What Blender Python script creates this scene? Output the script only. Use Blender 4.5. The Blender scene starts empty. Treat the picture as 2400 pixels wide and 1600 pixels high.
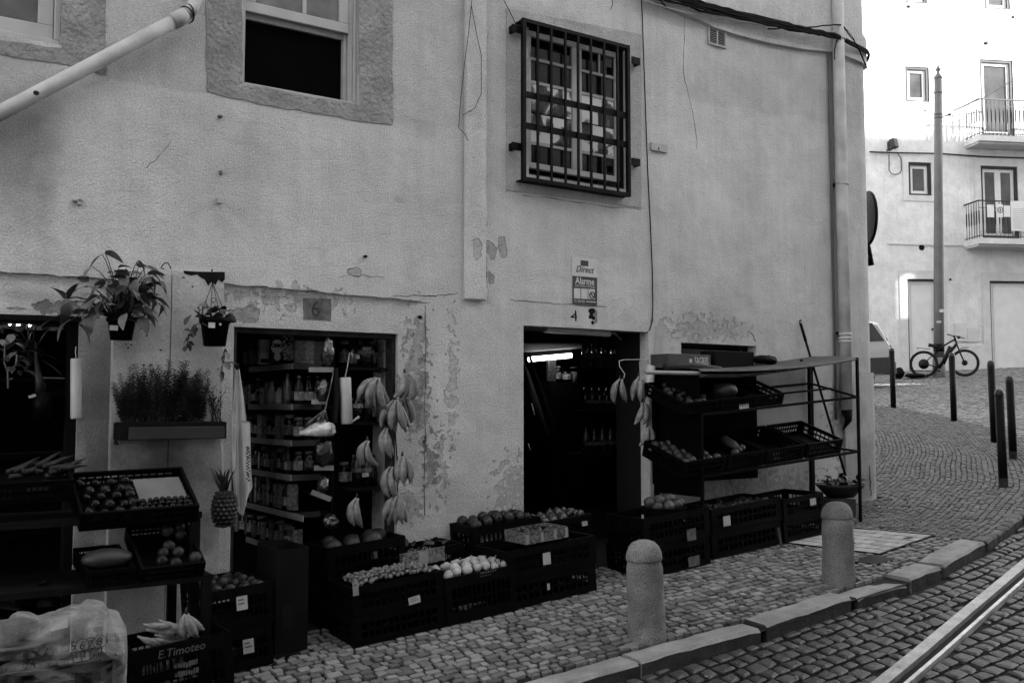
import bpy, bmesh, math, random
from math import sin, cos, pi, radians, atan2, sqrt
from mathutils import Vector, Matrix, noise
from mathutils.bvhtree import BVHTree

random.seed(7)
SC = bpy.context.scene
COL = SC.collection

# ------------------------------------------------------------------ camera, sky, sun, exposure
FPX, DW, ZC = 2333.0, 6.3, 2.0            # focal length in photo pixels, metres to the shop wall, eye height
YAW, PIT = atan2(.56, .829), atan2(149, 2333.)
cam_d = bpy.data.cameras.new('camera')
cam_d.sensor_width = 36.0
cam_d.lens = 36.0 * FPX / 2400.0
cam_d.clip_start, cam_d.clip_end = .05, 400
cam = bpy.data.objects.new('camera', cam_d)
COL.objects.link(cam)
cam.location = (0, -DW, ZC)
cam.rotation_euler = (pi / 2 + PIT, 0, -YAW)
SC.camera = cam

SUN = Vector((.50, -.76, .41)).normalized()   # towards the sun
W = bpy.data.worlds.new('World')
SC.world = W
W.use_nodes = True
nt = W.node_tree
nt.nodes.clear()
sky = nt.nodes.new('ShaderNodeTexSky')
sky.sky_type = 'NISHITA'
sky.sun_disc = False
sky.sun_elevation = math.asin(SUN.z)
sky.sun_rotation = atan2(SUN.x, SUN.y)
bwn = nt.nodes.new('ShaderNodeRGBToBW')       # the photograph is black and white
bgn = nt.nodes.new('ShaderNodeBackground')
bgn.inputs['Strength'].default_value = .15
won = nt.nodes.new('ShaderNodeOutputWorld')
nt.links.new(sky.outputs[0], bwn.inputs[0])
nt.links.new(bwn.outputs[0], bgn.inputs[0])
nt.links.new(bgn.outputs[0], won.inputs[0])
sl = bpy.data.lights.new('sun', 'SUN')
sl.energy = 3.0
sl.angle = radians(.5)
sun = bpy.data.objects.new('sun', sl)
COL.objects.link(sun)
sun.location = (10, -30, 30)
sun.rotation_euler = SUN.to_track_quat('Z', 'Y').to_euler()
SC.view_settings.view_transform = 'Standard'
SC.view_settings.look = 'None'
SC.view_settings.gamma = 1.0
SC.view_settings.use_curve_mapping = False
SC.view_settings.exposure = 3.1
SC.render.engine = 'CYCLES'
SC.cycles.max_bounces = 6
SC.cycles.use_denoising = True
SC.cycles.transparent_max_bounces = 12

# ------------------------------------------------------------------ survey: photo measurements to metres
# x runs along the shop wall, y = 0 is the wall face (the street is y < 0), z is up
_F = Vector((sin(YAW) * cos(PIT), cos(YAW) * cos(PIT), sin(PIT)))
_R = Vector((cos(YAW), -sin(YAW), 0))
_U = _R.cross(_F)
CAMP = Vector((0, -DW, ZC))
def ray(px, py):
    return _F + _R * ((px - 1200) / FPX) + _U * ((800 - py) / FPX)
def U(px, py, y=0.0):                      # point on the plane at distance y from the wall
    r = ray(px, py); t = (y + DW) / r.y
    return CAMP + r * t
def US(px, py, x):                         # point on the plane x = const
    r = ray(px, py); t = x / r.x
    return CAMP + r * t
def pav(x, y):                             # the sloping pavement
    return .408 + .0764 * x + .0595 * y
def G(px, py, dz=0.0):                     # point on the pavement
    r = ray(px, py)
    t = (.408 - .0595 * DW + dz - ZC) / (r.z - .0764 * r.x - .0595 * r.y)
    return CAMP + r * t
def UZ(px, py, z):
    r = ray(px, py); return CAMP + r * ((z - ZC) / r.z)

# ------------------------------------------------------------------ materials (all grey: a black-and-white picture)
MATS = {}
def mat(name, v, rough=.75, var=.12, scale=6.0, bump=0.0, bscale=40.0, spec=.3, metal=0.0, isl=0.0, emit=0.0, alpha=1.0,
        trans=0.0, coat=0.0, detail=6, fine=0.0, fscale=150.0):
    m = bpy.data.materials.new(name)
    m.use_nodes = True
    t = m.node_tree; N = t.nodes; L = t.links
    p = N['Principled BSDF']
    p.inputs['Roughness'].default_value = rough
    p.inputs['Specular IOR Level'].default_value = spec
    p.inputs['Metallic'].default_value = metal
    p.inputs['Alpha'].default_value = alpha
    p.inputs['Transmission Weight'].default_value = trans
    p.inputs['Coat Weight'].default_value = coat
    tc = N.new('ShaderNodeTexCoord')
    n = N.new('ShaderNodeTexNoise'); n.inputs['Scale'].default_value = scale; n.inputs['Detail'].default_value = detail
    L.new(tc.outputs['Object'], n.inputs['Vector'])
    mr = N.new('ShaderNodeMapRange')
    mr.inputs[1].default_value = .3; mr.inputs[2].default_value = .7
    mr.inputs[3].default_value = v * (1 - var); mr.inputs[4].default_value = v * (1 + var)
    L.new(n.outputs[0], mr.inputs[0])
    out = mr.outputs[0]
    if fine:
        fn = N.new('ShaderNodeTexNoise'); fn.inputs['Scale'].default_value = fscale; fn.inputs['Detail'].default_value = 3
        L.new(tc.outputs['Object'], fn.inputs['Vector'])
        fr = N.new('ShaderNodeMapRange'); fr.inputs[1].default_value = .3; fr.inputs[2].default_value = .7
        fr.inputs[3].default_value = 1 - fine; fr.inputs[4].default_value = 1 + fine
        L.new(fn.outputs[0], fr.inputs[0])
        mu = N.new('ShaderNodeMath'); mu.operation = 'MULTIPLY'
        L.new(out, mu.inputs[0]); L.new(fr.outputs[0], mu.inputs[1]); out = mu.outputs[0]
    if isl:
        g = N.new('ShaderNodeNewGeometry')
        ir = N.new('ShaderNodeMapRange'); ir.inputs[3].default_value = 1 - isl; ir.inputs[4].default_value = 1 + isl
        oi = N.new('ShaderNodeObjectInfo')
        ad = N.new('ShaderNodeMath'); ad.operation = 'ADD'
        L.new(g.outputs['Random Per Island'], ad.inputs[0]); L.new(oi.outputs['Random'], ad.inputs[1])
        fr2 = N.new('ShaderNodeMath'); fr2.operation = 'FRACT'; L.new(ad.outputs[0], fr2.inputs[0])
        L.new(fr2.outputs[0], ir.inputs[0])
        mu = N.new('ShaderNodeMath'); mu.operation = 'MULTIPLY'
        L.new(out, mu.inputs[0]); L.new(ir.outputs[0], mu.inputs[1]); out = mu.outputs[0]
    L.new(out, p.inputs['Base Color'])
    if bump:
        bn = N.new('ShaderNodeTexNoise'); bn.inputs['Scale'].default_value = bscale; bn.inputs['Detail'].default_value = 5
        L.new(tc.outputs['Object'], bn.inputs['Vector'])
        b = N.new('ShaderNodeBump'); b.inputs['Strength'].default_value = 1.0; b.inputs['Distance'].default_value = bump
        L.new(bn.outputs[0], b.inputs['Height']); L.new(b.outputs[0], p.inputs['Normal'])
    if emit:
        p.inputs['Emission Color'].default_value = (1, 1, 1, 1); p.inputs['Emission Strength'].default_value = emit
    MATS[name] = m
    return m

def wall_material(name, v, patches, stains_shade, rough_bump, tones=()):
    """painted plaster: broad blotches, rain streaks, peeled spots with their own shape, stucco grain"""
    m = bpy.data.materials.new(name); m.use_nodes = True
    t = m.node_tree; N = t.nodes; L = t.links; p = N['Principled BSDF']
    p.inputs['Roughness'].default_value = .9; p.inputs['Specular IOR Level'].default_value = .15
    tc = N.new('ShaderNodeTexCoord'); sx = N.new('ShaderNodeSeparateXYZ')
    L.new(tc.outputs['Object'], sx.inputs[0])
    def math_(op, a, b=None, c=None):
        n = N.new('ShaderNodeMath'); n.operation = op
        for i, q in enumerate((a, b, c)):
            if q is None: continue
            if isinstance(q, (int, float)): n.inputs[i].default_value = q
            else: L.new(q, n.inputs[i])
        return n.outputs[0]
    def rng(s, a, b, c, d):
        n = N.new('ShaderNodeMapRange'); L.new(s, n.inputs[0])
        for i, q in enumerate((a, b, c, d)): n.inputs[i + 1].default_value = q
        return n.outputs[0]
    def nz(scale, detail=5, stretch=None):
        n = N.new('ShaderNodeTexNoise'); n.inputs['Scale'].default_value = scale; n.inputs['Detail'].default_value = detail
        if stretch:
            mp = N.new('ShaderNodeMapping'); mp.inputs['Scale'].default_value = stretch
            L.new(tc.outputs['Object'], mp.inputs[0]); L.new(mp.outputs[0], n.inputs['Vector'])
        else: L.new(tc.outputs['Object'], n.inputs['Vector'])
        return n.outputs[0]
    big = nz(.9, 6); mid = nz(4.5, 6); fine = nz(70, 3); streak = nz(3, 4, (5, 1, .25)); gr = nz(260, 2)
    col = rng(big, .3, .7, v * .84, v * 1.08)
    col = math_('MULTIPLY', col, rng(mid, .3, .7, .89, 1.07))
    col = math_('MULTIPLY', col, rng(streak, .35, .7, 1.03, .955))
    col = math_('MULTIPLY', col, rng(fine, .3, .7, .86, 1.12))
    col = math_('MULTIPLY', col, rng(gr, .3, .7, .84, 1.15))
    # small dark specks and nail holes
    vo = N.new('ShaderNodeTexVoronoi'); vo.inputs['Scale'].default_value = 3.3
    L.new(tc.outputs['Object'], vo.inputs['Vector'])
    col = math_('MULTIPLY', col, rng(vo.outputs['Distance'], .012, .03, .45, 1.0))
    X, Z = sx.outputs['X'], sx.outputs['Z']
    def ell(cx, cz, rx, rz, wob, sc_=9.0, dt=4):
        dx = math_('DIVIDE', math_('SUBTRACT', X, cx), rx); dz = math_('DIVIDE', math_('SUBTRACT', Z, cz), rz)
        d = math_('SQRT', math_('ADD', math_('MULTIPLY', dx, dx), math_('MULTIPLY', dz, dz)))
        return math_('ADD', d, rng(nz(sc_, dt), .3, .7, -wob, wob))
    for (xa_, xb_, za_, zb_, k_) in tones:                       # an older coat of paint above a wavy line
        fx = rng(X, xa_, xb_, za_, zb_)
        dd = math_('SUBTRACT', math_('ADD', Z, rng(nz(2.3, 5), .3, .7, -.05, .05)), fx)
        inx = math_('MULTIPLY', rng(X, xa_ - .01, xa_, 0, 1), rng(X, xb_, xb_ + .01, 1, 0))
        col = math_('MULTIPLY', col, rng(math_('MULTIPLY', rng(dd, -.012, .02, 0, 1), inx), 0, 1, 1.0, k_))
    hmask = None
    for (cx, cz, rx, rz, wob, k) in patches:                     # peeled paint
        d = ell(cx, cz, rx, rz, wob * 1.25, 17.0, 8)
        mk = rng(d, .92, 1.0, 1.0, 0.0)
        hmask = mk if hmask is None else math_('MAXIMUM', hmask, mk)
        tex = rng(nz(24, 5), .3, .7, k * .8, k * 1.2)
        col = math_('MULTIPLY', col, math_('ADD', math_('MULTIPLY', mk, math_('SUBTRACT', tex, 1.0)), 1.0))
        edge = math_('MULTIPLY', rng(d, .92, 1.0, 0, 1), rng(d, 1.0, 1.1, 1, 0))
        col = math_('MULTIPLY', col, rng(edge, 0, 1, 1.0, .5))
    for (cx, cz, rx, rz, wob, k) in stains_shade:                      # soft dirt, plus shade painted in
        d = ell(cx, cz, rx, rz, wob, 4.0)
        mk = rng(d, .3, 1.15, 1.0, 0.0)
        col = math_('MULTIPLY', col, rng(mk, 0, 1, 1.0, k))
    L.new(col, p.inputs['Base Color'])
    hgt = math_('ADD', math_('MULTIPLY', nz(95, 4), .009 * rough_bump), math_('MULTIPLY', nz(11, 4), .012))
    if hmask is not None: hgt = math_('SUBTRACT', hgt, math_('MULTIPLY', hmask, .020))
    b = N.new('ShaderNodeBump'); b.inputs['Strength'].default_value = 1.0; b.inputs['Distance'].default_value = 1.0
    L.new(hgt, b.inputs['Height']); L.new(b.outputs[0], p.inputs['Normal'])
    return m

BLK = mat('black_plastic', .0014, .5, .4, 5, spec=.06)
BLK2 = mat('dark_wood', .0035, .75, .4, 8, spec=.08)
IRON = mat('black_iron', .003, .55, .4, 12, bump=.002, bscale=60, spec=.09)
STEELD = mat('dark_painted_steel', .0018, .55, .3, 12, spec=.05)
WHITE = mat('white_paint', .31, .5, .08, 6, spec=.3)
OFFW = mat('offwhite_paint', .30, .55, .12, 10, bump=.001, fine=.05)
PAPER = mat('paper', .42, .9, .06, 6)
TAGM = mat('price_tag_card', .30, .85, .15, 14)
INK = mat('ink', .008, .9, .1, spec=.1)
STONE = mat('window_surround_stone', .205, .95, .28, 5, bump=.020, bscale=32, fine=.18, fscale=90)
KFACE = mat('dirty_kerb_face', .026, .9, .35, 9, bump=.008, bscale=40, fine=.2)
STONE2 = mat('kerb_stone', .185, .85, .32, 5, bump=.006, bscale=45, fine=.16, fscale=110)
BOLST = mat('bollard_stone', .135, .9, .42, 4, bump=.010, bscale=80, fine=.38, fscale=120)
LIME = mat('limestone_paving', .128, .8, .2, 9, bump=.008, bscale=60, isl=.5, fine=.14, fscale=160)
LIME2 = mat('limestone_paving_far', .20, .85, .12, 9, isl=.22, fine=.1)
BASALT = mat('basalt_cobble', .024, .55, .3, 11, bump=.007, bscale=65, isl=.42, fine=.2, fscale=180, spec=.4)
JOINT = mat('joint_sand', .0035, .95, .4, 18, bump=.01, bscale=70)
JOINTF = mat('joint_sand_far', .085, .95, .3, 10, bump=.006, bscale=60)
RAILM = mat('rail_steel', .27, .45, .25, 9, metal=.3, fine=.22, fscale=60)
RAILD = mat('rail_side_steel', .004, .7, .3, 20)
GLASSD = mat('dark_glass', .003, .08, .2, 3, spec=.3)
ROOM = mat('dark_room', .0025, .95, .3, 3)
PIPE = mat('painted_pipe', .36, .7, .25, 5, bump=.002, bscale=30, fine=.06)
SHELFE = mat('shelf_edge', .26, .45, .15, 14, spec=.4)
BANANA = mat('banana_skin', .150, .5, .48, 17, fine=.3, fscale=60, spec=.35)
LEAFD = mat('leaf_dark', .012, .5, .35, 12, isl=.5, spec=.4)
LEAFM = mat('leaf_mid', .095, .5, .35, 14, isl=.75, spec=.3)
SOIL = mat('soil', .003, .95)

# ------------------------------------------------------------------ mesh helpers
class M:
    def __init__(s): s.b = bmesh.new()
    def face(s, pts, flip=False):
        vs = [s.b.verts.new(Vector(p)) for p in pts]
        if flip: vs.reverse()
        try: s.b.faces.new(vs)
        except ValueError: pass
        return s
    def bx(s, x0, x1, y0, y1, z0, z1, mx=None):
        v = [s.b.verts.new((mx @ Vector(c)) if mx else c) for c in
             ((x0,y0,z0),(x1,y0,z0),(x1,y1,z0),(x0,y1,z0),(x0,y0,z1),(x1,y0,z1),(x1,y1,z1),(x0,y1,z1))]
        for f in ((0,3,2,1),(4,5,6,7),(0,1,5,4),(1,2,6,5),(2,3,7,6),(3,0,4,7)): s.b.faces.new([v[i] for i in f])
        return s
    def bar(s, a, b, w, d=None, up=(0, 0, 1)):
        """a box beam from a to b, w wide and d deep"""
        a, b = Vector(a), Vector(b); d = d or w; q = (b - a); L = q.length; q = q / L
        u = Vector(up); sd = q.cross(u)
        if sd.length < 1e-4: sd = q.cross(Vector((0, 1, 0)))
        sd.normalize(); u = sd.cross(q)
        mx = Matrix(((sd.x, q.x, u.x, a.x), (sd.y, q.y, u.y, a.y), (sd.z, q.z, u.z, a.z), (0, 0, 0, 1)))
        return s.bx(-w / 2, w / 2, 0, L, -d / 2, d / 2, mx)
    def tube(s, pts, r, seg=8, cap=True):
        pts = [Vector(p) for p in pts]; n = len(pts)
        rs = r if isinstance(r, (list, tuple)) else [r] * n
        rings = []; prev = None
        for i, p in enumerate(pts):
            t = (pts[min(i + 1, n - 1)] - pts[max(i - 1, 0)]).normalized()
            if prev is None:
                a = Vector((0, 0, 1)) if abs(t.z) < .9 else Vector((1, 0, 0))
                u = t.cross(a).normalized()
            else:
                u = (prev - t * prev.dot(t)).normalized()
            prev = u; w = t.cross(u)
            rings.append([s.b.verts.new(p + (u * cos(2*pi*k/seg) + w * sin(2*pi*k/seg)) * rs[i]) for k in range(seg)])
        for a, b in zip(rings, rings[1:]):
            for k in range(seg): s.b.faces.new((a[k], a[(k+1) % seg], b[(k+1) % seg], b[k]))
        if cap:
            s.b.faces.new(list(reversed(rings[0]))); s.b.faces.new(rings[-1])
        return s
    def lathe(s, prof, c=(0, 0, 0), seg=16, mx=None, cap=True):
        rings = []; c = Vector(c)
        for r, z in prof:
            ring = []
            for k in range(seg):
                p = Vector((r * cos(2*pi*k/seg), r * sin(2*pi*k/seg), z))
                ring.append(s.b.verts.new((mx @ p if mx else p) + c))
            rings.append(ring)
        for a, b in zip(rings, rings[1:]):
            for k in range(seg): s.b.faces.new((a[k], a[(k+1) % seg], b[(k+1) % seg], b[k]))
        if cap:
            s.b.faces.new(list(reversed(rings[0]))); s.b.faces.new(rings[-1])
        return s
    def ball(s, c, r, seg=10, rg=7, sc=(1, 1, 1), mx=None):
        prof = [(max(sin(pi * i / rg), .02) * r, -cos(pi * i / rg) * r) for i in range(rg + 1)]
        m3 = Matrix.Diagonal((*sc, 1)) if mx is None else mx @ Matrix.Diagonal((*sc, 1))
        return s.lathe(prof, c, seg, m3)
    def prism(s, pts, depth):
        """pts: a closed outline of 3-D points, depth: extrusion vector"""
        d = Vector(depth); a = [s.b.verts.new(Vector(p)) for p in pts]; b = [s.b.verts.new(Vector(p) + d) for p in pts]
        n = len(a)
        s.b.faces.new(list(reversed(a))); s.b.faces.new(b)
        for i in range(n): s.b.faces.new((a[i], a[(i+1) % n], b[(i+1) % n], b[i]))
        return s
    def xf(s, mx): bmesh.ops.transform(s.b, matrix=mx, verts=s.b.verts[:]); return s
    def bevel(s, w, seg=1):
        bmesh.ops.bevel(s.b, geom=s.b.edges[:], offset=w, segments=seg, affect='EDGES', profile=.6, clamp_overlap=True)
        return s
    def mesh(s, name, m, smooth=False):
        bmesh.ops.recalc_face_normals(s.b, faces=s.b.faces[:])
        me = bpy.data.meshes.new(name); s.b.to_mesh(me); s.b.free()
        if smooth:
            me.polygons.foreach_set('use_smooth', [True] * len(me.polygons))
        for q in (m if isinstance(m, (list, tuple)) else [m]): me.materials.append(q)
        return me
    def obj(s, name, m, parent=None, smooth=False, label=None):
        return put(name, s.mesh(name, m, smooth), parent, label)

def put(name, me, parent=None, label=None):
    o = bpy.data.objects.new(name, me); COL.objects.link(o)
    if parent is not None: child(o, parent)
    if label: o['label'] = label
    return o
def wmat(o):
    m = Matrix.LocRotScale(o.location, o.rotation_euler, o.scale)
    return (wmat(o.parent) @ o.matrix_parent_inverse @ m) if o.parent else m
def child(o, parent):
    o.parent = parent; o.matrix_parent_inverse = wmat(parent).inverted()
def thing(name, label, cat, loc=(0, 0, 0), group=None):
    o = bpy.data.objects.new(name, None); COL.objects.link(o); o.location = loc
    o.empty_display_size = .1
    o['label'] = label; o['category'] = cat
    if group: o['group'] = group
    return o
def tag(o, label, cat, group=None):
    o['label'] = label; o['category'] = cat
    if group: o['group'] = group
    return o
def kind(o, k): o['kind'] = k; return o
def dup(o, mx=None, label=None, group=None):
    """a copy of a thing with copies of its parts and sub-parts"""
    c = o.copy(); COL.objects.link(c)
    if mx is not None: c.matrix_basis = mx
    if label: c['label'] = label
    if group: c['group'] = group
    for q in list(o.children):
        d = q.copy(); COL.objects.link(d); d.parent = c
        for g in q.children:
            e = g.copy(); COL.objects.link(e); e.parent = d
    return c
def text(s, size, p, parent, m=None, ext=.0015, right=(1, 0, 0), up=(0, 0, 1), shear=0.0, align='CENTER', name='lettering', bold=0.0, sx=1.0):
    cu = bpy.data.curves.new(name, 'FONT'); cu.body = s; cu.size = size; cu.extrude = ext; cu.shear = shear
    cu.align_x = align; cu.align_y = 'CENTER'; cu.offset = bold; cu.resolution_u = 3
    cu.materials.append(m or INK)
    r = Vector(right).normalized(); u = Vector(up); u = (u - r * u.dot(r)).normalized(); n = r.cross(u)
    o = bpy.data.objects.new(name, cu); COL.objects.link(o)
    o.matrix_basis = Matrix(((r.x*sx, u.x, n.x, p[0]), (r.y*sx, u.y, n.y, p[1]), (r.z*sx, u.z, n.z, p[2]), (0, 0, 0, 1)))
    if parent is not None: child(o, parent)
    return o
def rnd(a, b): return random.uniform(a, b)
# ================================================================== GROUND
KERB_PX = [(1180,1642),(1290,1608),(1500,1548),(1640,1508),(1785,1471),(2000,1399),(2128,1360),(2208,1328),(2309,1270),(2400,1205)]
kerb = [G(*p).xy for p in KERB_PX]
kerb = [Vector((-3.0, kerb[0].y + .02)), Vector((1.5, kerb[0].y + .01))] + kerb + [Vector((10.9, -1.15)), Vector((12.9, .35)), Vector((14.6, 2.1)), Vector((15.9, 4.1)), Vector((16.9, 6.6)), Vector((17.3, 10.5))]
def inpoly(x, y, P):
    c = False; n = len(P)
    for i in range(n):
        a, b = P[i], P[(i + 1) % n]
        if (a[1] > y) != (b[1] > y) and x < (b[0] - a[0]) * (y - a[1]) / (b[1] - a[1]) + a[0]: c = not c
    return c
def segdist(x, y, P):
    best = 9e9; p = Vector((x, y))
    for a, b in zip(P, P[1:]):
        a, b = Vector(a), Vector(b); d = b - a; t = max(0, min(1, (p - a).dot(d) / d.length_squared))
        best = min(best, (p - a - d * t).length)
    return best
PAVE = [tuple(k) for k in kerb] + [(8.3, 11.0), (8.3, .5), (-3, .5)]
RD = -.075                                       # the road lies this far below the pavement
KSTONE_END = 8                                  # cut kerb stones run to this kerb point

# one sheet of ground to the horizon, under everything
m = M()
NX, NY = 26, 22
def grz(x, y): return pav(max(min(x, 60), -12), max(min(y, 45), -12)) - .24
xs = [-30 + i * 130 / NX for i in range(NX + 1)]; ys = [-40 + i * 110 / NY for i in range(NY + 1)]
vv = [[m.b.verts.new((x, y, grz(x, y))) for y in ys] for x in xs]
for i in range(NX):
    for j in range(NY): m.b.faces.new((vv[i][j], vv[i+1][j], vv[i+1][j+1], vv[i][j+1]))
kind(m.obj('ground', JOINT), 'structure')
def sheet(name, poly, dz, mt):
    m = M(); vs = [m.b.verts.new((x, y, pav(x, y) + dz)) for x, y in poly]
    f = m.b.faces.new(vs); bmesh.ops.triangulate(m.b, faces=[f])
    for t in m.b.faces:
        if t.normal.z < 0: t.normal_flip()
    return kind(m.obj(name, mt), 'structure')
pavement = sheet('pavement', PAVE, -.022, JOINT)
road = sheet('road', [(-3, -7.9), (40, -7.9), (40, 30), (-3, 30)], RD - .022, JOINT)

def stone_verts(c4, zf, h, jit, ins=.008, corner=.11, clips=None):
    """a sett: cell corners -> side ring and domed top ring with chipped corners"""
    c = [Vector(p) + Vector((rnd(-jit, jit), rnd(-jit, jit))) for p in c4]
    for q, nn in (clips or ()):                   # cut to the kerb, the rail or a frame
        o_ = []
        for i in range(len(c)):
            a, b = c[i - 1], c[i]; da, db = (a - q).dot(nn), (b - q).dot(nn)
            if (da > 0) != (db > 0): o_.append(a.lerp(b, da / (da - db)))
            if db > 0: o_.append(b)
        c = o_
        if len(c) < 3: return None
    n_ = len(c)
    if n_ != 4:
        ar = abs(sum(c[i - 1].x * c[i].y - c[i].x * c[i - 1].y for i in range(n_))) / 2
        if ar < .0016: return None
    ctr = sum(c, Vector((0, 0))) / n_; ring = []
    for i in range(n_):
        p, a, b = c[i], c[i - 1], c[(i + 1) % n_]; k = corner * rnd(.5, 1.5)
        ring += [p.lerp(a, k), p.lerp(b, k)]
    zo = rnd(-.004, .004); tx, ty = rnd(-.07, .07), rnd(-.07, .07)
    lo = [(p.x, p.y, zf(p.x, p.y) - .045) for p in ring]; hi = []; mid = []
    for p in ring:
        mid.append((p.x, p.y, zf(p.x, p.y) + zo + h - min(.007, ins * .9)))
        q = p + (ctr - p).normalized() * ins
        hi.append((q.x, q.y, zf(q.x, q.y) + zo + h + (q.x - ctr.x) * tx + (q.y - ctr.y) * ty))
    return lo, mid, hi
def add_stone(m, st):
    lo, mid, hi = [[m.b.verts.new(p) for p in r] for r in st]; n = len(lo)
    for a, b in ((lo, mid), (mid, hi)):
        for i in range(n): m.b.faces.new((a[i], a[(i+1) % n], b[(i+1) % n], b[i]))
    m.b.faces.new(hi)
def field(u0, u1, v0, v1, org, ang, pitch, lmin, lmax, joint, ok, zf, h, jit, curve=None, ins=.010):
    """rows of setts in a rotated frame"""
    ca, sa = cos(ang), sin(ang); out = []
    def w(u, v):
        if curve: u, v = curve(u, v)
        return Vector((org[0] + u * ca - v * sa, org[1] + u * sa + v * ca))
    v = v0
    while v < v1:
        ph = pitch * rnd(.88, 1.12); u = u0 + rnd(0, lmax)
        while u < u1:
            L = rnd(lmin, lmax); p = w(u + L / 2, v + ph / 2)
            k_ = ok(p.x, p.y)
            if k_:
                g = joint * rnd(.35, .75); dv = rnd(-.004, .004)
                c = [w(u + g, v + g + dv), w(u + L - g, v + g + dv), w(u + L - g, v + ph - g + dv), w(u + g, v + ph - g + dv)]
                st_ = stone_verts(c, zf, h, jit, ins, clips=k_ if isinstance(k_, list) else None)
                if st_: out.append(((p - Vector((0, -DW))).length, st_))
            u += L
        v += ph
    return out
def clip_line(x, y, P, off, reach=.16):
    """half-planes that keep a stone on its own side of a line, off metres away from it"""
    p = Vector((x, y)); out = []
    for a, b in zip(P, P[1:]):
        a, b = Vector(a), Vector(b); d = b - a
        t = (p - a).dot(d) / d.length_squared
        if not -.02 <= t <= 1.02: continue
        n = Vector((-d.y, d.x)).normalized(); s = (p - a).dot(n)
        if abs(s) < reach + off: n = n if s > 0 else -n; out.append((a + n * off, n))
    return out
def inview(x, y, pad=60):
    d = Vector((x, y, pav(x, y))) - CAMP; f = d.dot(_F)
    if f < .5: return False
    px = 1200 + FPX * d.dot(_R) / f; py = 800 - FPX * d.dot(_U) / f
    return -pad - 100 < px < 2400 + pad and py < 1600 + pad + 60
def lay(stones, name, parent, mt, single=300, stuff=True):
    stones.sort(key=lambda q: q[0])
    for d, st in stones[:single]:
        m = M(); add_stone(m, st); m.obj(name, mt, parent)
    m = M()
    for d, st in stones[single:]: add_stone(m, st)
    if stones[single:]: kind(m.obj(name + 's', mt, parent), 'stuff')
BOLL = [(1517, 1492), (1966, 1362)]
bpos = [G(*p) for p in BOLL]
COVER_PX = [(1985, 1236), (2190, 1254), (2062, 1298), (1830, 1270)]
cov = [G(*p).xy for p in COVER_PX]
L1, L2 = G(2024, 1229).xy, G(2240, 1262).xy      # where the small dark setts begin
def right_of_line(x, y): return (L2.x - L1.x) * (y - L1.y) - (L2.y - L1.y) * (x - L1.x) > 0
KB = [tuple(k) for k in kerb]
KERBW = .17
def okA(x, y):
    if not inpoly(x, y, PAVE) or y > -.3: return False
    if segdist(x, y, KB) < KERBW and x < kerb[KSTONE_END + 2].x: return False
    if segdist(x, y, KB) < .03: return False
    if right_of_line(x, y) and x > 6: return False
    if inpoly(x, y, cov): return False
    if any((Vector((x, y)) - b.xy).length < .12 for b in bpos): return False
    return inview(x, y) and ((clip_line(x, y, KB, KERBW + .012) if x < kerb[KSTONE_END + 2].x else []) + clip_line(x, y, list(cov) + [cov[0]], .012, .10) or True)
lay(field(0, 9.5, -3, .4, (0, 0), -.02, .066, .054, .100, .0155, okA, pav, 0, .0075, None, .0035), 'paving_stone', pavement, LIME)
POSTS_PX = [(2094, 954), (2236, 986), (2352, 1140), (2375, 1075), (2336, 1030)]
ppos = [G(*p) for p in POSTS_PX]
SMALL = mat('small_dark_setts', .066, .8, .14, 5, bump=.004, bscale=60, isl=.3, fine=.12)
def okB(x, y):
    if not inpoly(x, y, PAVE) or y > 9.5 or segdist(x, y, KB) < .05: return False
    if not (right_of_line(x, y) and x > 6): return False
    if y > -.02 and x < 8.72: return False
    if any((Vector((x, y)) - b.xy).length < .07 for b in ppos): return False
    return inview(x, y)
def arc(u, v): return (u + .05 * noise.noise((u * .8, v * .8, 0)), v + .045 * (u + 1) ** 2 * (1 if u > -1 else .2) + .10 * noise.noise((u * .7, v * .7, 5)))
b1 = field(-4, 12, -9, 9, (6.9, -1.6), .10, .058, .055, .088, .0068, okB, pav, 0, .005, arc, .005)
lay(b1, 'small_sett', pavement, SMALL, single=0)
# street cobbles beyond the posts
rz = lambda x, y: pav(x, y) + RD
def rz2(x, y):                                   # the side street rises level with the pavement
    return pav(x, y) - .02
def okC(x, y):
    if inpoly(x, y, PAVE) or x < 9 or y > 14 or y < -1.5: return False
    if segdist(x, y, KB) < .02: return False
    p = Vector((x, y)); return inview(x, y) and (p - FARP.xy).dot(FW.xy) > .02
FD = Vector((.899, -.439, 0)).normalized(); FW = Vector((FD.y, -FD.x, 0))      # along / out of the far facade
FARP = G(2200, 872) - FW * .9                    # a point at the foot of the far facade
def wav(u, v): return (u + .45 * noise.noise((v * .5, u * .2, 1)) + .10 * noise.noise((v * 1.7, u, 3)), v + .12 * noise.noise((u * .8, v * .3, 8)))
side_street = sheet('side_street', [(9, 12), (KB[-6][0], KB[-6][1]), (34, -2), (34, 20), (9, 20)], -.045, JOINT)
SETT = mat('street_sett', .15, .8, .12, 6, isl=.2, fine=.12)
c1 = field(-3, 22, -12, 14, (10, -1), 1.05, .13, .12, .19, .036, okC, rz2, 0, .012, wav, .012)
lay(c1, 'street_sett', side_street, SETT, single=0)

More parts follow.
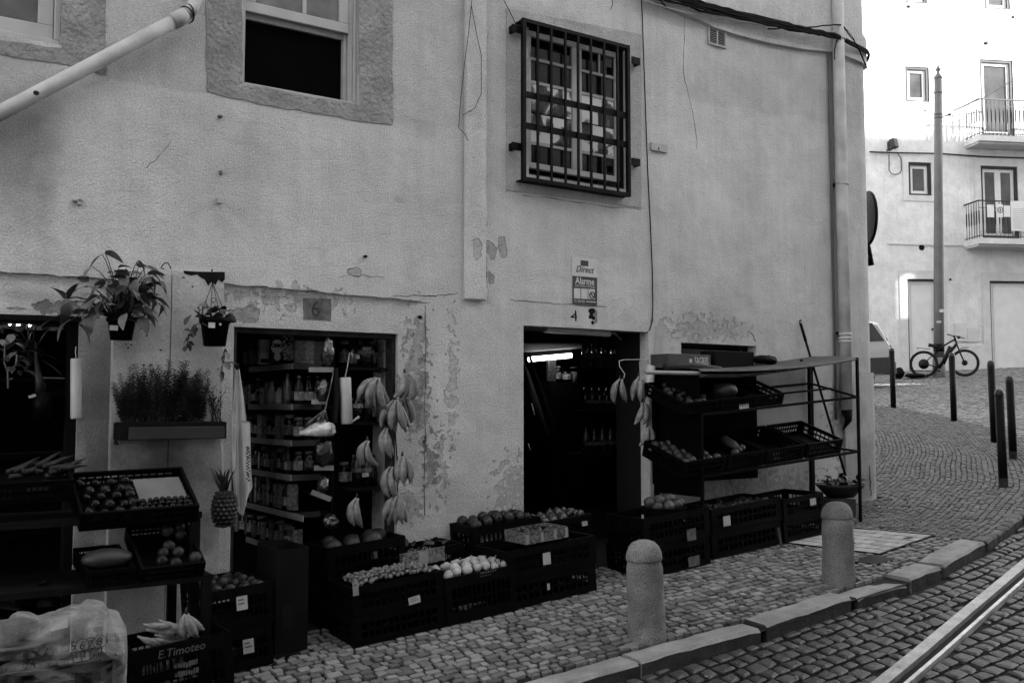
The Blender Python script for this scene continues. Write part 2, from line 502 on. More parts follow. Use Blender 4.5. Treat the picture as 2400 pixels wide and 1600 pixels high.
# tram rail
RAIL_PX = [(1985, 1660), (2068, 1600), (2160, 1525), (2270, 1432), (2400, 1323), (2500, 1238)]
rail = [G(px, py, RD) for px, py in RAIL_PX]
rail = [rail[0] - (rail[1] - rail[0]) * 3] + rail + [rail[-1] + (rail[-1] - rail[-2]) * 4]
def sideoff(x, y):
    best = (9, 9)
    for a, b in zip(rail, rail[1:]):
        d = (b - a).xy; n = Vector((d.y, -d.x)).normalized(); p = Vector((x, y)) - a.xy; t = max(0, min(1, p.dot(d) / d.length_squared)); e = (p - d * t).length
        if e < best[0]: best = (e, p.dot(n))
    return best[1]
def okR(x, y):
    if inpoly(x, y, PAVE) or y < -5.6 or x > 12 or y > 0: return False
    q = [(p.x, p.y) for p in rail]
    so = sideoff(x, y)
    if -.045 < so < .124: return False
    q3 = [(p.x, p.y) for p in rail]
    return inview(x, y) and (clip_line(x, y, q3, .052 if so < 0 else .130) + clip_line(x, y, KB, .012) or True)
r1 = field(-8, 14, -4, 4.2, (3.0, -2.25), .10, .108, .092, .145, .020, okR, rz, .0, .012, lambda u, v: (u + .25 * v, v + .04 * sin(u * 1.3)), .022)
lay(r1, 'cobble', road, BASALT)

tr = thing('tram_rail', 'grooved steel tram rail set in the dark cobbled road', 'tram rail', rail[1])
def strip(off0, off1, h0, h1, name, mt):
    """a bar following the rail between two sideways offsets"""
    m = M(); rings = []
    for i, p in enumerate(rail):
        t = (rail[min(i+1, len(rail)-1)] - rail[max(i-1, 0)]).normalized(); s = Vector((t.y, -t.x, 0)).normalized()
        z = pav(p.x, p.y) + RD
        a, b = p + s * off0, p + s * off1
        rings.append([m.b.verts.new(q) for q in ((a.x, a.y, z + h0), (b.x, b.y, z + h0), (b.x, b.y, z + h1), (a.x, a.y, z + h1))])
    for a, b in zip(rings, rings[1:]):
        for k in range(4): m.b.faces.new((a[k], a[(k+1) % 4], b[(k+1) % 4], b[k]))
    m.b.faces.new(rings[0]); m.b.faces.new(rings[-1])
    return m.obj(name, mt, tr)
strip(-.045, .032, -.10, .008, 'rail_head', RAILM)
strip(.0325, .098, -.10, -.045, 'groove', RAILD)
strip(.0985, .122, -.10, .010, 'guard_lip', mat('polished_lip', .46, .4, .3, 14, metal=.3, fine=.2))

# kerb stones
kerb_o = bpy.data.objects.new('kerb', None); COL.objects.link(kerb_o); kind(kerb_o, 'structure')
kpts = [Vector(k) for k in kerb]
def kerb_at(i, t): return kpts[i].lerp(kpts[i + 1], t)
# break points along the kerb in photo pixels
KBREAK = [(1180,1642),(1500,1548),(1783,1471),(1795,1466),(1998,1399),(2008,1396),(2126,1361),(2134,1357),(2206,1329),(2214,1324),(2309,1270)]
def kerb_stone(a, b, dz, w, tilt=0.0, rough=.005):
    a, b = Vector((a.x, a.y)), Vector((b.x, b.y)); d = (b - a).normalized(); n = Vector((-d.y, d.x)); m = M()
    segs = max(3, int((b - a).length / .09)); rings = []
    for i in range(segs + 1):
        p = a.lerp(b, i / segs); z = pav(p.x, p.y) + dz + tilt * (i / segs - .5)
        e = .5 if i in (0, segs) else 0
        j = lambda s=rough: rnd(-s, s)
        f = p - n * (.0 + j(.006)); bk = p + n * (w + j(.006))
        pr = [(f.x, f.y, z - .30), (f.x, f.y, z - .022 - e * .012 + j()), (f.x + n.x * (.018 + j(.006)), f.y + n.y * .018, z - .002 - e * .01 + j(.003)),
              (bk.x - n.x * .012, bk.y - n.y * .012, z - e * .006 + j(.003)), (bk.x, bk.y, z - .012), (bk.x, bk.y, z - .30)]
        rings.append([m.b.verts.new(q) for q in pr])
    for r0, r1_ in zip(rings, rings[1:]):
        for k in range(6): m.b.faces.new((r0[k], r0[(k+1) % 6], r1_[(k+1) % 6], r1_[k]))
    m.b.faces.new(rings[0]); m.b.faces.new(list(reversed(rings[-1])))
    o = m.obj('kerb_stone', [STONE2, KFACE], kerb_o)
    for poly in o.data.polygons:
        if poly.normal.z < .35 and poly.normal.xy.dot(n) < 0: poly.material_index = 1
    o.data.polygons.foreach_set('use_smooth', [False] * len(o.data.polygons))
    return o
KS = [(0, 1, .0, .17, 0), (1, 2, .005, .17, 0), (3, 4, .012, .18, 0), (5, 6, -.012, .17, -.01), (7, 8, .014, .20, 0), (9, 10, .012, .21, 0)]
kerb_stone(kpts[0], kpts[1] - Vector((.01, 0)), 0, .17)
kerb_stone(kpts[1], kpts[2] - Vector((.01, 0)), 0, .17)
for i, j, dz, w, ti in KS:
    a, b = G(*KBREAK[i]), G(*KBREAK[j]); d = (b - a).normalized() * .008
    kerb_stone(a + d, b - d, dz, w, ti)
# beyond: an edge of dark setts stepping down to the road
DARKST = mat('dark_edge_sett', .075, .85, .2, 9, bump=.006, isl=.35, fine=.15)
for i in range(10, len(kpts) - 3):
    a, b = kpts[i] if i > 10 else G(2316, 1266).xy, kpts[i + 1]; n = max(1, int((b - a).length / .16))
    for k in range(n):
        p, q = a.lerp(b, k / n), a.lerp(b, (k + .94) / n)
        kerb_stone(p, q, rnd(-.008, .004), .12, 0, .006).data.materials[0] = DARKST

# tiled inspection cover
cv = thing('inspection_cover', 'square inspection cover filled with pale paving tiles in a steel frame', 'manhole cover', (cov[0].x, cov[0].y, pav(*cov[0])))
def cq(u, v, dz=0.0):
    p = cov[0].lerp(cov[1], u).lerp(cov[3].lerp(cov[2], u), v); return Vector((p.x, p.y, pav(p.x, p.y) + dz))
m = M(); m.face([cq(0, 0, -.006), cq(1, 0, -.006), cq(1, 1, -.006), cq(0, 1, -.006)]); m.obj('plate', JOINT, cv)
m = M()
for a, b in (((0, 0), (1, 0)), ((1, 0), (1, 1)), ((1, 1), (0, 1)), ((0, 1), (0, 0))):
    m.bar(cq(*a, .0), cq(*b, .0), .014, .012)
m.obj('frame', IRON, cv)
TILEM = mat('pale_paving_tile', .27, .8, .1, 6, isl=.16, fine=.12)
nu, nv = 9, 6
for i in range(nu):
    for j in range(nv):
        o_ = .5 / nu * (j % 2); u0, u1 = max(.012, i / nu + .005 + o_ - .25 / nu), min(.988, (i + 1) / nu - .005 + o_ - .25 / nu)
        if u1 - u0 < .03: continue
        v0, v1 = j / nv + .012, (j + 1) / nv - .012; z0 = rnd(-.001, .002)
        m = M(); m.prism([cq(u0, v0, -.03 + z0), cq(u1, v0, -.03 + z0), cq(u1, v1, -.03 + z0), cq(u0, v1, -.03 + z0)], (0, 0, .032)); m.obj('tile', TILEM, cv)
for u, v in ((.86, .25), (.55, .75)):
    m = M(); a, b, c, d = cq(u - .03, v - .05, .003), cq(u + .03, v - .05, .003), cq(u + .03, v + .05, .003), cq(u - .03, v + .05, .003)
    m.prism([a, b, c, d], (0, 0, .004)); m.obj('lifting_key_plate', IRON, cv)
# small iron valve lid beside it
vp = [G(2000, 1318).xy, G(2042, 1300).xy, G(2100, 1310).xy, G(2056, 1322).xy]
m = M(); m.prism([(p.x, p.y, pav(p.x, p.y) - .02) for p in vp], (0, 0, .026)); m.bevel(.004)
tag(m.obj('valve_lid', IRON), 'small dark iron lid beside the tiled inspection cover', 'manhole cover')

# ================================================================== THE SHOP BUILDING
bd = thing('corner_building', 'worn plastered corner building housing the street grocery shop', 'building', (4, 0, .5))
LEDGE_PX = [(-260,640),(-100,636),(0,637),(60,640),(110,642),(190,648),(235,652),(300,655),(380,640),(527,666),(580,668),(620,672),(700,679),(740,681),(800,690),(860,694),(900,696),(960,703),(1010,709)]
ledge = [U(*p) for p in LEDGE_PX]
lx = [(-7.0, ledge[0].z)] + [(p.x, p.z) for p in ledge]
def ledge_z(x):
    for (a, za), (b, zb) in zip(lx, lx[1:]):
        if a <= x <= b: return za + (zb - za) * (x - a) / (b - a)
    return lx[-1][1]
XE = lx[-1][0]                      # where the overhanging coat dies out
XC = 8.56                           # where the corner starts to round
TOPZ = 11.5
LREC = .028
O_LW = (-.35, 1.02, 4.13, 6.0)      # left upper window
O_W2 = (2.12, 2.955, 4.10, 6.3)     # open sash window
O_GW = (4.41, 5.44, 3.80, 5.02)     # barred window
O_LD = (-2.2, 1.174, -1.0, 2.52)
O_D6 = (2.105, 3.292, -1.0, 2.507)
O_D4 = (4.363, 5.647, -1.0, 2.615)
O_VW = (6.02, 6.96, 2.20, 2.54)
def cells(m, x0, x1, z0, z1, y, ops):
    ops = [o for o in ops if o[0] < x1 and o[1] > x0 and o[2] < z1 and o[3] > z0]
    xs = sorted({x0, x1} | {min(max(v, x0), x1) for o in ops for v in o[:2]}); zs = sorted({z0, z1} | {min(max(v, z0), z1) for o in ops for v in o[2:]})
    for a, b in zip(xs, xs[1:]):
        for c, d in zip(zs, zs[1:]):
            cx, cz = (a + b) / 2, (c + d) / 2
            if any(o[0] < cx < o[1] and o[2] < cz < o[3] for o in ops): continue
            m.face([(a, y, c), (b, y, c), (b, y, d), (a, y, d)])
def reveal(m, o, y0, y1):
    a, b, c, d = o
    m.face([(a, y0, c), (a, y1, c), (a, y1, d), (a, y0, d)]); m.face([(b, y0, c), (b, y1, c), (b, y1, d), (b, y0, d)])
    m.face([(a, y0, d), (b, y0, d), (b, y1, d), (a, y1, d)]); m.face([(a, y0, c), (b, y0, c), (b, y1, c), (a, y1, c)])
m = M()
ZM = 3.0
cells(m, -7, XE, ZM, TOPZ, 0, [O_LW, O_W2])
# ragged lower lip of the upper coat
rag = []
x = -7.0
while x < XE:
    rag.append((x, ledge_z(x) + noise.noise((x * 9, 1, 0)) * .012 + noise.noise((x * 31, 2, 0)) * .006)); x += .045
rag.append((XE, lx[-1][1]))
for (a, za), (b, zb) in zip(rag, rag[1:]):
    ta = LREC * min(1, (XE - a) / .5); tb = LREC * min(1, (XE - b) / .5)
    m.face([(a, 0, za), (b, 0, zb), (b, 0, ZM), (a, 0, ZM)])
    m.face([(a, 0, za), (a, LREC, za + .004), (b, LREC, zb + .004), (b, 0, zb)])
cells(m, -7, 3.30, -1, ZM, LREC, [O_LD, O_D6])
m.face([(3.30, LREC, -1), (XE, 0, -1), (XE, 0, ZM), (3.30, LREC, ZM)])
cells(m, XE, XC, -1, TOPZ, 0, [O_D4, O_GW, O_VW])
cr = .19
arcp = [(XC + cr * sin(t), cr - cr * cos(t)) for t in [i * pi / 16 for i in range(9)]]
for (a, c), (b, d) in zip(arcp, arcp[1:]): m.face([(a, c, -1), (b, d, -1), (b, d, TOPZ), (a, c, TOPZ)])
m.face([(XC + cr, cr, -1), (XC + cr, 12, -1), (XC + cr, 12, TOPZ), (XC + cr, cr, TOPZ)])
m.face([(-7, 12, -1), (XC + cr, 12, -1), (XC + cr, 12, TOPZ), (-7, 12, TOPZ)]); m.face([(-7, 0, -1), (-7, 12, -1), (-7, 12, TOPZ), (-7, 0, TOPZ)])
m.face([(-7, 0, TOPZ), (XC + cr, 0, TOPZ), (XC + cr, 12, TOPZ), (-7, 12, TOPZ)])
for o in (O_LW, O_W2, O_GW, O_VW): reveal(m, o, 0, .42)
reveal(m, O_D4, 0, .11)
for o in (O_LD, O_D6): reveal(m, o, LREC, .42)
def pz(px, py): p = U(px, py); return p.x, p.z
def patch(px, py, w, h, wob=.3, k=.55):          # a spot given by its size in photo pixels
    c = U(px, py); s = abs(U(px + w / 2, py).x - U(px - w / 2, py).x) / 2; v = abs(U(px, py - h / 2).z - U(px, py + h / 2).z) / 2
    return (c.x, c.z, s, v, wob, k)
PATCHES = [patch(585, 737, 78, 34, .45, .62), patch(830, 637, 36, 22, .3, .72), patch(1111, 585, 20, 44, .35, .75), patch(1152, 585, 24, 40, .35, .62), patch(1178, 580, 20, 46, .4, .68),
           patch(1150, 652, 16, 26, .5, .6), patch(975, 860, 50, 190, .95, .70), patch(985, 950, 44, 140, 1.0, .70), patch(1030, 1080, 30, 120, 1.25, .7), patch(1060, 900, 20, 200, 1.3, .78), patch(700, 700, 200, 40, 1.2, .75), patch(1200, 1150, 60, 120, 1.1, .75), patch(1800, 1150, 200, 70, 1.1, .75), patch(1985, 1000, 60, 160, 1.0, .7), patch(160, 722, 150, 34, .5, .42), patch(40, 722, 60, 8, .4, .5),
           patch(1650, 770, 150, 44, 1.0, .82), patch(1010, 1090, 30, 90, .8, .6), patch(960, 1180, 60, 70, .9, .72), patch(200, 652, 24, 14, .3, .35)]
STAINS_SHADE = [patch(40, 330, 240, 460, .25, .55), patch(250, 1000, 300, 680, .25, .38), patch(330, 1180, 360, 330, .3, .45), patch(1690, 765, 260, 120, .4, .80), patch(1100, 1180, 180, 160, .5, .80), patch(960, 1000, 120, 420, .4, .86),  # includes shade of plants and stand, painted on the lower left wall
          patch(700, 700, 360, 26, .3, .8), patch(1290, 55, 200, 80, .4, .84), patch(1750, 880, 400, 110, .4, .85), patch(1700, 1120, 420, 160, .4, .8), patch(320, 150, 260, 90, .4, .88), patch(990, 300, 150, 40, .4, .85),
          patch(100, 695, 300, 40, .3, .75), patch(1330, 735, 360, 70, .4, .9), patch(1950, 400, 40, 900, .3, .86), patch(935, 470, 40, 24, .5, .75), patch(600, 420, 90, 380, .5, .93), patch(860, 480, 120, 360, .5, .94), patch(120, 500, 60, 420, .5, .86), patch(1750, 500, 130, 420, .5, .93), patch(1420, 560, 160, 160, .5, .93), patch(1110, 400, 30, 500, .5, .93)]
TONES = [(U(250, 180).x, U(1084, 300).x, U(250, 185).z, U(1084, 305).z, .86), (U(1135, 300).x, U(1500, 440).x, U(1135, 440).z, U(1500, 490).z, .93), (U(1512, 215).x, 8.9, U(1512, 215).z, U(1960, 285).z, .90)]
WALLM = wall_material('weathered_plaster', .46, PATCHES, STAINS_SHADE, 1.0, TONES)
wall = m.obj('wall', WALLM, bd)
# upper right coat: a thicker layer of plaster over the barred window wall
UP = [(5.75, TOPZ)] + [(U(*p).x, U(*p).z) for p in ((1505, -14), (1560, 20), (1640, 52), (1665, 66), (1720, 84), (1800, 104), (1880, 118), (1940, 124), (1962, 128))]
m = M(); th = .035
for (a, za), (b, zb) in zip(UP[1:], UP[2:]):
    m.face([(a, -th, za), (b, -th, zb), (b, -th, TOPZ), (a, -th, TOPZ)]); m.face([(a, -th, za), (a, -.001, za - .012), (b, -.001, zb - .012), (b, -th, zb)])
a, za = UP[-1]
m.face([(a, -th, za), (XC, -th, za - .02), (XC, -th, TOPZ), (a, -th, TOPZ)]); m.face([(a, -th, za), (a, -.001, za - .012), (XC, -.001, za - .03), (XC, -th, za - .02)])
ar2 = [(XC + (cr + th) * sin(t), cr - (cr + th) * cos(t)) for t in [i * pi / 16 for i in range(9)]]
ar1 = [(XC + (cr + .001) * sin(t), cr - (cr + .001) * cos(t)) for t in [i * pi / 16 for i in range(9)]]
for (p, q), (p1, q1) in zip(zip(ar2, ar2[1:]), zip(ar1, ar1[1:])):
    zb = za - .03
    m.face([(*p, zb), (*q, zb), (*q, zb + .28), (*p, zb + .28)]); m.face([(*p, zb), (*q, zb), (*q1, zb - .01), (*p1, zb - .01)])
    m.face([(*p, zb + .28), (*q, zb + .28), (*q1, zb + .36), (*p1, zb + .36)])
x0, z0 = UP[1]; m.face([(x0, -th, z0), (x0, -.001, z0), (x0, -.001, TOPZ), (x0, -th, TOPZ)])
m.obj('upper_plaster_coat', WALLM, bd)
# pilaster strip
a, b = U(1085, 702), U(1133, 703)
m = M(); m.bx(a.x, b.x, -.045, -.0005, a.z, TOPZ); m.bevel(.008); m.obj('pilaster', WALLM, bd)
# stone pier at the foot of the corner
m = M(); pts = []
bz = U(2010, 872).z
for t in [i * pi / 16 for i in range(9)]: pts.append((XC + (cr + .03) * sin(t), cr - (cr + .03) * cos(t), -.5))
pts = [(8.17, -.03, -.5)] + pts + [(XC + cr + .03, 1.2, -.5), (XC + cr - .02, 1.2, -.5), (XC + cr - .05, .25, -.5), (8.3, .05, -.5), (8.17, .05, -.5)]
m.prism(pts, (0, 0, bz + .5)); m.obj('corner_pier', wall_material('pier_render', .40, [], [patch(2010, 1100, 120, 220, .5, .7), patch(2000, 950, 60, 120, .6, .75)], .7), bd)
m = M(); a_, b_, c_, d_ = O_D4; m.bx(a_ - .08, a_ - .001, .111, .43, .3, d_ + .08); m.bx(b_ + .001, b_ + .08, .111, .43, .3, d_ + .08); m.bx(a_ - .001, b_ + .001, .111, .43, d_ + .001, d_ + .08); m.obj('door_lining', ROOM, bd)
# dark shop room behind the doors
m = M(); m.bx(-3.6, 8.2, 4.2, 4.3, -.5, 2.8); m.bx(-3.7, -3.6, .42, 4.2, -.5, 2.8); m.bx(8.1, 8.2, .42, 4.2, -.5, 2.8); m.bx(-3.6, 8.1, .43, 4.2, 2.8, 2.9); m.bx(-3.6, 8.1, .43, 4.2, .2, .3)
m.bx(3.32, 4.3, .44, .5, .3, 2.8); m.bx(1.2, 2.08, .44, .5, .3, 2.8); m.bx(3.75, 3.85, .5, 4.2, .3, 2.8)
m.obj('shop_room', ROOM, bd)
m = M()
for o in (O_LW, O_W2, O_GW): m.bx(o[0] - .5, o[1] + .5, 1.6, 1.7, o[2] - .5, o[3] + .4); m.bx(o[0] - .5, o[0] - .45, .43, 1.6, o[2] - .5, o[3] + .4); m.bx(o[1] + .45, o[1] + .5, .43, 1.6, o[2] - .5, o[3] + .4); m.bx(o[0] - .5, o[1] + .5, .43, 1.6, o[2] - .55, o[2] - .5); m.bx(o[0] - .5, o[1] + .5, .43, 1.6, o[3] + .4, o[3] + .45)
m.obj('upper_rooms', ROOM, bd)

# stone surrounds
def px_box(m, pts, y0, y1, j=.006):
    """a slab whose outline is given at the wall face"""
    q = [U(*p, y0) for p in pts]; out = []
    for a, b in zip(q, q[1:] + q[:1]):
        n = max(1, int((b - a).length / .08))
        for k in range(n):
            p = a.lerp(b, k / n); out.append((p.x + rnd(-j, j), y0, p.z + rnd(-j, j)))
    m.prism(out, (0, y1 - y0, 0)); return m
m = M(); px_box(m, [(482, -40), (567, -40), (567, 197), (842, 246), (842, -40), (921, -40), (921, 292), (880, 290), (760, 268), (640, 250), (540, 228), (486, 214)], -.006, .01)
m.obj('window_surround', STONE, bd)
m = M(); px_box(m, [(144, -40), (249, -40), (249, 176), (150, 152), (0, 128), (-160, 104), (-160, 72), (144, 114)], -.006, .01); m.obj('window_surround', STONE, bd)
m = M(); px_box(m, [(1186, 18), (1502, 80), (1502, 488), (1440, 484), (1186, 446)], -.003, .0, .003)
# (the barred window's surround is only a thin wash of coarser plaster with a hole for the window)
m.b.free()
def ring(m, out, inn, y0, y1):
    o_ = [U(*p) for p in out]; i_ = inn
    n = 4
    for k in range(4):
        a, b = o_[k], o_[(k + 1) % 4]; c, d = i_[(k + 1) % 4], i_[k]
        m.prism([(a.x, y0, a.z), (b.x, y0, b.z), (c[0], y0, c[1]), (d[0], y0, d[1])], (0, y1 - y0, 0))
m = M(); ring(m, [(1186, 20), (1502, 82), (1502, 487), (1186, 446)], [(O_GW[0], O_GW[3]), (O_GW[1], O_GW[3]), (O_GW[1], O_GW[2]), (O_GW[0], O_GW[2])], -.007, .004)
m.obj('window_surround', wall_material('coarse_surround', .34, [], [patch(1330, 30, 240, 60, .5, .78)], 1.4), bd)

# ---- left upper window
y = .05
def fr(m, a, b, y, w, d):                       # a bar between two photo points in the plane y
    m.bar(U(*a, y), U(*b, y), d, w, up=(0, 0, 1)); return m
def frame_rect(x0, x1, z0, z1, y0, y1, w, name, mt, parent, extra=()):
    m = M(); m.bx(x0, x1, y0, y1, z0, z0 + w); m.bx(x0, x1, y0, y1, z1 - w, z1); m.bx(x0, x0 + w, y0 + .001, y1 - .001, z0 + w, z1 - w); m.bx(x1 - w, x1, y0 + .001, y1 - .001, z0 + w, z1 - w)
    for e in extra: m.bx(*e)
    m.bevel(.004); return m.obj(name, mt, parent)
x0, x1, z0, z1 = O_LW
w1 = frame_rect(x0, x1, z0, z1, .02, .09, .035, 'window', WHITE, bd)
frame_rect(x0 + .037, x1 - .037, z0 + .037, z1 - .04, .04, .085, .085, 'sash', WHITE, w1)
m = M(); m.bx(x0 + .1, x1 - .1, .06, .066, z0 + .1, z1 - .1); m.obj('pane', mat('grey_blind_glass', .07, .25, .35, 5, spec=.5), w1)
# ---- open sash window
x0, x1, z0, z1 = O_W2
zs0 = U(700, 50, .07).z
w2 = frame_rect(x0, x1, z0, z1, .03, .12, .026, 'window', WHITE, bd)
m = M(); m.bx(x1 - .06, x1 - .028, .05, .11, z0 + .028, z1); m.bx(x1 - .085, x1 - .063, .075, .12, z0 + .028, zs0 - .02); m.obj('jamb_channel', OFFW, w2)
xm = U(713, 20, .06).x
frame_rect(x0 + .028, x1 - .062, zs0 - .02, z1 - .03, .045, .085, .07, 'sash', WHITE, w2, [(xm - .014, xm + .014, .05, .08, zs0 + .052, z1 - .1)])
m = M(); m.bx(x0 + .04, x1 - .07, .09, .12, zs0 - .055, zs0 - .015); m.obj('lower_sash_rail', OFFW, w2)
m = M(); m.bx(x0 + .09, x1 - .13, .066, .070, zs0 + .05, z1 - .1); m.obj('pane', mat('sash_glass', .10, .12, .4, 6, spec=.5), w2)
m = M(); m.bx(x0 + .03, x1 - .088, .115, .12, z0 + .026, zs0 - .02); m.obj('dark_opening_sheet', mat('dark_opening_black', .0014, .9, .3, 30, spec=.03), w2)  # black sheet added for the dark inside of the open window
# ---- barred window
x0, x1, z0, z1 = O_GW
w3 = frame_rect(x0, x1, z0, z1, .06, .13, .03, 'window', mat('black_window_frame', .004, .6, spec=.1), bd)
xa, xb = x0 + .035, U(1447, 200, .1).x
zb0, zt0 = z0 + .075, z1 - .03
xmid = U(1349, 250, .1).x
for s, (p, q) in enumerate(((xa, xmid - .002), (xmid + .002, xb))):
    sa = frame_rect(p, q, zb0, zt0, .075, .125, .048, 'casement', WHITE, w3)
    H = zt0 - zb0
    for k in (.185, .63, .80): m = M(); m.bx(p + .048, q - .048, .085, .115, zb0 + H * k - .010, zb0 + H * k + .012); m.obj('glazing_bar', WHITE, w3)
    m = M(); m.bx((p + q) / 2 - .008 + s * .02, (p + q) / 2 + .008 + s * .02, .088, .112, zb0 + H * .8 + .012, zt0 - .048); m.obj('glazing_bar', WHITE, w3)
    m = M(); m.bx(p + .045, q - .045, .098, .102, zb0 + .045, zt0 - .045); m.obj('pane', GLASSD, w3)
m = M(); m.bx(xb + .001, xb + .05, .08, .13, z0, z1); m.obj('jamb_board', IRON, w3)
# photographic posters stuck inside the middle panes (plain light and dark shapes)
def poster_mat(name, seed):
    m = bpy.data.materials.new(name); m.use_nodes = True; t = m.node_tree; N = t.nodes; L = t.links; p = N['Principled BSDF']
    tc = N.new('ShaderNodeTexCoord'); mp = N.new('ShaderNodeMapping'); mp.inputs['Location'].default_value = (seed, 0, seed * 2.3); mp.inputs['Scale'].default_value = (4.2, 1, 3.2)
    n = N.new('ShaderNodeTexNoise'); n.inputs['Scale'].default_value = 1.3; n.inputs['Detail'].default_value = 2.5; n.inputs['Distortion'].default_value = .8
    r = N.new('ShaderNodeValToRGB'); r.color_ramp.elements[0].position = .43; r.color_ramp.elements[0].color = (.012,) * 3 + (1,); r.color_ramp.elements[1].position = .53; r.color_ramp.elements[1].color = (.55,) * 3 + (1,)
    e = r.color_ramp.elements.new(.50); e.color = (.09,) * 3 + (1,)
    L.new(tc.outputs['Object'], mp.inputs[0]); L.new(mp.outputs[0], n.inputs['Vector']); L.new(n.outputs[0], r.inputs[0]); L.new(r.outputs[0], p.inputs['Base Color'])
    p.inputs['Roughness'].default_value = .25; return m
for s, (p, q) in enumerate(((xa, xmid), (xmid, xb))):
    for k, (c, d) in enumerate(((.20, .405), (.415, .625))):
        m = M(); m.bx(p + .05, q - .05, .0945, .0965, zb0 + H * c, zb0 + H * d); m.obj('poster', poster_mat('poster_print', 3.1 + s * 5.3 + k * 2.7), w3)
# ---- the iron cage
gy = -.11
gr = thing('window_grille', 'black iron cage of upright bars over the upper window', 'window grille', U(1225, 424, gy))
A, B, C_, D_ = U(1227, 46, gy), U(1478, 103, gy), U(1478, 457, gy), U(1226, 426, gy)
gx0, gx1, gz0, gz1 = (A.x + D_.x) / 2, (B.x + C_.x) / 2, (C_.z + D_.z) / 2, (A.z + B.z) / 2
m = M(); t = .028
m.bx(gx0, gx0 + t, gy, gy + .035, gz0, gz1); m.bx(gx1 - t, gx1, gy, gy + .035, gz0, gz1); m.bx(gx0 + t, gx1 - t, gy + .001, gy + .034, gz1 - .03, gz1 - .001); m.bx(gx0 + t, gx1 - t, gy + .001, gy + .034, gz0 + .001, gz0 + .03)
m.obj('frame', IRON, gr)
for za_, zb_ in ((gz1 - .02, gz1 - .008), (gz0 + .004, gz0 + .012)): m = M(); m.bx(gx0, gx1, gy + .036, 0, za_, zb_); m.obj('cage_plate', IRON, gr)
for k, zz in enumerate((U(1300, 232, gy).z, U(1300, 304, gy).z)):
    m = M(); m.bx(gx0 + t, gx1 - t, gy + .018, gy + .028, zz - .03, zz + .022); m.obj('cross_strap', IRON, gr)
bxs = [1262, 1294, 1327, 1357, 1387, 1418, 1449]
for p in bxs:
    c = U(p, 250, gy).x; m = M(); m.bx(c - .009, c + .009, gy + .002, gy + .017, gz0 + .03, gz1 - .03); m.obj('bar', IRON, gr)
for (p, q) in ((1207, 72), (1207, 346), (1485, 146), (1485, 382)):
    c = U(p, q, -.03); m = M(); sgn = -1 if p < 1300 else 1
    m.bx(c.x - .05, c.x + .04, gy + .04, gy + .052, c.z - .03, c.z + .03); m.bx(c.x + sgn * .03 - .012, c.x + sgn * .03 + .012, gy + .052, .0, c.z - .028, c.z + .028); m.obj('wall_bracket', IRON, gr)
# ---- low vent window above the rack
x0, x1, z0, z1 = O_VW
w4 = frame_rect(x0, x1, z0, z1, .10, .15, .03, 'vent_window', IRON, bd)
for k in range(3):
    m = M(); zz = z0 + .07 + k * .085; m.tube([(x0 + .03, .09, zz), (x1 - .03, .09, zz)], .011, 8); m.obj('rail', mat('pipe_rail', .012, .4, .3) if k == 0 else MATS['pipe_rail'], w4)
m = M(); m.bx(x0, x1, .2, .22, z0, z1); m.obj('pane', GLASSD, w4)
# ---- door frames
def door_frame(o, y0, y1, w, mt, top=.05):
    m = M(); m.bx(o[0] + .001, o[0] + w, y0, y1, .3, o[3]); m.bx(o[1] - w, o[1] - .001, y0, y1, .3, o[3]); m.bx(o[0] + w, o[1] - w, y0 + .001, y1 - .001, o[3] - top, o[3] - .001); return m.obj('door_frame', mt, bd)
FRW = mat('worn_door_frame', .018, .7, .6, 14, bump=.002, spec=.15)
door_frame(O_D6, .06, .16, .03, FRW, .035); door_frame(O_LD, .06, .16, .05, BLK2)
# door number 4: painted strokes; the 6 on its dark square
def wall_square(pts, name, mt, y0=-.002, parent=bd):
    m = M(); px_box(m, pts, y0, y0 + .0035, .003); return m.obj(name, mt, parent)
wall_square([(710, 698), (776, 700), (776, 751), (711, 747)], 'number_square', mat('dark_number_square', .10, .95, .5, 12, bump=.004, fine=.25), LREC - .004)
c = U(740, 725, LREC - .006); text('6', .155, (c.x, LREC - .0055, c.z), bd, mat('number_ink', .035, .9), .001, sx=.9)
def stroke(pts, r, parent, mt=INK, y=-.001, name='painted_number'):
    m = M()
    for a, b in zip(pts, pts[1:]):
        p, q = U(*a, y), U(*b, y); m.bar(p, q, r, .003, up=(0, 1, 0))
    return m.obj(name, mt, parent)
stroke([(1349, 727), (1349, 735), (1338, 743), (1352, 743)], .010, bd); stroke([(1349, 730), (1350, 745), (1349, 752)], .012, bd)
m = M()
for px_, py_, w_, h_ in ((1388, 729, 10, 7), (1386, 738, 5, 5), (1391, 745, 6, 5), (1383, 743, 4, 4), (1389, 756, 4, 5)):
    m.ball(U(px_, py_, 0), 1, 10, 5, (w_ * .0042, .002, h_ * .0035))
m.obj('painted_over_number', INK, bd)
wall_square([(1391, 726), (1400, 727), (1400, 756), (1392, 760)], 'paint_smear', mat('paint_smear', .17, .9, .4, 20), -.0012)
# pale paint streak beside door 4
m = M(); px_box(m, [(1538, 768), (1545, 752), (1556, 752), (1556, 790), (1550, 848), (1533, 852)], -.002, .0, .003); m.obj('paint_drip', OFFW, bd)
m = M(); m.bx(5.655, 5.80, -.004, .0, .6, U(1515, 1000).z); m.obj('jamb_render', mat('pale_jamb_render', .34, .9, .3, 7, bump=.006), bd)
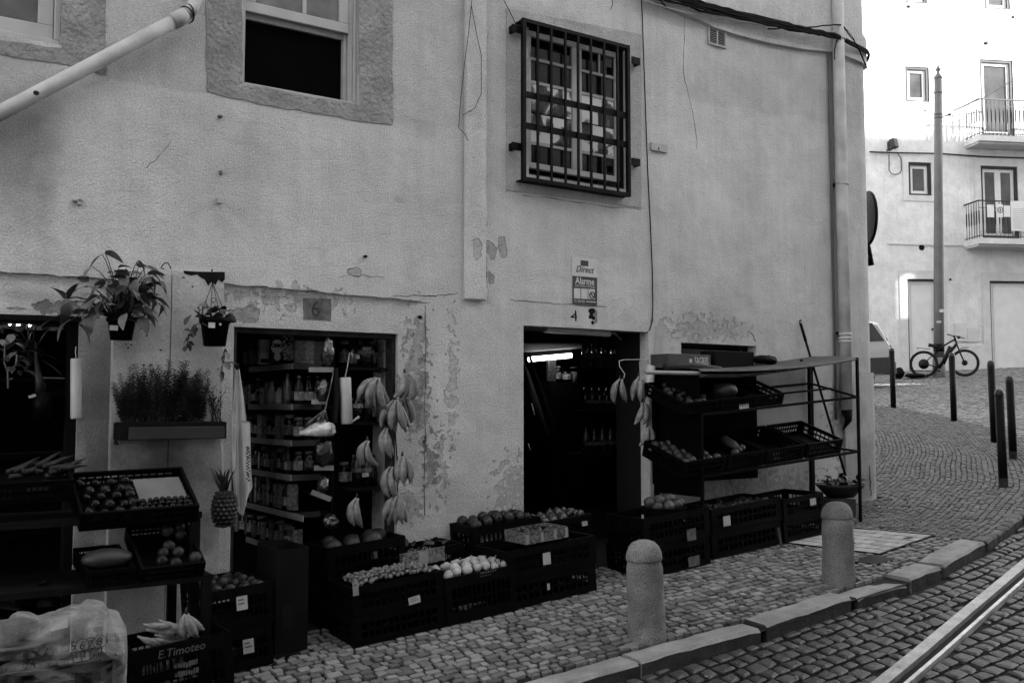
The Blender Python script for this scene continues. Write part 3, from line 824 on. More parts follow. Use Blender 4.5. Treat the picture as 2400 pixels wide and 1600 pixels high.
# hairline cracks
CRK = mat('crack_shadow', .05, .95)
def crack(pts, r=.0028, y=0.0):
    q = [U(*p, y) for p in pts]; out = [q[0]]
    for a, b in zip(q, q[1:]):
        for k in range(1, 5): out.append(a.lerp(b, k / 4) + Vector((rnd(-.008, .008), 0, rnd(-.008, .008))))
    m = M(); m.tube(out, [r * rnd(.4, 1.2) for _ in out], 5); m.obj('crack', CRK, bd)
crack([(1604, 30), (1604, 92), (1601, 160), (1608, 200), (1628, 280), (1634, 350)], .0030); crack([(997, 716), (996, 900), (995, 1060), (994, 1210)], .0026)
crack([(400, 330), (375, 365), (345, 392)], .002); crack([(1195, 702), (1260, 708), (1341, 714), (1420, 718)], .003); crack([(1225, 458), (1330, 470), (1420, 485), (1502, 490)], .003)
crack([(795, 647), (815, 646), (850, 645), (900, 650)], .002); crack([(920, 694), (985, 693), (1030, 691), (1075, 688)], .0032); crack([(1135, 565), (1141, 620), (1144, 700)], .002)
crack([(1752, 775), (1765, 785), (1770, 800)], .004)
crack([(1700, 1108), (1712, 1130), (1720, 1160)], .004); crack([(2038, 1090), (2040, 1130), (2042, 1160)], .005, -.04)
# air vent
vt = frame_rect(*[f(U(1657, 52).x, U(1700, 110).x) for f in (min, max)], U(1680, 108, -.02).z, U(1680, 54, -.02).z, -.02, -.001, .018, 'air_vent', WHITE, bd)
vx0, vx1 = U(1657, 52).x + .019, U(1700, 110).x - .019; vz0, vz1 = U(1680, 108, -.02).z + .019, U(1680, 54, -.02).z - .019
m = M(); m.bx(vx0, vx1, -.004, -.002, vz0, vz1); m.obj('back_plate', BLK, vt)
for s in range(2):
    p, q = (vx0, (vx0 + vx1) / 2 - .006) if s == 0 else ((vx0 + vx1) / 2 + .006, vx1)
    for k in range(11):
        zz = vz0 + (k + .5) * (vz1 - vz0) / 11; m = M(); m.bar((p, -.010, zz), (q, -.010, zz), .005, .003); m.obj('slat', WHITE, vt)
m = M(); m.bx((vx0 + vx1) / 2 - .006, (vx0 + vx1) / 2 + .006, -.018, -.004, vz0, vz1); m.obj('mullion', WHITE, vt)
# junction plate by the window
a, b = U(1523, 334), U(1561, 360); m = M(); m.bx(a.x, b.x, -.02, -.001, b.z, a.z); m.bevel(.003); jb = m.obj('junction_plate', OFFW, bd)
m = M(); c = U(1544, 349, -.022); m.bx(c.x - .004, c.x + .004, -.024, -.02, c.z - .012, c.z + .012); m.obj('slot', INK, jb)
# little fixings left on the wall
FRW_G = mat('grey_plug', .11, .8, .4, 30)
def fixing(px_, py_, w_, h_, mt, d=.03):
    c = U(px_, py_, -.015); m = M(); m.bx(c.x - w_, c.x + w_, -d, .0, c.z - h_, c.z + h_); m.bevel(.004); m.obj('wall_plug', mt, bd)
fixing(182, 470, .03, .008, OFFW); fixing(186, 473, .012, .022, OFFW); fixing(514, 470, .013, .02, MATS['painted_pipe']); fixing(518, 404, .010, .013, FRW_G, .02); fixing(516, 273, .014, .008, FRW_G, .03); fixing(985, 743, .012, .012, INK, .02); fixing(856, 601, .012, .008, IRON, .03)
# downpipe at the corner
dp = thing('downpipe', 'tall pale painted downpipe beside the rounded building corner', 'drainpipe', (8.24, -.06, 1.7))
px0, px1 = U(1958, 300, -.06).x, U(1976, 300, -.06).x; cx = (px0 + px1) / 2; rr = (px1 - px0) / 2 * .98
zb = U(1985, 960, -.06).z
m = M(); m.tube([(cx, -.07, TOPZ), (cx, -.07, 4.0), (cx + .012, -.07, zb)], rr, 16); m.obj('pipe', PIPE, dp, True)
for py_ in (783, 792, 800, 432, 95):
    zz = U(1975, py_, -.07).z; m = M(); m.lathe([(rr + .001, -.012), (rr + .008, -.010), (rr + .008, .010), (rr + .001, .012)], (cx + .008, -.07, zz), 16); m.obj('collar', PIPE, dp, True)
for py_ in (433, 780):
    zz = U(1975, py_, -.07).z; m = M(); m.bx(cx - rr - .015, cx + rr + .015, -.03, 0, zz - .015, zz + .015); m.obj('bracket', IRON, dp)
# thin grey tube drawing the pipe's shadow line beside it
m = M(); m.tube([(px0 - .03, -.02, TOPZ), (px0 - .025, -.02, zb - .1)], .012, 8); m.obj('shadow_line_tube', mat('shadow_line_grey', .12, .7), dp, True)
m = M(); m.tube([(cx + .012, -.07, zb - .001), (cx + .02, -.08, zb - .10), (cx - .03, -.05, zb - .2)], [rr * .95, rr * .6, .004], 10); m.obj('broken_end', IRON, dp, True)
# slanting waste pipe at the upper left
wp = thing('waste_pipe', 'thick slanting pale waste pipe across the upper left wall', 'drainpipe', U(200, 170, -.1))
yy = -.10
P0, P1 = U(-70, 302, yy), U(420, 44, yy); rr = .043
m = M(); m.tube([P0, P0.lerp(P1, .3), P0.lerp(P1, .7), P1], rr, 20); m.obj('pipe', PIPE, wp, True)
dirp = (P1 - P0).normalized()
m = M(); m.tube([P1 - dirp * .05, P1 + dirp * .05], rr * 1.16, 20); m.obj('socket', PIPE, wp, True)
m = M(); m.tube([P1 + dirp * .05, P1 + dirp * .10 + Vector((0, 0, .02)), P1 + dirp * .13 + Vector((.01, 0, .10)), P1 + dirp * .13 + Vector((.012, .01, .4)), P1 + dirp * .13 + Vector((.012, .01, 3))], rr * .98, 20); m.obj('elbow', PIPE, wp, True)
for k in (.0, .022):
    m = M(); q = P1 + dirp * (.055 + k) ; pts_ = []
    s1 = dirp.cross(Vector((0, 1, 0))).normalized(); s2 = dirp.cross(s1)
    for i in range(21): a = 2 * pi * i / 20; pts_.append(q + (s1 * cos(a) + s2 * sin(a)) * (rr * 1.19) + dirp * .02 * sin(a + k * 40))
    m.tube(pts_, .004, 6); m.obj('binding_wire', INK, wp, True)
m = M(); c = U(85, 218, yy - rr); m.ball(c, .017, 10, 6, (1, .35, .8)); m.obj('stub', FRW, wp, True)
# ================================================================== GOODS ON THE PAVEMENT
SLOPE = .0764
def crate_mesh(w, d, h, mt=None, t=.012, solid=False):
    """a moulded crate standing on z = 0, x across the front (front at y = 0, back at y = d)"""
    m = M()
    m.bx(-w/2, w/2, 0, d, 0, .012)
    for (ax, n) in (('f', 12), ('b', 12), ('l', 8), ('r', 8)):
        def B(a0, a1, z0, z1, th=t):
            if ax == 'f': m.bx(-w/2 + a0 * w, -w/2 + a1 * w, 0, th, z0, z1)
            elif ax == 'b': m.bx(-w/2 + a0 * w, -w/2 + a1 * w, d - th, d, z0, z1)
            elif ax == 'l': m.bx(-w/2, -w/2 + th, t + a0 * (d - 2*t), t + a1 * (d - 2*t), z0, z1)
            else: m.bx(w/2 - th, w/2, t + a0 * (d - 2*t), t + a1 * (d - 2*t), z0, z1)
        if solid: B(0, 1, .012, h); continue
        B(0, 1, .0125, h * .24); B(0, 1, h * .76, h, t * 1.3); B(.0, .09, h * .24 + .0005, h * .76 - .0005); B(.91, 1, h * .24 + .0005, h * .76 - .0005)
        for k in range(1, n): B(.09 + .82 * k / n - .008, .09 + .82 * k / n + .008, h * .24 + .0005, h * .76 - .0005, t * .6)
        B(.0905, .9095, h * .5 - .008, h * .5 + .008, t * .55)
    return m
def crate(x0, x1, yf, d, z, h, label, group=None, tilt=0.0, slope=SLOPE, mt=None, yaw=0.0, solid=False, name='crate', cat='crate'):
    """z is the height of the front bottom edge at its middle; tilt leans the crate towards the street"""
    th = thing(name, label, cat, ((x0 + x1) / 2, yf, z), group)
    mx = Matrix.Translation(((x0 + x1) / 2, yf, z)) @ Matrix.Rotation(yaw, 4, 'Z') @ Matrix.Rotation(-math.atan(slope), 4, 'Y') @ Matrix.Rotation(tilt, 4, 'X')
    m = crate_mesh(x1 - x0, d, h, solid=solid); m.xf(mx); m.obj('crate_body', mt or BLK, th)
    th['_w'] = x1 - x0
    return th, mx
def paper_tag(th, px, py, y, w, h, mt=TAGM, name='price_label', lines=2, rot=0.0):
    """a price card on a front face, w by h in photo pixels"""
    a, b = U(px - w/2, py - h/2, y), U(px + w/2, py + h/2, y); c = (a + b) / 2; W_, H_ = (b.x - a.x), (a.z - b.z)
    m = M(); n = 4
    rot_ = Matrix.Translation(c) @ Matrix.Rotation(rot - math.atan(SLOPE), 4, 'Y')
    m.bx(-W_/2, W_/2, -.004, -.002, -H_/2, H_/2, rot_); t_ = m.obj(name, mt, th)
    m = M()
    for k in range(lines):
        m.bx(-W_*.36, W_*rnd(.1, .36), -.0048, -.0042, H_*(.2 - k*.28), H_*(.2 - k*.28) + H_*.09, rot_)
    m.obj('print', mat_ink_soft, t_)
    return t_
mat_ink_soft = mat('soft_print', .06, .9, .3)
def stack(px0, px1, pyt, yf, d, label, group, n=None, tags=(), back_n=0):
    xa, xb = U(px0, pyt + 60, yf).x, U(px1, pyt + 60, yf).x
    zt = U((px0 + px1) / 2, pyt, yf).z; xm = (xa + xb) / 2
    zg = max(pav(xm, yf) + .004, .3)
    n = n or max(1, round((zt - zg) / .22)); h = (zt - zg) / n; out = []
    for k in range(n):
        pos = 'top' if k == n - 1 else ('bottom' if k == 0 else 'middle')
        lb = label % pos if '%s' in label else label
        th, mx = crate(xa + rnd(-.006, .006), xb + rnd(-.006, .006), yf + rnd(0, .012), d, zg + k * h + .001, h - .003, lb, group)
        out.append((th, mx))
    return out, (xa, xb, zt, h)
FRUIT = {}
JT = {'grape': 3.2, 'onion': 2.2, 'apple': 1.6, 'pear': 1.8, 'plum': 1.8}
def fruit_mesh(kind_, r, mt, sq=(1, 1, .93), bump=0.0):
    key = (kind_, r)
    if key not in FRUIT:
        m = M(); prof = []
        rg = 8
        for i in range(rg + 1):
            a = pi * i / rg; rr = max(sin(a), .02) * r; z = -cos(a) * r
            if kind_ in ('tomato', 'apple', 'orange'): z -= .22 * r * math.exp(-((rr / r) / .35) ** 2) * (1 if i > rg / 2 else -.5)
            if kind_ == 'pear' and i > rg / 2: rr *= .74; z *= 1.45
            prof.append((rr, z))
        m.lathe(prof, (0, 0, 0), 12, Matrix.Diagonal((*sq, 1)))
        if kind_ in ('tomato', 'apple', 'pear'): m.tube([(0, 0, prof[-1][1] - .005), (0.003, 0, prof[-1][1] + .012)], .0025, 5)
        for v in m.b.verts: v.co *= 1 + noise.noise(v.co * 22) * .06
        FRUIT[key] = m.mesh(kind_, mt, True)
    return FRUIT[key]
def fill(mx, w, d, h, kind_, r, mt, label, group, lift=0.0, fx=(0, 1), fy=(0, 1), lay=1, dens=1.0, sq=(1, 1, .93), cat='fruit', mound=.0):
    me = fruit_mesh(kind_, r, mt, sq); out = []
    x = -w/2 + .02 + r + (w - .04 - 2*r) * fx[0]; xe = -w/2 + .02 + r + (w - .04 - 2*r) * fx[1]
    nx = max(1, int((xe - x) / (r * 1.95))); y0 = .02 + r + (d - .04 - 2*r) * fy[0]; y1 = .02 + r + (d - .04 - 2*r) * fy[1]; ny = max(1, int((y1 - y0) / (r * 1.9)) + 1)
    for L_ in range(lay):
        for j in range(ny):
            for i in range(nx + 1):
                if rnd(0, 1) > dens: continue
                u = i / max(nx, 1); v = j / max(ny - 1, 1)
                if L_ and (i == nx or j == 0): continue
                p = Vector((x + (xe - x) * u + (r if (j + L_) % 2 and i < nx else 0) + rnd(-.2, .2) * r * JT.get(kind_, 1), y0 + (y1 - y0) * v + rnd(-.2, .2) * r * JT.get(kind_, 1) + L_ * r * .6,
                            h - r * .75 + lift + L_ * r * 1.3 + rnd(-.15, .15) * r * JT.get(kind_, 1) + mound * sin(pi * u) * sin(pi * (.25 + .6 * v))))
                o = bpy.data.objects.new(kind_, me); COL.objects.link(o)
                o.matrix_basis = Matrix.Translation(mx @ p) @ Matrix.Rotation(rnd(0, 6.3), 4, 'Z') @ Matrix.Rotation(rnd(-1, 1) * (2.6 if kind_ == 'pear' else .9), 4, 'X') @ Matrix.Rotation(rnd(-1, 1) * (1.6 if kind_ == 'pear' else .9), 4, 'Y') @ Matrix.Scale(rnd(.84, 1.12), 4)
                tag(o, label, cat, group); out.append(o)
    return out

TOMM = mat('tomato_skin', .004, .25, .3, 10, isl=.5, spec=.16)
APPM = mat('apple_skin', .017, .4, .5, 22, isl=.7, spec=.2)
PEARM = mat('pear_skin', .26, .5, .25, 18, isl=.25, fine=.12)
GRAPEM = mat('grape_skin', .095, .4, .3, 15, isl=.4, spec=.25)
ORNGM = mat('orange_skin', .032, .5, .2, 20, bump=.001, bscale=200, isl=.3)
ONIONM = mat('onion_skin', .016, .45, .55, 20, isl=.7, spec=.15)
MELONM = mat('melon_skin', .010, .55, .4, 25, isl=.4)

# ---- stacked crates along the foot of the wall
bs, (xa, xb, zt, h) = stack(320, 552, 1500, -1.0, .38, 'black crate stack holding loose bananas beside the plastic sack, %s crate', 'banana crates')
bth, bmx = bs[-1]; bw = xb - xa
c = U(425, 1523, -1.004); text('E.Timoteo', .058, (c.x, -1.0045, c.z), bth, mat('pale_print', .075, .8), .0008, right=(1, 0, .09), shear=.25)
BANM = BANANA
def banana_mesh(L, a0, a1, r=.0265):
    key = ('ban', round(L, 3), round(a0, 2), round(a1, 2))
    if key in FRUIT: return FRUIT[key]
    n = 11; p = Vector((0, 0, 0)); pts = [p.copy()]
    for i in range(n - 1):
        a = a0 + (a1 - a0) * (i + .5) / (n - 1); p = p + Vector((sin(a), 0, -cos(a))) * (L / (n - 1)); pts.append(p.copy())
    prof = [.30, .36, .60, .88, 1.0, 1.04, 1.02, .96, .80, .45, .22]
    m = M(); m.tube(pts, [r * q for q in prof], 6); me = m.mesh('banana', [BANM, INK], True); FRUIT[key] = me
    for poly in me.polygons:
        if (poly.center - pts[-1]).length < L * .035 or (poly.center - pts[0]).length < L * .02: poly.material_index = 1
    return me
def bunch(px, py, y, fan, L, label, group):
    L *= 1.25; a = U(px, py, y); th = thing('banana_bunch', label, 'bananas', a, group)
    m = M(); m.tube([a + Vector((0, .0, .03)), a + Vector((0, 0, .01)), a + Vector((0, .004, -.012))], [.005, .009, .012], 8); m.obj('stalk', FRW, th, True)
    for i, (a0, a1) in enumerate(fan):
        me = banana_mesh(L * rnd(.93, 1.05), radians(a0), radians(a1)); o = bpy.data.objects.new('banana', me); COL.objects.link(o)
        o.matrix_basis = Matrix.Translation(a + Vector(((i - len(fan)/2) * .006, -.018 * (i % 2) - .012 + rnd(-.006, .006), 0))) @ Matrix.Rotation(rnd(-.15, .15), 4, 'X') @ Matrix.Rotation(rnd(-.2, .2), 4, 'Z')
        child(o, th)
    return th
# loose bananas and a few hands lying in the crate
for k, (px, py, ang, roll, n) in enumerate(((335, 1462, 80, .2, 1), (352, 1468, 70, 0, 1), (380, 1455, 55, .1, 1), (362, 1487, 85, 0, 1), (385, 1497, 95, 0, 1), (322, 1490, 60, .4, 1), (345, 1495, 75, .2, 1), (372, 1452, 62, .2, 1), (395, 1468, 80, .2, 1), (355, 1478, 98, .3, 1), (340, 1475, 88, .1, 1))):
    a = U(px, py, -.9 + .02 * k); me = banana_mesh(.155, radians(-28), radians(28), .0185); o = bpy.data.objects.new('banana', me); COL.objects.link(o)
    o.matrix_basis = Matrix.Translation(a) @ Matrix.Rotation(radians(-ang), 4, 'Y') @ Matrix.Rotation(roll + 1.2, 4, 'Z')
    tag(o, 'loose spotted banana lying in the black crate near the sack', 'banana', 'loose bananas in the crate')
bunch(436, 1436, -.90, [(-22, 28), (4, 48), (24, 64)], .118, 'bunch of three bananas standing in the crate near the sack', 'banana bunches in the crate')
m = M()
for k in range(9):
    for j, zz in enumerate((0, .045)):
        if rnd(0, 1) < .8:
            c = U(413 + k * 6.2, 1582 - k * 1.5 + j * 0, -1.003); m.bx(c.x - .006, c.x + rnd(.0, .007), -1.004, -1.0025, c.z + zz - rnd(.008, .018), c.z + zz + rnd(.008, .018))
m.obj('crate_print', MATS['pale_print'], bs[max(0, len(bs) - 2)][0])

s2, g2 = stack(487, 642, 1374, -.74, .5, 'black crate in the narrow stack left of the tall bin, %s of the stack', 'narrow crate stack', tags=())
paper_tag(s2[-1][0], 567, 1412, -.745, 25, 30); paper_tag(s2[0 if len(s2) < 3 else 1][0], 582, 1513, -.745, 25, 30)
fill(s2[-1][1], g2[1] - g2[0], .5, g2[3], 'apple', .036, APPM, 'round fruit in the narrow crate stack beside the tall bin', 'fruit in the narrow stack', lift=.0, dens=.85)

# tall bin beside the door
xa, xb = U(646, 1400, -.62).x, U(722, 1400, -.62).x; zt = U(690, 1282, -.62).z; zg = pav((xa + xb) / 2, -.62)
bn = thing('tall_bin', 'tall grey cardboard bin with a hand slot by the shop door', 'bin', ((xa + xb) / 2, -.62, zg))
GREYC = mat('grey_cardboard', .0050, .85, .25, 5, spec=.08)
m = M(); m.bx(xa, xb, -.62, -.612, zg, zt - .01); m.bx(xa, xa + .008, -.612, -.3, zg, zt); m.bx(xb - .008, xb, -.612, -.3, zg, zt); m.bx(xa + .008, xb - .008, -.308, -.3, zg, zt + .01); m.obj('panel', GREYC, bn)
m = M(); a, b = U(661, 1418, -.621), U(683, 1472, -.621); m.bx(a.x, b.x, -.622, -.6205, b.z, a.z); m.obj('hand_slot', INK, bn)
m = M(); m.bx(xa - .02, xb + .03, -.66, -.28, zg - .03, zg + .001); m.obj('foot', GREYC, bn)

s3, g3 = stack(832, 1046, 1356, -.80, .36, 'black crate in the stack with the grapes on top, %s of the stack', 'grape crate stack')
paper_tag(s3[max(0, len(s3) - 2)][0], 971, 1405, -.806, 27, 14, rot=-.08); paper_tag(s3[-1][0], 833, 1378, -.806, 13, 32, mat('plastic_tag', .2, .4), lines=1)
fill(s3[-1][1], g3[1] - g3[0], .36, g3[3], 'grape', .0135, GRAPEM, 'round grape heaped in the black crate before the doorway', 'grapes in the crate', lift=.018, lay=2, dens=.9, fx=(.04, .96), fy=(.0, .62), mound=.02)
s4, g4 = stack(1050, 1214, 1338, -.80, .36, 'black crate in the stack with the pale pears on top, %s of the stack', 'pear crate stack')
fill(s4[-1][1], g4[1] - g4[0], .36, g4[3], 'pear', .034, PEARM, 'pale pear heaped in the black crate right of the grapes', 'pears in the crate', lift=.022, dens=.95, fy=(0, .9), mound=.035)
m = M()
for k in range(7):
    c = U(1128 + k * 5.5, 1343 - k * 1.2, -.803); m.bx(c.x - .005, c.x + .004, -.8045, -.803, c.z - .004, c.z + .006)
    if k < 5: m.bx(c.x - .005, c.x + .003, -.8045, -.803, c.z - .022, c.z - .016)
m.obj('crate_print', mat('faint_print', .09, .8), s4[-1][0])
s5, g5 = stack(772, 957, 1268, -.38, .33, 'black crate holding small melons close to the door step, %s of the stack', 'melon crate stack')
fill(s5[-1][1], g5[1] - g5[0], .33, g5[3], 'melon', .058, MELONM, 'small striped melon in the crate at the door step', 'melons in the crate', lift=.02, dens=.9, sq=(1.1, 1, .95))
s6, g6 = stack(957, 1092, 1282, -.38, .33, 'black crate of leafy greens behind the patterned carton, %s of the stack', 'greens crate stack')
# leafy greens
def leaf_mesh(L, w, fold=.25, droop=.3, seg=4, key=None, mt=None, heart=False):
    m = M(); rows = []
    for i in range(seg + 1):
        t = i / seg; ww = w * (sin(pi * min(1, t * .93 + .07)) ** .7) * (1.15 - .5 * t if heart else 1); y = L * t; z = -droop * L * t * t
        rows.append([m.b.verts.new((-ww / 2, y, z + fold * ww * .5)), m.b.verts.new((0, y, z)), m.b.verts.new((ww / 2, y, z + fold * ww * .5))])
    for a, b in zip(rows, rows[1:]):
        for k in range(2): m.b.faces.new((a[k], a[k+1], b[k+1], b[k]))
    return m.mesh('leaf', mt or LEAFM, True)
def place(me, name, mx, parent=None):
    o = bpy.data.objects.new(name, me); COL.objects.link(o); o.matrix_basis = mx
    if parent is not None: child(o, parent)
    return o
def aim(p, d, roll=0.0, s=1.0):
    d = Vector(d).normalized(); q = d.to_track_quat('Y', 'Z')
    return Matrix.Translation(p) @ q.to_matrix().to_4x4() @ Matrix.Rotation(roll, 4, 'Y') @ Matrix.Scale(s, 4)
GREENL = [leaf_mesh(.10, .06, .3, .5, mt=LEAFD), leaf_mesh(.085, .05, .2, .7, mt=LEAFD)]
def greens(mx, w, d, h, n, name, label, s=1.0):
    c = mx @ Vector((0, d/2, h)); th = thing(name, label, 'vegetables', c)
    for k in range(n):
        p = mx @ Vector((rnd(-.42, .42) * w, rnd(.15, .85) * d, h - .02 + rnd(-.01, .03)))
        place(random.choice(GREENL), 'leaf', aim(p, (rnd(-1, 1), rnd(-1, .6), rnd(.1, .9)), rnd(-1, 1), rnd(.6, 1.1) * s), th)
greens(s6[-1][1], g6[1] - g6[0], .33, g6[3], 34, 'leafy_greens', 'heap of dark leafy greens in the crate against the wall', .8)
# patterned cartons
def carton_mat(name, seed, lo=.03, hi=.22):
    m = bpy.data.materials.new(name); m.use_nodes = True; t = m.node_tree; N = t.nodes; L = t.links; p = N['Principled BSDF']
    tc = N.new('ShaderNodeTexCoord'); n = N.new('ShaderNodeTexNoise'); n.inputs['Scale'].default_value = 26; n.inputs['Detail'].default_value = 3; n.inputs['Distortion'].default_value = 2.2; n.noise_dimensions = '4D'; n.inputs['W'].default_value = seed
    r = N.new('ShaderNodeValToRGB'); r.color_ramp.elements[0].position = .42; r.color_ramp.elements[0].color = (lo,) * 3 + (1,); r.color_ramp.elements[1].position = .58; r.color_ramp.elements[1].color = (hi,) * 3 + (1,)
    L.new(tc.outputs['Object'], n.inputs['Vector']); L.new(n.outputs[0], r.inputs[0]); L.new(r.outputs[0], p.inputs['Base Color']); p.inputs['Roughness'].default_value = .7; return m
CARTP = carton_mat('carton_leaf_print', 1.5, .015, .16); CARTB = mat('carton_pale', .20, .8, .1, 8)
y = -.42
a, b = U(943, 1318, y), U(1044, 1300, y); zt = U(990, 1290, y).z; zb_ = U(990, 1322, y).z
ct, cmx = crate(a.x, b.x, y, .03, zb_, zt - zb_, 'flat carton printed with leaves leaning behind the grapes', None, solid=True, mt=CARTP, name='carton', cat='carton')
m = M(); c_ = (a.x + b.x) / 2; m.bx(-.035, .035, -.002, .0, .004, zt - zb_ - .004); m.xf(cmx); m.obj('pale_band', CARTB, ct)
s8, g8 = stack(1192, 1402, 1272, -.78, .40, 'black crate in the wide stack left of the second doorway, %s of the stack', 'wide crate stack')
paper_tag(s8[-1][0], 1281, 1308, -.786, 18, 26, lines=0); paper_tag(s8[max(0, len(s8) - 2)][0], 1285, 1374, -.786, 6, 14, lines=0)
# berry tray on top
y = -.77
a, b = U(1234, 1276, y), U(1331, 1250, y); x0, x1 = a.x, b.x; zb_ = (U(1234, 1278, y).z + U(1330, 1257, y).z) / 2; zt = (U(1234, 1251, y).z + U(1329, 1234, y).z) / 2; h = max(.07, zt - zb_)
d = .26
ct, cmx = crate(x0, x1, y, d, zb_, h, 'low patterned carton tray of dark fruit on the wide stack', None, solid=True, mt=carton_mat('carton_fruit_print', 4.2, .012, .13), name='carton_tray', cat='carton')
m = M()
for u in (-.5, -.16, .16, .44): m.bx(u * (x1 - x0), u * (x1 - x0) + .025, -.0025, -.0005, .003, h - .003)
m.xf(cmx); m.obj('pale_band', CARTB, ct)
m = M(); m.bx(-(x1 - x0)/2 + .012, (x1 - x0)/2 - .012, .013, d - .013, h - .004, h - .003)
m.b.free()
m = M()
w = x1 - x0
for q in ((-w/2 - .001, w/2 + .001, -.004, .013), (-w/2 - .001, w/2 + .001, d - .013, d + .001)): m.bx(*q, h, h + .004)
for q in ((-w/2 - .001, -w/2 + .013), (w/2 - .013, w/2 + .001)): m.bx(*q, .0135, d - .0135, h, h + .004)
m.xf(cmx); m.obj('rim', mat('tray_rim', .06, .7), ct)
fill(cmx, w, d, h, 'plum', .024, mat('plum_skin', .018, .35, .4, 14, isl=.5), 'dark plum lying in the patterned carton tray', 'plums in the tray', lift=.008, dens=.85)
s8b, g8b = stack(1118, 1272, 1222, -.36, .33, 'black crate of apples behind the patterned tray, %s of the stack', 'apple crate stack')
fill(s8b[-1][1], g8b[1] - g8b[0], .33, g8b[3], 'apple', .04, APPM, 'apple heaped in the back crate beneath the pale wall', 'apples in the back crate', lift=.03, dens=.95, mound=.03, lay=1)
s8c, g8c = stack(1276, 1392, 1212, -.36, .33, 'black crate of peppers at the left side of the second doorway, %s of the stack', 'pepper crate stack')
fill(s8c[-1][1], g8c[1] - g8c[0], .33, g8c[3], 'pepper', .037, mat('pepper_skin', .022, .3, .3, 12, isl=.5, spec=.5), 'glossy pepper in the crate beside the second doorway', 'peppers in the crate', lift=.02, dens=.8, sq=(.9, .9, 1.2))
paper_tag(s8c[-1][0], 1370, 1226, -.366, 13, 10, lines=1)
s9, g9 = stack(1512, 1668, 1200, -.78, .42, 'black crate in the stack under the round fruit basket, %s of the stack', 'basket crate stack')
paper_tag(s9[max(0, len(s9) - 2)][0], 1620, 1252, -.786, 21, 25, mat('foil_bag', .09, .3, .5, 30), lines=0); paper_tag(s9[0][0], 1626, 1314, -.786, 26, 20, MATS['foil_bag'], lines=0)
s10, g10 = stack(1672, 1836, 1178, -.70, .42, 'black crate in the middle stack beneath the steel rack, %s of the stack', 'middle rack stack')
paper_tag(s10[max(0, len(s10) - 2)][0], 1703, 1220, -.706, 17, 22, lines=0)
s11, g11 = stack(1840, 1934, 1160, -.70, .42, 'black crate in the end stack beneath the steel rack, %s of the stack', 'end rack stack')
paper_tag(s11[-1][0], 1905, 1175, -.706, 14, 15, lines=0)
fill(s10[-1][1], g10[1] - g10[0], .42, g10[3], 'apple', .034, MATS['apple_skin'], 'small dark fruit in the middle stack beneath the rack', 'fruit under the rack', lift=-.02, dens=.8)
# basket of oranges
bk = thing('fruit_basket', 'round dark basket of oranges on the crates by the rack', 'basket', U(1560, 1190, -.6))
c = U(1556, 1188, -.56); m = M(); m.lathe([(.13, -.14), (.175, 0), (.182, .004), (.17, .006), (.12, -.12)], c, 20); m.obj('basket_body', BLK2, bk, True)
ome = fruit_mesh('orange', .045, ORNGM)
for k, (u, v, w_) in enumerate(((-.11, -.05, .02), (-.03, -.09, .03), (.05, -.09, .03), (.12, -.04, .04), (-.08, .05, .05), (.0, .0, .06), (.08, .05, .06), (-.13, .02, .05), (.02, .09, .05), (.03, -.03, .075), (-.05, -.01, .065))):
    o = place(ome, 'orange', Matrix.Translation(c + Vector((u, v, w_ - .01))) @ Matrix.Rotation(k, 4, 'X') @ Matrix.Rotation(k * 2, 4, 'Z')); tag(o, 'orange heaped in the round basket on the crates', 'fruit', 'oranges in the basket')

# ---- steel rack on the right
xr = U(1903, 1000, -.06).x
def ys(px, py, x): return US(px, py, x).y
yfr = ys(2012, 1000, xr)
xl = U(1540, 1000, -.06).x
rk = thing('display_rack', 'dark steel fruit rack with sloping shelves against the shop wall', 'rack', ((xl + xr) / 2, yfr / 2, pav((xl + xr) / 2, -.3)))
ztf = US(2004, 838, xr).z
zb1 = pav(xr, yfr)
T = .022
m = M(); m.bar((xr, yfr, zb1), (xr, yfr, ztf), T, T, up=(0, 1, 0)); m.obj('post', STEELD, rk)
m = M(); m.bar((xr, -.05, pav(xr, -.05)), (xr, -.05, U(1895, 850, -.05).z), .05, .03, up=(0, 1, 0)); m.obj('post', STEELD, rk)
m = M(); m.bar((xl, -.05, pav(xl, -.05)), (xl, -.05, U(1540, 850, -.05).z), .035, .03, up=(0, 1, 0)); m.obj('post', STEELD, rk)
DZ = SLOPE * (xr - xl)
shelf_zl = US(2010, 930, xr).z - DZ
m = M(); m.bar((xl, yfr, pav(xl, yfr)), (xl, yfr, shelf_zl), T, T, up=(0, 1, 0)); m.obj('post', STEELD, rk)
shelf_z = []
for k, (pyf, pyb) in enumerate(((930, 898), (1057, 1042))):
    zf = US(2010, pyf, xr).z; zbk = US(1905, pyb, xr).z
    zf2 = zf; zb2 = zbk
    m = M(); m.bar((xl, yfr, zf - DZ), (xr, yfr, zf), T, T); m.obj('front_rail', STEELD, rk)
    m = M(); m.bar((xl, -.05, zb2 - DZ), (xr, -.05, zb2), T, T); m.obj('back_rail', STEELD, rk)
    for x_ in (xr, xl): m = M(); m.bar((x_, -.05, zb2 - (DZ if x_ == xl else 0)), (x_, yfr, zf - (DZ if x_ == xl else 0)), T * .8, T * .8); m.obj('side_rail', STEELD, rk)
    yq = (yfr - .05) * .45; m = M(); m.bar((xl, yq, (zf + zb2) / 2 + .015 - DZ), (xr - .0, yq, (zf + zb2) / 2 + .015), T, T * .8); m.obj('mid_rail', STEELD, rk)
    shelf_z.append((zf, zb2))
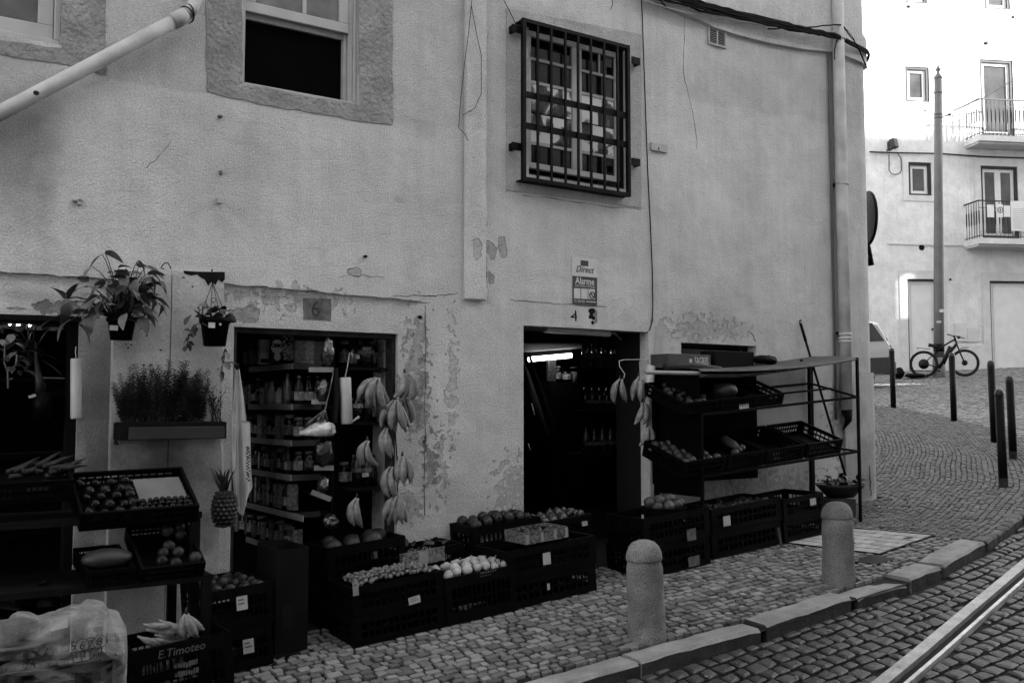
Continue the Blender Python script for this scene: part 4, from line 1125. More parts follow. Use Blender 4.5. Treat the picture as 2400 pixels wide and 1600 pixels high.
# dark back boards over the left half of the rack
RBB = mat('rack_back_board', .0016, .9, .3, spec=.03)
m = M(); m.bx(xl - .02, U(1775, 950, -.04).x, -.035, -.02, shelf_z[1][0] - DZ * .8 - .12, U(1640, 862, -.03).z); m.obj('back_board', RBB, rk)
m = M(); m.bx(xl - .012, xl - .002, yfr + .02, -.06, shelf_z[1][0] - DZ - .16, U(1600, 872, yfr).z); m.obj('black_fill_sheet', RBB, rk)  # black sheet added to fill the dark left end of the rack
# bottom shelf box
m = M(); m.bx(U(1936, 1180, -.4).x, xr - .02, yfr + .03, -.1, pav(xr, -.3) + .03, US(2000, 1168, xr).z - .0); m.obj('plinth_box', mat('plinth_grey', .020, .8, .3, 8), rk)
# curved canopy sheet
cn = thing('canopy_sheet', 'long curled plastic sheet lying over the top of the rack', 'awning sheet', U(1800, 860, -.3))
CANM = mat('canopy_plastic', .13, .6, .25, 12, bump=.002, fine=.12)
xs0, xs1 = U(1640, 870, yfr).x, xr + .02
m = M(); NXc = 16; rows = []
for i in range(NXc + 1):
    t = i / NXc; x_ = xs0 + (xs1 - xs0) * t
    zf = U(1640 + (2003 - 1640) * t, 871 - 41 * t - 6 * sin(pi * t) * -1, yfr).z if False else None
    pxs = 1640 + (2003 - 1640) * t
    pyl = 866 + (838 - 866) * t ** 1.3 + 6 * sin(pi * t)
    zf = US(pxs, pyl, x_).z if abs(US(pxs, pyl, x_).y) < 3 else 0
    zf = U(pxs, pyl, yfr).z
    prof = [(yfr + .055, zf - .062), (yfr + .015, zf - .058), (yfr - .012, zf - .035), (yfr - .012, zf - .012), (yfr + .012, zf + .004), (yfr + .12, zf + .018), (-.25, zf + .030 - .01 * (1 - t)), (-.06, zf + .034)]
    k = 1 - max(0, t - .25) * 1.4
    prof[0] = (yfr + .055 * max(k, .1), zf - .062 * max(k, .35)); prof[1] = (yfr + .015, zf - .058 * max(k, .35)); prof[2] = (yfr - .012, zf - .035 * max(k, .4))
    rows.append([m.b.verts.new((x_, yy_, zz_)) for yy_, zz_ in prof])
for a, b in zip(rows, rows[1:]):
    for k in range(len(a) - 1): m.b.faces.new((a[k], a[k+1], b[k+1], b[k]))
bmesh.ops.solidify(m.b, geom=m.b.faces[:], thickness=.003)
m.obj('sheet', CANM, cn, True)
for p in (1775, 1880):
    q = U(p, 852 - (p - 1775) * .07, yfr - .015); m = M(); m.tube([q + Vector((0, .02, 0)), q + Vector((0, -.004, 0))], .008, 8); m.obj('eyelet', INK, cn)
m = M(); m.tube([(xs0 - .55, yfr + .03, U(1520, 872, yfr).z), (xs0 + .12, yfr + .03, U(1670, 866, yfr).z - .03)], .016, 8); m.obj('rod', mat('pale_rod', .22, .6), cn)
m = M(); a_ = U(1560, 858, -.3); b_ = U(1690, 862, -.3); m.tube([a_, a_.lerp(b_, .5) + Vector((0, 0, .01)), b_], [.035, .028, .012], 10); m.obj('rolled_end', mat('rolled_dark', .02, .7, .4, 12), cn, True)
# beer carton on the canopy
y = -.28
a, b = U(1612, 862, y), U(1666, 834, y); l_ = U(1567, 856, y)
bx_ = thing('beer_carton', 'flat dark drinks carton with pale lettering and shield on the rack top', 'carton', (a.x, y, a.z))
m = M(); m.bx(l_.x, b.x, y, y + .22, a.z, b.z + .008); m.bevel(.004); m.obj('box', mat('beer_carton_card', .045, .6, .3, 10), bx_)
c = U(1644, 847, y - .003); text('SAGRES', .092, (c.x, y - .003, c.z), bx_, mat('silver_print', .34, .6), .001, sx=.50, bold=.002)
m = M(); sh = U(1619, 847, y - .003); m.prism([(sh.x - .018, y - .0028, sh.z + .022), (sh.x + .018, y - .0028, sh.z + .022), (sh.x + .016, y - .0028, sh.z - .01), (sh.x, y - .0028, sh.z - .025), (sh.x - .016, y - .0028, sh.z - .01)], (0, .0015, 0)); m.obj('shield_emblem', MATS['silver_print'], bx_)
m = M(); a2, b2 = U(1668, 862, -.2), U(1760, 825, -.2); m.bx(a2.x, b2.x, -.24, -.06, a2.z, b2.z); m.bevel(.006); o = m.obj('dark_box', BLK2); tag(o, 'dark box beside the lettered drinks carton on the rack', 'box')
# crumpled dark bag on the canopy
m = M(); c = U(1795, 842, -.22); m.ball(c, .1, 14, 9, (1.35, .8, .33))
for v in m.b.verts: v.co += Vector((noise.noise(v.co * 14), noise.noise(v.co * 14 + Vector((5, 0, 0))), noise.noise(v.co * 14 + Vector((0, 7, 0))))) * .03
tag(m.obj('crumpled_bag', BLK, None, True), 'crumpled black bag lying on the canopy sheet of the rack', 'bag')
# crates on the rack
def rack_crate(px0, px1, sh, label, h=.13, tilt=None, slats=True):
    zf, zb2 = shelf_z[sh]; xa, xb = U(px0, 1050, yfr).x, U(px1, 1050, yfr).x; d = abs(yfr) - .1
    tl = math.atan2(zb2 - zf, abs(yfr) - .05) + (.26 if sh else .12)
    return crate(xa, xb, yfr + .012, d, zf + .012 - SLOPE * (xr - (xa + xb) / 2), h, label, 'crates on the rack', tilt=tl) + (xb - xa, d, h)
ra = [rack_crate(1600, 1700, 1, 'black crate of round fruit on the lower rack shelf, left end'), rack_crate(1704, 1790, 1, 'black crate holding a pale squash on the lower rack shelf'), rack_crate(1794, 1884, 1, 'nearly empty black crate on the lower rack shelf'), rack_crate(1890, 1972, 1, 'small slatted black crate at the right end of the lower rack shelf')]
rb = [rack_crate(1690, 1765, 0, 'black crate holding a pumpkin on the upper rack shelf', .10), rack_crate(1768, 1838, 0, 'black crate beside the pumpkin crate on the upper rack shelf', .10), rack_crate(1602, 1686, 0, 'black crate at the left end of the upper rack shelf', .10)]
th, mx, w, d, h = ra[0]; fill(mx, w, d, h, 'orange', .04, ORNGM, 'dull round fruit on the lower shelf of the steel rack', 'fruit on the lower rack shelf', dens=.9)
th, mx, w, d, h = ra[1]
m = M(); m.tube([mx @ Vector((-.02, .06, h)), mx @ Vector((0, .16, h + .01)), mx @ Vector((.01, .28, h + .01)), mx @ Vector((.02, .33, h))], [.012, .034, .04, .02], 12); tag(m.obj('squash', mat('squash_skin', .05, .5, .3, 20), None, True), 'long pale squash lying in a crate on the rack', 'vegetable')
for k in range(3):
    p = mx @ Vector((-.10 + .07 * k, .05 + .03 * k, h)); o = place(fruit_mesh('apple', .034, APPM), 'apple', Matrix.Translation(p)); tag(o, 'small fruit beside the pale squash on the rack', 'fruit', 'fruit beside the squash')
th, mx, w, d, h = rb[0]
m = M(); nseg = 24; prof = [(.03, -.06), (.09, -.055), (.12, 0), (.1, .05), (.03, .062)]
m.lathe(prof, mx @ Vector((0, .16, h + .0)), nseg)
for i, v in enumerate(m.b.verts):
    c = mx @ Vector((0, .16, h)); dxy = Vector((v.co.x - c.x, v.co.y - c.y)); a = atan2(dxy.y, dxy.x); f = 1 - .09 * (abs(sin(a * 5))); v.co.x = c.x + dxy.x * f; v.co.y = c.y + dxy.y * f
tag(m.obj('pumpkin', mat('pumpkin_skin', .014, .45, .4, 14), None, True), 'ribbed dark pumpkin in a crate on the upper rack shelf', 'vegetable')
paper_tag(th, 1743, 950, yfr + .006, 22, 16); paper_tag(rb[1][0], 1805, 931, yfr + .006, 8, 7, lines=0)
th, mx, w, d, h = rb[2]; fill(mx, w, d, h, 'onion', .035, ONIONM, 'onion on the upper shelf of the steel rack', 'onions on the rack', dens=.7)
c = U(1958, 1039, yfr + .004); text('24', .04, (c.x, yfr + .004, c.z), ra[3][0], mat('crate_number', .16, .8), .0006)
paper_tag(ra[1][0], 1820, 1068, yfr + .006, 16, 14, MATS['foil_bag'], lines=0)
# basin of greenery and the mop standing in it
bs_ = thing('basin', 'wide shallow grey basin of green leaves at the rack end', 'basin', US(1975, 1140, xr - .02))
c = Vector((U(1975, 1140, -.35).x - .05, -.36, US(2000, 1168, xr).z + .005)); m = M(); m.lathe([(.12, 0), (.20, .085), (.225, .115), (.22, .118), (.195, .09), (.11, .012)], c, 24); m.obj('bowl', mat('basin_grey', .014, .5, .2), bs_, True)
for k in range(70):
    p = c + Vector((rnd(-.16, .16), rnd(-.16, .16), rnd(.10, .16))); place(random.choice(GREENL), 'leaf', aim(p, (rnd(-1, 1), rnd(-1, 1), rnd(.2, 1)), rnd(-1, 1), rnd(.5, .9)), bs_)
mp_ = thing('mop_handle', 'slim dark mop handle leaning on the wall behind the rack', 'mop', U(1985, 1115, -.3))
a, b = U(1876, 757, -.03), U(1982, 1115, -.28); m = M(); m.tube([a, a.lerp(b, .12)], .014, 8); m.obj('grip', BLK, mp_, True)
m = M(); m.tube([a.lerp(b, .12), b], .0115, 8); m.obj('shaft', IRON, mp_, True)
m = M(); m.tube([a + Vector((-.008, 0, -.01)), a + Vector((-.012, 0, .02)), a + Vector((.004, 0, .032)), a + Vector((.012, 0, .012))], .005, 6); m.obj('hanging_loop', BLK, mp_, True)
# leaning stick at the foot of the stack
a, b = U(1824, 1236, -.74), U(1832, 1282, -.79); m = M(); m.bar(a, b, .018, .01); tag(m.obj('wooden_stick', mat('stick_wood', .03, .8)), 'short wooden stick leaning at the foot of the rack crates', 'stick')

# ---- bollards of stone
def bollard(p, H, R, label, lean):
    th = thing('stone_bollard', label, 'bollard', p, 'stone bollards along the kerb')
    prof = [(R * 1.06, -.12), (R * 1.05, .02), (R * 1.02, H * .3), (R * .985, H * .70), (R * .96, H * .735), (R * .93, H * .75), (R * .925, H * .775), (R * .90, H * .785)]
    def dense(pr, step):
        o_ = []
        for (r0, z0), (r1, z1) in zip(pr, pr[1:]):
            n = max(1, int(abs(z1 - z0) / step)); o_ += [(r0 + (r1 - r0) * k / n, z0 + (z1 - z0) * k / n) for k in range(n)]
        return o_ + [pr[-1]]
    m = M(); m.lathe(dense(prof, .018), (0, 0, 0), 64)
    for v in m.b.verts:
        q = v.co * 1 + Vector(p) * 3; n1 = noise.noise(q * 7) * .05 + noise.noise(q * 30) * .018 - max(0, noise.noise(q * 14) - .30) * .22; v.co += Vector((v.co.x, v.co.y, 0)) * n1 * (1 if v.co.z < H * .74 else .8)
    m.xf(Matrix.Translation(p) @ Matrix.Rotation(lean, 4, 'Y')); m.obj('shaft', BOLST, th, True)
    cap = [(R * .88, H * .782), (R * .985, H * .795), (R * .99, H * .82), (R * .95, H * .875), (R * .84, H * .93), (R * .62, H * .975), (R * .32, H * .997), (.01, H)]
    m = M(); m.lathe(dense(cap, .014), (0, 0, 0), 64)
    for v in m.b.verts:
        q = v.co * 1 + Vector(p) * 5; v.co += Vector((v.co.x, v.co.y, 0)) * (noise.noise(q * 8) * .045 + noise.noise(q * 28) * .014 - max(0, noise.noise(q * 13) - .28) * .22)
    m.xf(Matrix.Translation(p) @ Matrix.Rotation(lean, 4, 'Y')); m.obj('cap', BOLST, th, True)
d1 = (bpos[0] - CAMP).dot(_F); d2 = (bpos[1] - CAMP).dot(_F)
bollard(bpos[0], 226 * d1 / FPX * 1.0, 43 * d1 / FPX, 'stone bollard in front of the open doorway, the nearer of the two', -.045)
bollard(bpos[1], 186 * d2 / FPX * 1.0, 36 * d2 / FPX, 'stone bollard before the rack, beside the tiled cover', -.01)

# ---- display stand on the left with tilted crates
def tilted(px0, px1, yf, d, pyf, tilt, h, label, slope=.02):
    xa, xb = U(px0, pyf, yf).x, U(px1, pyf, yf).x; z = U((px0 + px1) / 2, pyf, yf).z
    return crate(xa, xb, yf, d, z - h, h, label, 'tilted crates on the left stand', tilt=tilt, slope=slope) + (xb - xa, d, h)
st = thing('display_stand', 'dark wooden stepped stand of tilted crates left of the first doorway', 'stand', (.9, -.4, .45))
x0, x1 = U(-60, 1200, -.6).x, U(470, 1200, -.6).x
zs = U(330, 1200, -.62).z
m = M(); m.bx(x0, x1, -.63, -.10, zs - .05, zs - .015); m.obj('upper_shelf', BLK2, st)
zs2 = U(330, 1352, -.72).z
m = M(); m.bx(x0, x1 + .03, -.75, -.15, zs2 - .05, zs2 - .015); m.obj('lower_shelf', BLK2, st)
for x_, y_, z1 in ((x1 - .03, -.60, zs - .05), (x1 - .03, -.16, zs - .05), (.1, -.60, zs - .05), (.1, -.16, zs - .05), (x1 - .0, -.73, zs2 - .05), (.1, -.73, zs2 - .05)):
    m = M(); m.bx(x_ - .025, x_ + .025, y_ - .02, y_ + .02, pav(x_, y_), z1 - .0005); m.obj('leg', BLK2, st)
t1, mx1, w, d, h = tilted(186, 462, -.62, .40, 1186, .52, .11, 'wide tilted black crate of tomatoes and white paper on the left stand')
fill(mx1, w, d, h, 'tomato', .034, TOMM, 'round tomato in the wide tilted crate on the left stand', 'tomatoes in the tilted crate', fx=(0, .46), fy=(0, .95), lift=-.01)
m = M(); m.bx(.02, w/2 - .03, .10, d - .06, h - .035, h - .03); m.xf(mx1); tag(m.obj('white_paper', mat('dim_white_paper', .115, .9, .2, 8)), 'sheet of white paper lying in the wide tilted crate', 'paper')
fill(mx1, w, d, h, 'cherry_tomato', .017, TOMM, 'small cherry tomato along the front of the white paper', 'cherry tomatoes', fx=(.5, 1), fy=(0, .22), lift=-.005)
t2, mx2, w, d, h = tilted(328, 478, -.75, .40, 1318, .5, .09, 'tilted wooden fronted crate of onions on the lower stand shelf')
fill(mx2, w, d, h, 'onion', .036, ONIONM, 'onion in the tilted crate on the lower stand shelf', 'onions in the tilted crate', fx=(.25, 1), lift=.02, dens=.85)
t3, mx3, w, d, h = tilted(205, 318, -.75, .40, 1333, .2, .09, 'black crate holding a pale melon on the lower stand shelf')
m = M(); m.ball(mx3 @ Vector((.0, .13, h + .02)), .085, 16, 10, (1.55, .9, .62)); tag(m.obj('pale_melon', mat('pale_melon_skin', .022, .5, .2, 12), None, True), 'long pale melon lying in a crate on the lower stand shelf', 'fruit')
t4, mx4, w, d, h = tilted(-30, 172, -.62, .40, 1125, .35, .12, 'black crate of carrots at the far left of the stand')
CARM = mat('carrot_skin', .005, .6, .4, 20, isl=.4)
m = M(); m.tube([(0, 0, 0), (0, .06, 0), (0, .13, .004), (0, .2, 0)], [.016, .015, .010, .002], 8); car = m.mesh('carrot', CARM, True)
for k in range(16):
    p = mx4 @ Vector((-.1 + .016 * k + rnd(-.01, .01), .06 + rnd(0, .08), h + rnd(-.01, .03))); o = place(car, 'carrot', Matrix.Translation(p) @ Matrix.Rotation(-.9 + rnd(-.2, .2), 4, 'Z') @ Matrix.Rotation(rnd(-.1, .4), 4, 'X')); tag(o, 'carrot heaped in the far left crate of the stand', 'vegetable', 'carrots in the crate')
paper_tag(t4, 88, 1138, -.625, 50, 22, mat('dim_card', .035, .8, .2))
t5, mx5, w, d, h = tilted(0, 150, -.78, .40, 1452, .35, .12, 'black crate of dark greens behind the plastic sack')
greens(mx5, w, d, h, 26, 'dark_greens', 'dim heap of leafy greens behind the plastic sack', 1.2)

# ---- plastic sack in the left foreground
SKM = bpy.data.materials.new('translucent_sack'); SKM.use_nodes = True
t_ = SKM.node_tree; N_ = t_.nodes; L_ = t_.links; p_ = N_['Principled BSDF']
p_.inputs['Base Color'].default_value = (.30, .30, .30, 1); p_.inputs['Roughness'].default_value = .34; p_.inputs['Specular IOR Level'].default_value = .5
tr_ = N_.new('ShaderNodeBsdfTransparent'); mx_ = N_.new('ShaderNodeMixShader'); lw = N_.new('ShaderNodeLayerWeight'); lw.inputs['Blend'].default_value = .35
tcs = N_.new('ShaderNodeTexCoord'); ns = N_.new('ShaderNodeTexNoise'); ns.inputs['Scale'].default_value = 4.5; ns.inputs['Detail'].default_value = 2.5; ns.inputs['Distortion'].default_value = 1.6; ns.inputs['Roughness'].default_value = .45
mps = N_.new('ShaderNodeMapping'); mps.inputs['Scale'].default_value = (1, 1, 2.4); mps.inputs['Rotation'].default_value = (0, .35, 0)
L_.new(tcs.outputs['Object'], mps.inputs[0]); L_.new(mps.outputs[0], ns.inputs['Vector'])
bp = N_.new('ShaderNodeBump'); bp.inputs['Distance'].default_value = .05; L_.new(ns.outputs[0], bp.inputs['Height']); L_.new(bp.outputs[0], p_.inputs['Normal'])
mrs = N_.new('ShaderNodeMapRange'); mrs.inputs[3].default_value = .10; mrs.inputs[4].default_value = .95; L_.new(lw.outputs['Facing'], mrs.inputs[0])
adn = N_.new('ShaderNodeMapRange'); adn.inputs[1].default_value = .35; adn.inputs[2].default_value = .65; adn.inputs[3].default_value = -.15; adn.inputs[4].default_value = .2; L_.new(ns.outputs[0], adn.inputs[0])
sm = N_.new('ShaderNodeMath'); sm.operation = 'ADD'; sm.use_clamp = True; L_.new(mrs.outputs[0], sm.inputs[0]); L_.new(adn.outputs[0], sm.inputs[1])
L_.new(sm.outputs[0], mx_.inputs[0]); L_.new(tr_.outputs[0], mx_.inputs[1]); L_.new(p_.outputs[0], mx_.inputs[2]); L_.new(mx_.outputs[0], N_['Material Output'].inputs['Surface'])
ys_ = -1.25
x0, x1 = U(-90, 1560, ys_).x, U(316, 1560, ys_).x; zb_ = U(150, 1720, ys_).z
sk = thing('plastic_sack', 'big translucent plastic sack printed with numbers in the left foreground', 'sack', ((x0 + x1) / 2, -1.1, zb_))
OUT = [(-90, 1500), (0, 1475), (40, 1466), (52, 1450), (85, 1450), (105, 1460), (150, 1448), (180, 1437), (215, 1430), (222, 1420), (240, 1418), (262, 1425), (276, 1442), (300, 1448), (312, 1475), (316, 1500)]
def top_at(x):
    q = [U(*p, ys_) for p in OUT]
    for a, b in zip(q, q[1:]):
        if a.x <= x <= b.x: return a.z + (b.z - a.z) * (x - a.x) / (b.x - a.x)
    return q[-1].z if x > q[-1].x else q[0].z
def sack_front(x, z):
    u = (x - x0) / (x1 - x0); v = (z - zb_) / .5
    q = Vector((x * 3.1 + z * 2.0, z * 7 - x * 2.2, 0))
    return ys_ - .05 * sin(pi * min(max(v, 0), 1)) + noise.noise(q) * .030 + noise.noise(q * 2.7) * .016 + .05 * max(0, abs(u - .5) * 2 - .75) * 3
m = M(); NXs, NZs = 60, 34; fr_, bk_ = [], []
for i in range(NXs + 1):
    x_ = x0 + (x1 - x0) * i / NXs; zt_ = top_at(x_) + noise.noise((x_ * 22, 0, 0)) * .005; f, b = [], []
    for j in range(NZs + 1):
        z_ = zb_ + (zt_ - zb_) * j / NZs; e = max(0, j / NZs - .8) / .2
        yf = sack_front(x_, z_); yb = -.82 + noise.noise((x_ * 5, z_ * 5, 3)) * .04
        ed = 1 - min(1, min(i, NXs - i) / 5.0)
        ym = (yf * .55 + yb * .45); k = max(e * e * .94, ed * ed * .96)
        f.append(m.b.verts.new((x_, yf + (ym - yf) * k, z_))); b.append(m.b.verts.new((x_, yb + (ym - yb) * k, z_)))
    fr_.append(f); bk_.append(b)
for i in range(NXs):
    for j in range(NZs):
        m.b.faces.new((fr_[i][j], fr_[i+1][j], fr_[i+1][j+1], fr_[i][j+1])); m.b.faces.new((bk_[i][j], bk_[i][j+1], bk_[i+1][j+1], bk_[i+1][j]))
    m.b.faces.new((fr_[i][NZs], fr_[i+1][NZs], bk_[i+1][NZs], bk_[i][NZs]))
m.obj('sack_film', SKM, sk, True)
SKINK = mat('sack_print', .02, .8)
def on_sack(name, s, px, py, size):
    c = U(px, py, ys_ - .04)
    o = text(s, size, (c.x, 0, c.z), None, SKINK, .0004)
    dg = bpy.context.evaluated_depsgraph_get(); me = bpy.data.meshes.new_from_object(o.evaluated_get(dg)); mw = o.matrix_basis.copy(); bpy.data.objects.remove(o)
    for v in me.vertices:
        w_ = mw @ v.co; w_.x += 0; zz = w_.z + (w_.x - c.x) * .12; v.co = (w_.x, sack_front(w_.x, zz) - .003, zz)
    put(name, me, sk)
for s, px, py in (('2', 108, 1526), ('5', 172, 1514), ('6', 193, 1512), ('7', 213, 1510), ('8', 235, 1504), ('1', 253, 1498), ('9', 62, 1540), ('3', 84, 1536), ('5', 168, 1536), ('10', 186, 1533), ('17', 205, 1531), ('20', 228, 1526), ('24', 70, 1556)):
    on_sack('printed_number', s, px, py, .052)
for px, py in ((108, 1526), (193, 1512), (235, 1504), (213, 1510)):
    m = M(); c = U(px, py, ys_ - .04); n = 22; q = []
    for k in range(n + 1):
        a = 2 * pi * k / n; x_, z_ = c.x + .030 * cos(a), c.z + .030 * sin(a); q.append((x_, sack_front(x_, z_) - .003, z_))
    m.tube(q, .0017, 4); m.obj('printed_ring', SKINK, sk)
# the crate and goods inside the sack
crate(x0 + .08, x1 - .06, -1.16, .3, zb_, .16, 'dark crate wrapped inside the translucent plastic sack', None, slope=0)
crate(x0 + .10, x1 - .08, -1.15, .28, zb_ + .165, .12, 'upper dark crate wrapped inside the translucent plastic sack', None, slope=0)
# price card standing behind the sack
c = U(137, 1455, -.86); pc = thing('price_card', 'white handwritten price card standing behind the plastic sack', 'price card', c)
m = M(); m.bx(c.x - .04, c.x + .04, -.862, -.86, c.z - .04, c.z + .018); m.xf(Matrix.Translation(c) @ Matrix.Rotation(-.12, 4, 'Y') @ Matrix.Translation(-c)); m.obj('card', PAPER, pc)
text('2,00', .034, (c.x - .003, -.863, c.z + .001), pc, INK, .0005, right=(1, 0, .12), shear=.3)

# scraps of litter on the stones
random.seed(12)
LITM = mat('litter_paper', .22, .9, .4, 30, isl=.5)
for k, (px, py, rd) in enumerate(((1655, 1588, 1), (1944, 1480, 1), (2060, 1548, 1), (2107, 1565, 1), (1868, 1588, 1), (1870, 1518, 1), (2010, 1410, 1), (2368, 1262, 1), (1940, 1262, 0), (2062, 1188, 0), (1350, 1530, 0), (1640, 1400, 0), (1180, 1540, 0), (2090, 1150, 0))):
    p = G(px, py, RD if rd else 0) + Vector((0, 0, .006)); m = M(); n = 5
    q = [p + Vector((cos(2*pi*i/n) * rnd(.006, .020), sin(2*pi*i/n) * rnd(.006, .016), rnd(0, .008))) for i in range(n)]
    m.prism(q, (0, 0, .0012)); tag(m.obj('litter_scrap', LITM), 'small pale scrap of litter on the dark cobbled road' if rd else 'small pale scrap of litter on the pavement setts', 'litter', 'litter scraps on the road' if rd else 'litter scraps on the pavement')
# ================================================================== ON AND AROUND THE DOORS
# pale boards between the doors
pb = thing('shutter_boards', 'pair of pale upright boards fixed between the first two doorways', 'shutter', U(395, 900))
BRD = wall_material('pale_board', .38, [], [patch(500, 800, 120, 160, .4, .85), patch(330, 1150, 300, 420, .4, .45), patch(440, 1120, 240, 300, .4, .5), patch(300, 830, 70, 300, .4, .8)], .15)  # boards darkened low down: dirt plus painted-in shade of plants and stand
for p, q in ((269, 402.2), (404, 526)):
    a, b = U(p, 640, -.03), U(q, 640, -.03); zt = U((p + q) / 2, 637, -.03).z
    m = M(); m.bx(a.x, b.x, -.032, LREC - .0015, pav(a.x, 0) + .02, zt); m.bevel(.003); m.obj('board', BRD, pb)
m = M(); q = []
for px, py in ((430,634),(455,636),(490,637),(527,637),(527,655),(520,662),(512,655),(505,668),(496,660),(488,670),(480,655),(470,650),(462,643),(448,646),(432,641)): q.append(U(px, py, -.034))
m.prism(q, (0, .0015, 0)); m.obj('torn_black_film', INK, pb)
m = M(); m.tube([U(*p, -.036) for p in ((377, 629), (382, 620), (389, 615), (395, 618), (401, 630))], .0035, 6); m.obj('wire_loop', INK, pb)
for px, py in ((337, 855), (355, 855), (301, 815), (308, 808), (295, 806), (382, 630), (382, 645), (452, 672), (338, 882), (430, 650), (378, 820), (343, 786)):
    c = U(px, py, -.0335); m = M(); m.bx(c.x - rnd(.003, .008), c.x + rnd(.003, .008), -.0345, -.032, c.z - .004, c.z + .004); m.obj('stain_mark', INK, pb)

# ---- plant pots
def pot(px, py_top, py_bot, wtop, wbot, y, label, name='plant_pot'):
    c0, c1 = U(px, py_top, y), U(px, py_bot, y); d = (c0 - CAMP).dot(_F); R0, R1 = wtop * d / FPX / 2, wbot * d / FPX / 2; H = c0.z - c1.z
    th = thing(name, label, 'plant pot', c1)
    m = M(); m.lathe([(R1, 0), (R1 + (R0 - R1) * .8, H * .80), (R0 * 1.0, H * .81), (R0 * 1.06, H * .83), (R0 * 1.08, H), (R0 * .98, H), (R0 * .93, H * .86)], c1, 24); m.obj('pot_body', BLK, th, True)
    m = M(); m.lathe([(R0 * .94, H * .855), (.005, H * .90)], c1, 20, cap=False); m.obj('soil', SOIL, th)
    return th, c0, R0, c1
yP = -.17
pot1, pc0, R0, pc1 = pot(284, 745, 797, 64, 48, yP, 'black hanging pot with white label holding the big-leaved plant')
p_ = U(267, 768, yP - R0 * .98); m = M(); m.bx(p_.x - .024, p_.x + .022, yP - R0 * 1.02, yP - R0 * .99, p_.z - .015, p_.z + .014); m.obj('pot_label', PAPER, pot1)
BIGL = [leaf_mesh(.125, .095, .16, .5, 5, heart=True), leaf_mesh(.105, .085, .3, .8, 5, heart=True), leaf_mesh(.135, .085, .12, .3, 5, mt=LEAFM, heart=True)]
pl1 = thing('leafy_pot_plant', 'bushy hanging plant with big pale and dark heart shaped leaves', 'plant', pc0)
random.seed(21)
def stem_leaf(base, tip, par, s=1.0, me=None, d=None, roll=None):
    mid = base.lerp(tip, .5) + Vector((0, 0, .05))
    m = M(); m.tube([base, base.lerp(mid, .6), mid, tip.lerp(mid, .4) + Vector((0, 0, .012)), tip], [.004, .0035, .003, .0028, .002], 5); m.obj('stem', LEAFD, par, True)
    dd = d or Vector((tip.x - base.x, -abs(rnd(.03, .12)), rnd(-.12, .02)))
    place(me or random.choice(BIGL), 'leaf', aim(tip, dd, roll if roll is not None else rnd(-.5, .5), s), par)
for k in range(105):
    px, py = random.gauss(300, 40), random.gauss(688, 34)
    if not (206 < px < 372 and 622 < py < 752): continue
    tip = U(px, py, yP + rnd(-.16, .10)); stem_leaf(pc0 + Vector((rnd(-.05, .05), rnd(-.04, .04), -.02)), tip, pl1, rnd(.5, .9), None, Vector((tip.x - pc0.x + rnd(-.1, .1), -rnd(.0, .16), rnd(-.16, .12))))
for px, py, dx, dz, s in ((246, 592, .9, -.1, .9), (240, 596, -.7, -.5, .8), (322, 612, .8, -.5, .9), (345, 624, .8, -.35, .95), (278, 628, .5, .4, .6), (372, 660, .5, -.3, .8), (376, 700, .4, -.8, .9), (345, 735, .2, -1, .9), (352, 690, .5, -.7, 1)):
    stem_leaf(pc0, U(px, py, yP - .02), pl1, s, None, Vector((dx, -.15, dz)))
for px, py, dx, dz, s in ((150, 700, -.3, .9, .85), (158, 700, .25, .9, .8), (155, 712, .1, -1, .95), (198, 722, .9, -.1, .9), (165, 752, -.8, -.3, 1.1), (182, 760, .8, -.4, 1.2), (214, 700, -.5, -.5, .9), (205, 670, -.7, -.2, .8), (150, 740, -.9, -.2, 1.1), (215, 735, -.2, -.8, .9), (172, 735, .5, .2, 1.1)):
    stem_leaf(pc0 + Vector((-.05, 0, 0)), U(px, py, yP - .03), pl1, s, None, Vector((dx, -.2, dz)), rnd(-.3, .3))
m = M(); m.tube([U(284, 640, -.03), pc0 + Vector((0, 0, .02))], .003, 5); m.obj('hanging_wire', IRON, pot1)
pot2, qc0, R2, qc1 = pot(503, 745, 811, 68, 50, yP, 'black hanging pot with two white labels below torn black film')
for px, py, w, h in ((496, 762, .020, .016), (516, 760, .006, .007)):
    p_ = U(px, py, yP - R2 * .98); m = M(); m.bx(p_.x - w, p_.x + w, yP - R2 * 1.03, yP - R2 * .99, p_.z - h, p_.z + h); m.obj('pot_label', PAPER, pot2)
hk = U(498, 662, -.06)
m = M(); m.tube([U(497, 632, -.03), U(497, 640, -.07), hk], .005, 6); m.obj('hook', INK, pot2)
for dx, dy in ((-.085, .02), (.085, .02), (.01, -.09), (0, .09)):
    m = M(); m.tube([hk, qc0 + Vector((dx, dy, -.005))], .0022, 5); m.obj('hanging_wire', INK, pot2)
m = M(); q = hk.lerp(qc0, .5); m.tube([q + Vector((.014 * cos(a * .7), 0, .014 * sin(a * .7))) for a in range(10)], .002, 5); m.obj('wire_ring', INK, pot2)
pl2 = thing('trailing_pot_plant', 'small trailing plant spilling from the pot with two labels', 'plant', qc0)
SML = [leaf_mesh(.05, .04, .2, .3, 4, mt=LEAFM), leaf_mesh(.04, .03, .3, .6, 4, mt=LEAFD)]
for k in range(26):
    p = qc0 + Vector((rnd(-.09, .09), rnd(-.08, .08), rnd(.0, .06))); place(random.choice(SML), 'leaf', aim(p, (rnd(-1, 1), rnd(-1, .3), rnd(-.2, .9)), rnd(-1, 1), rnd(.8, 1.5)), pl2)
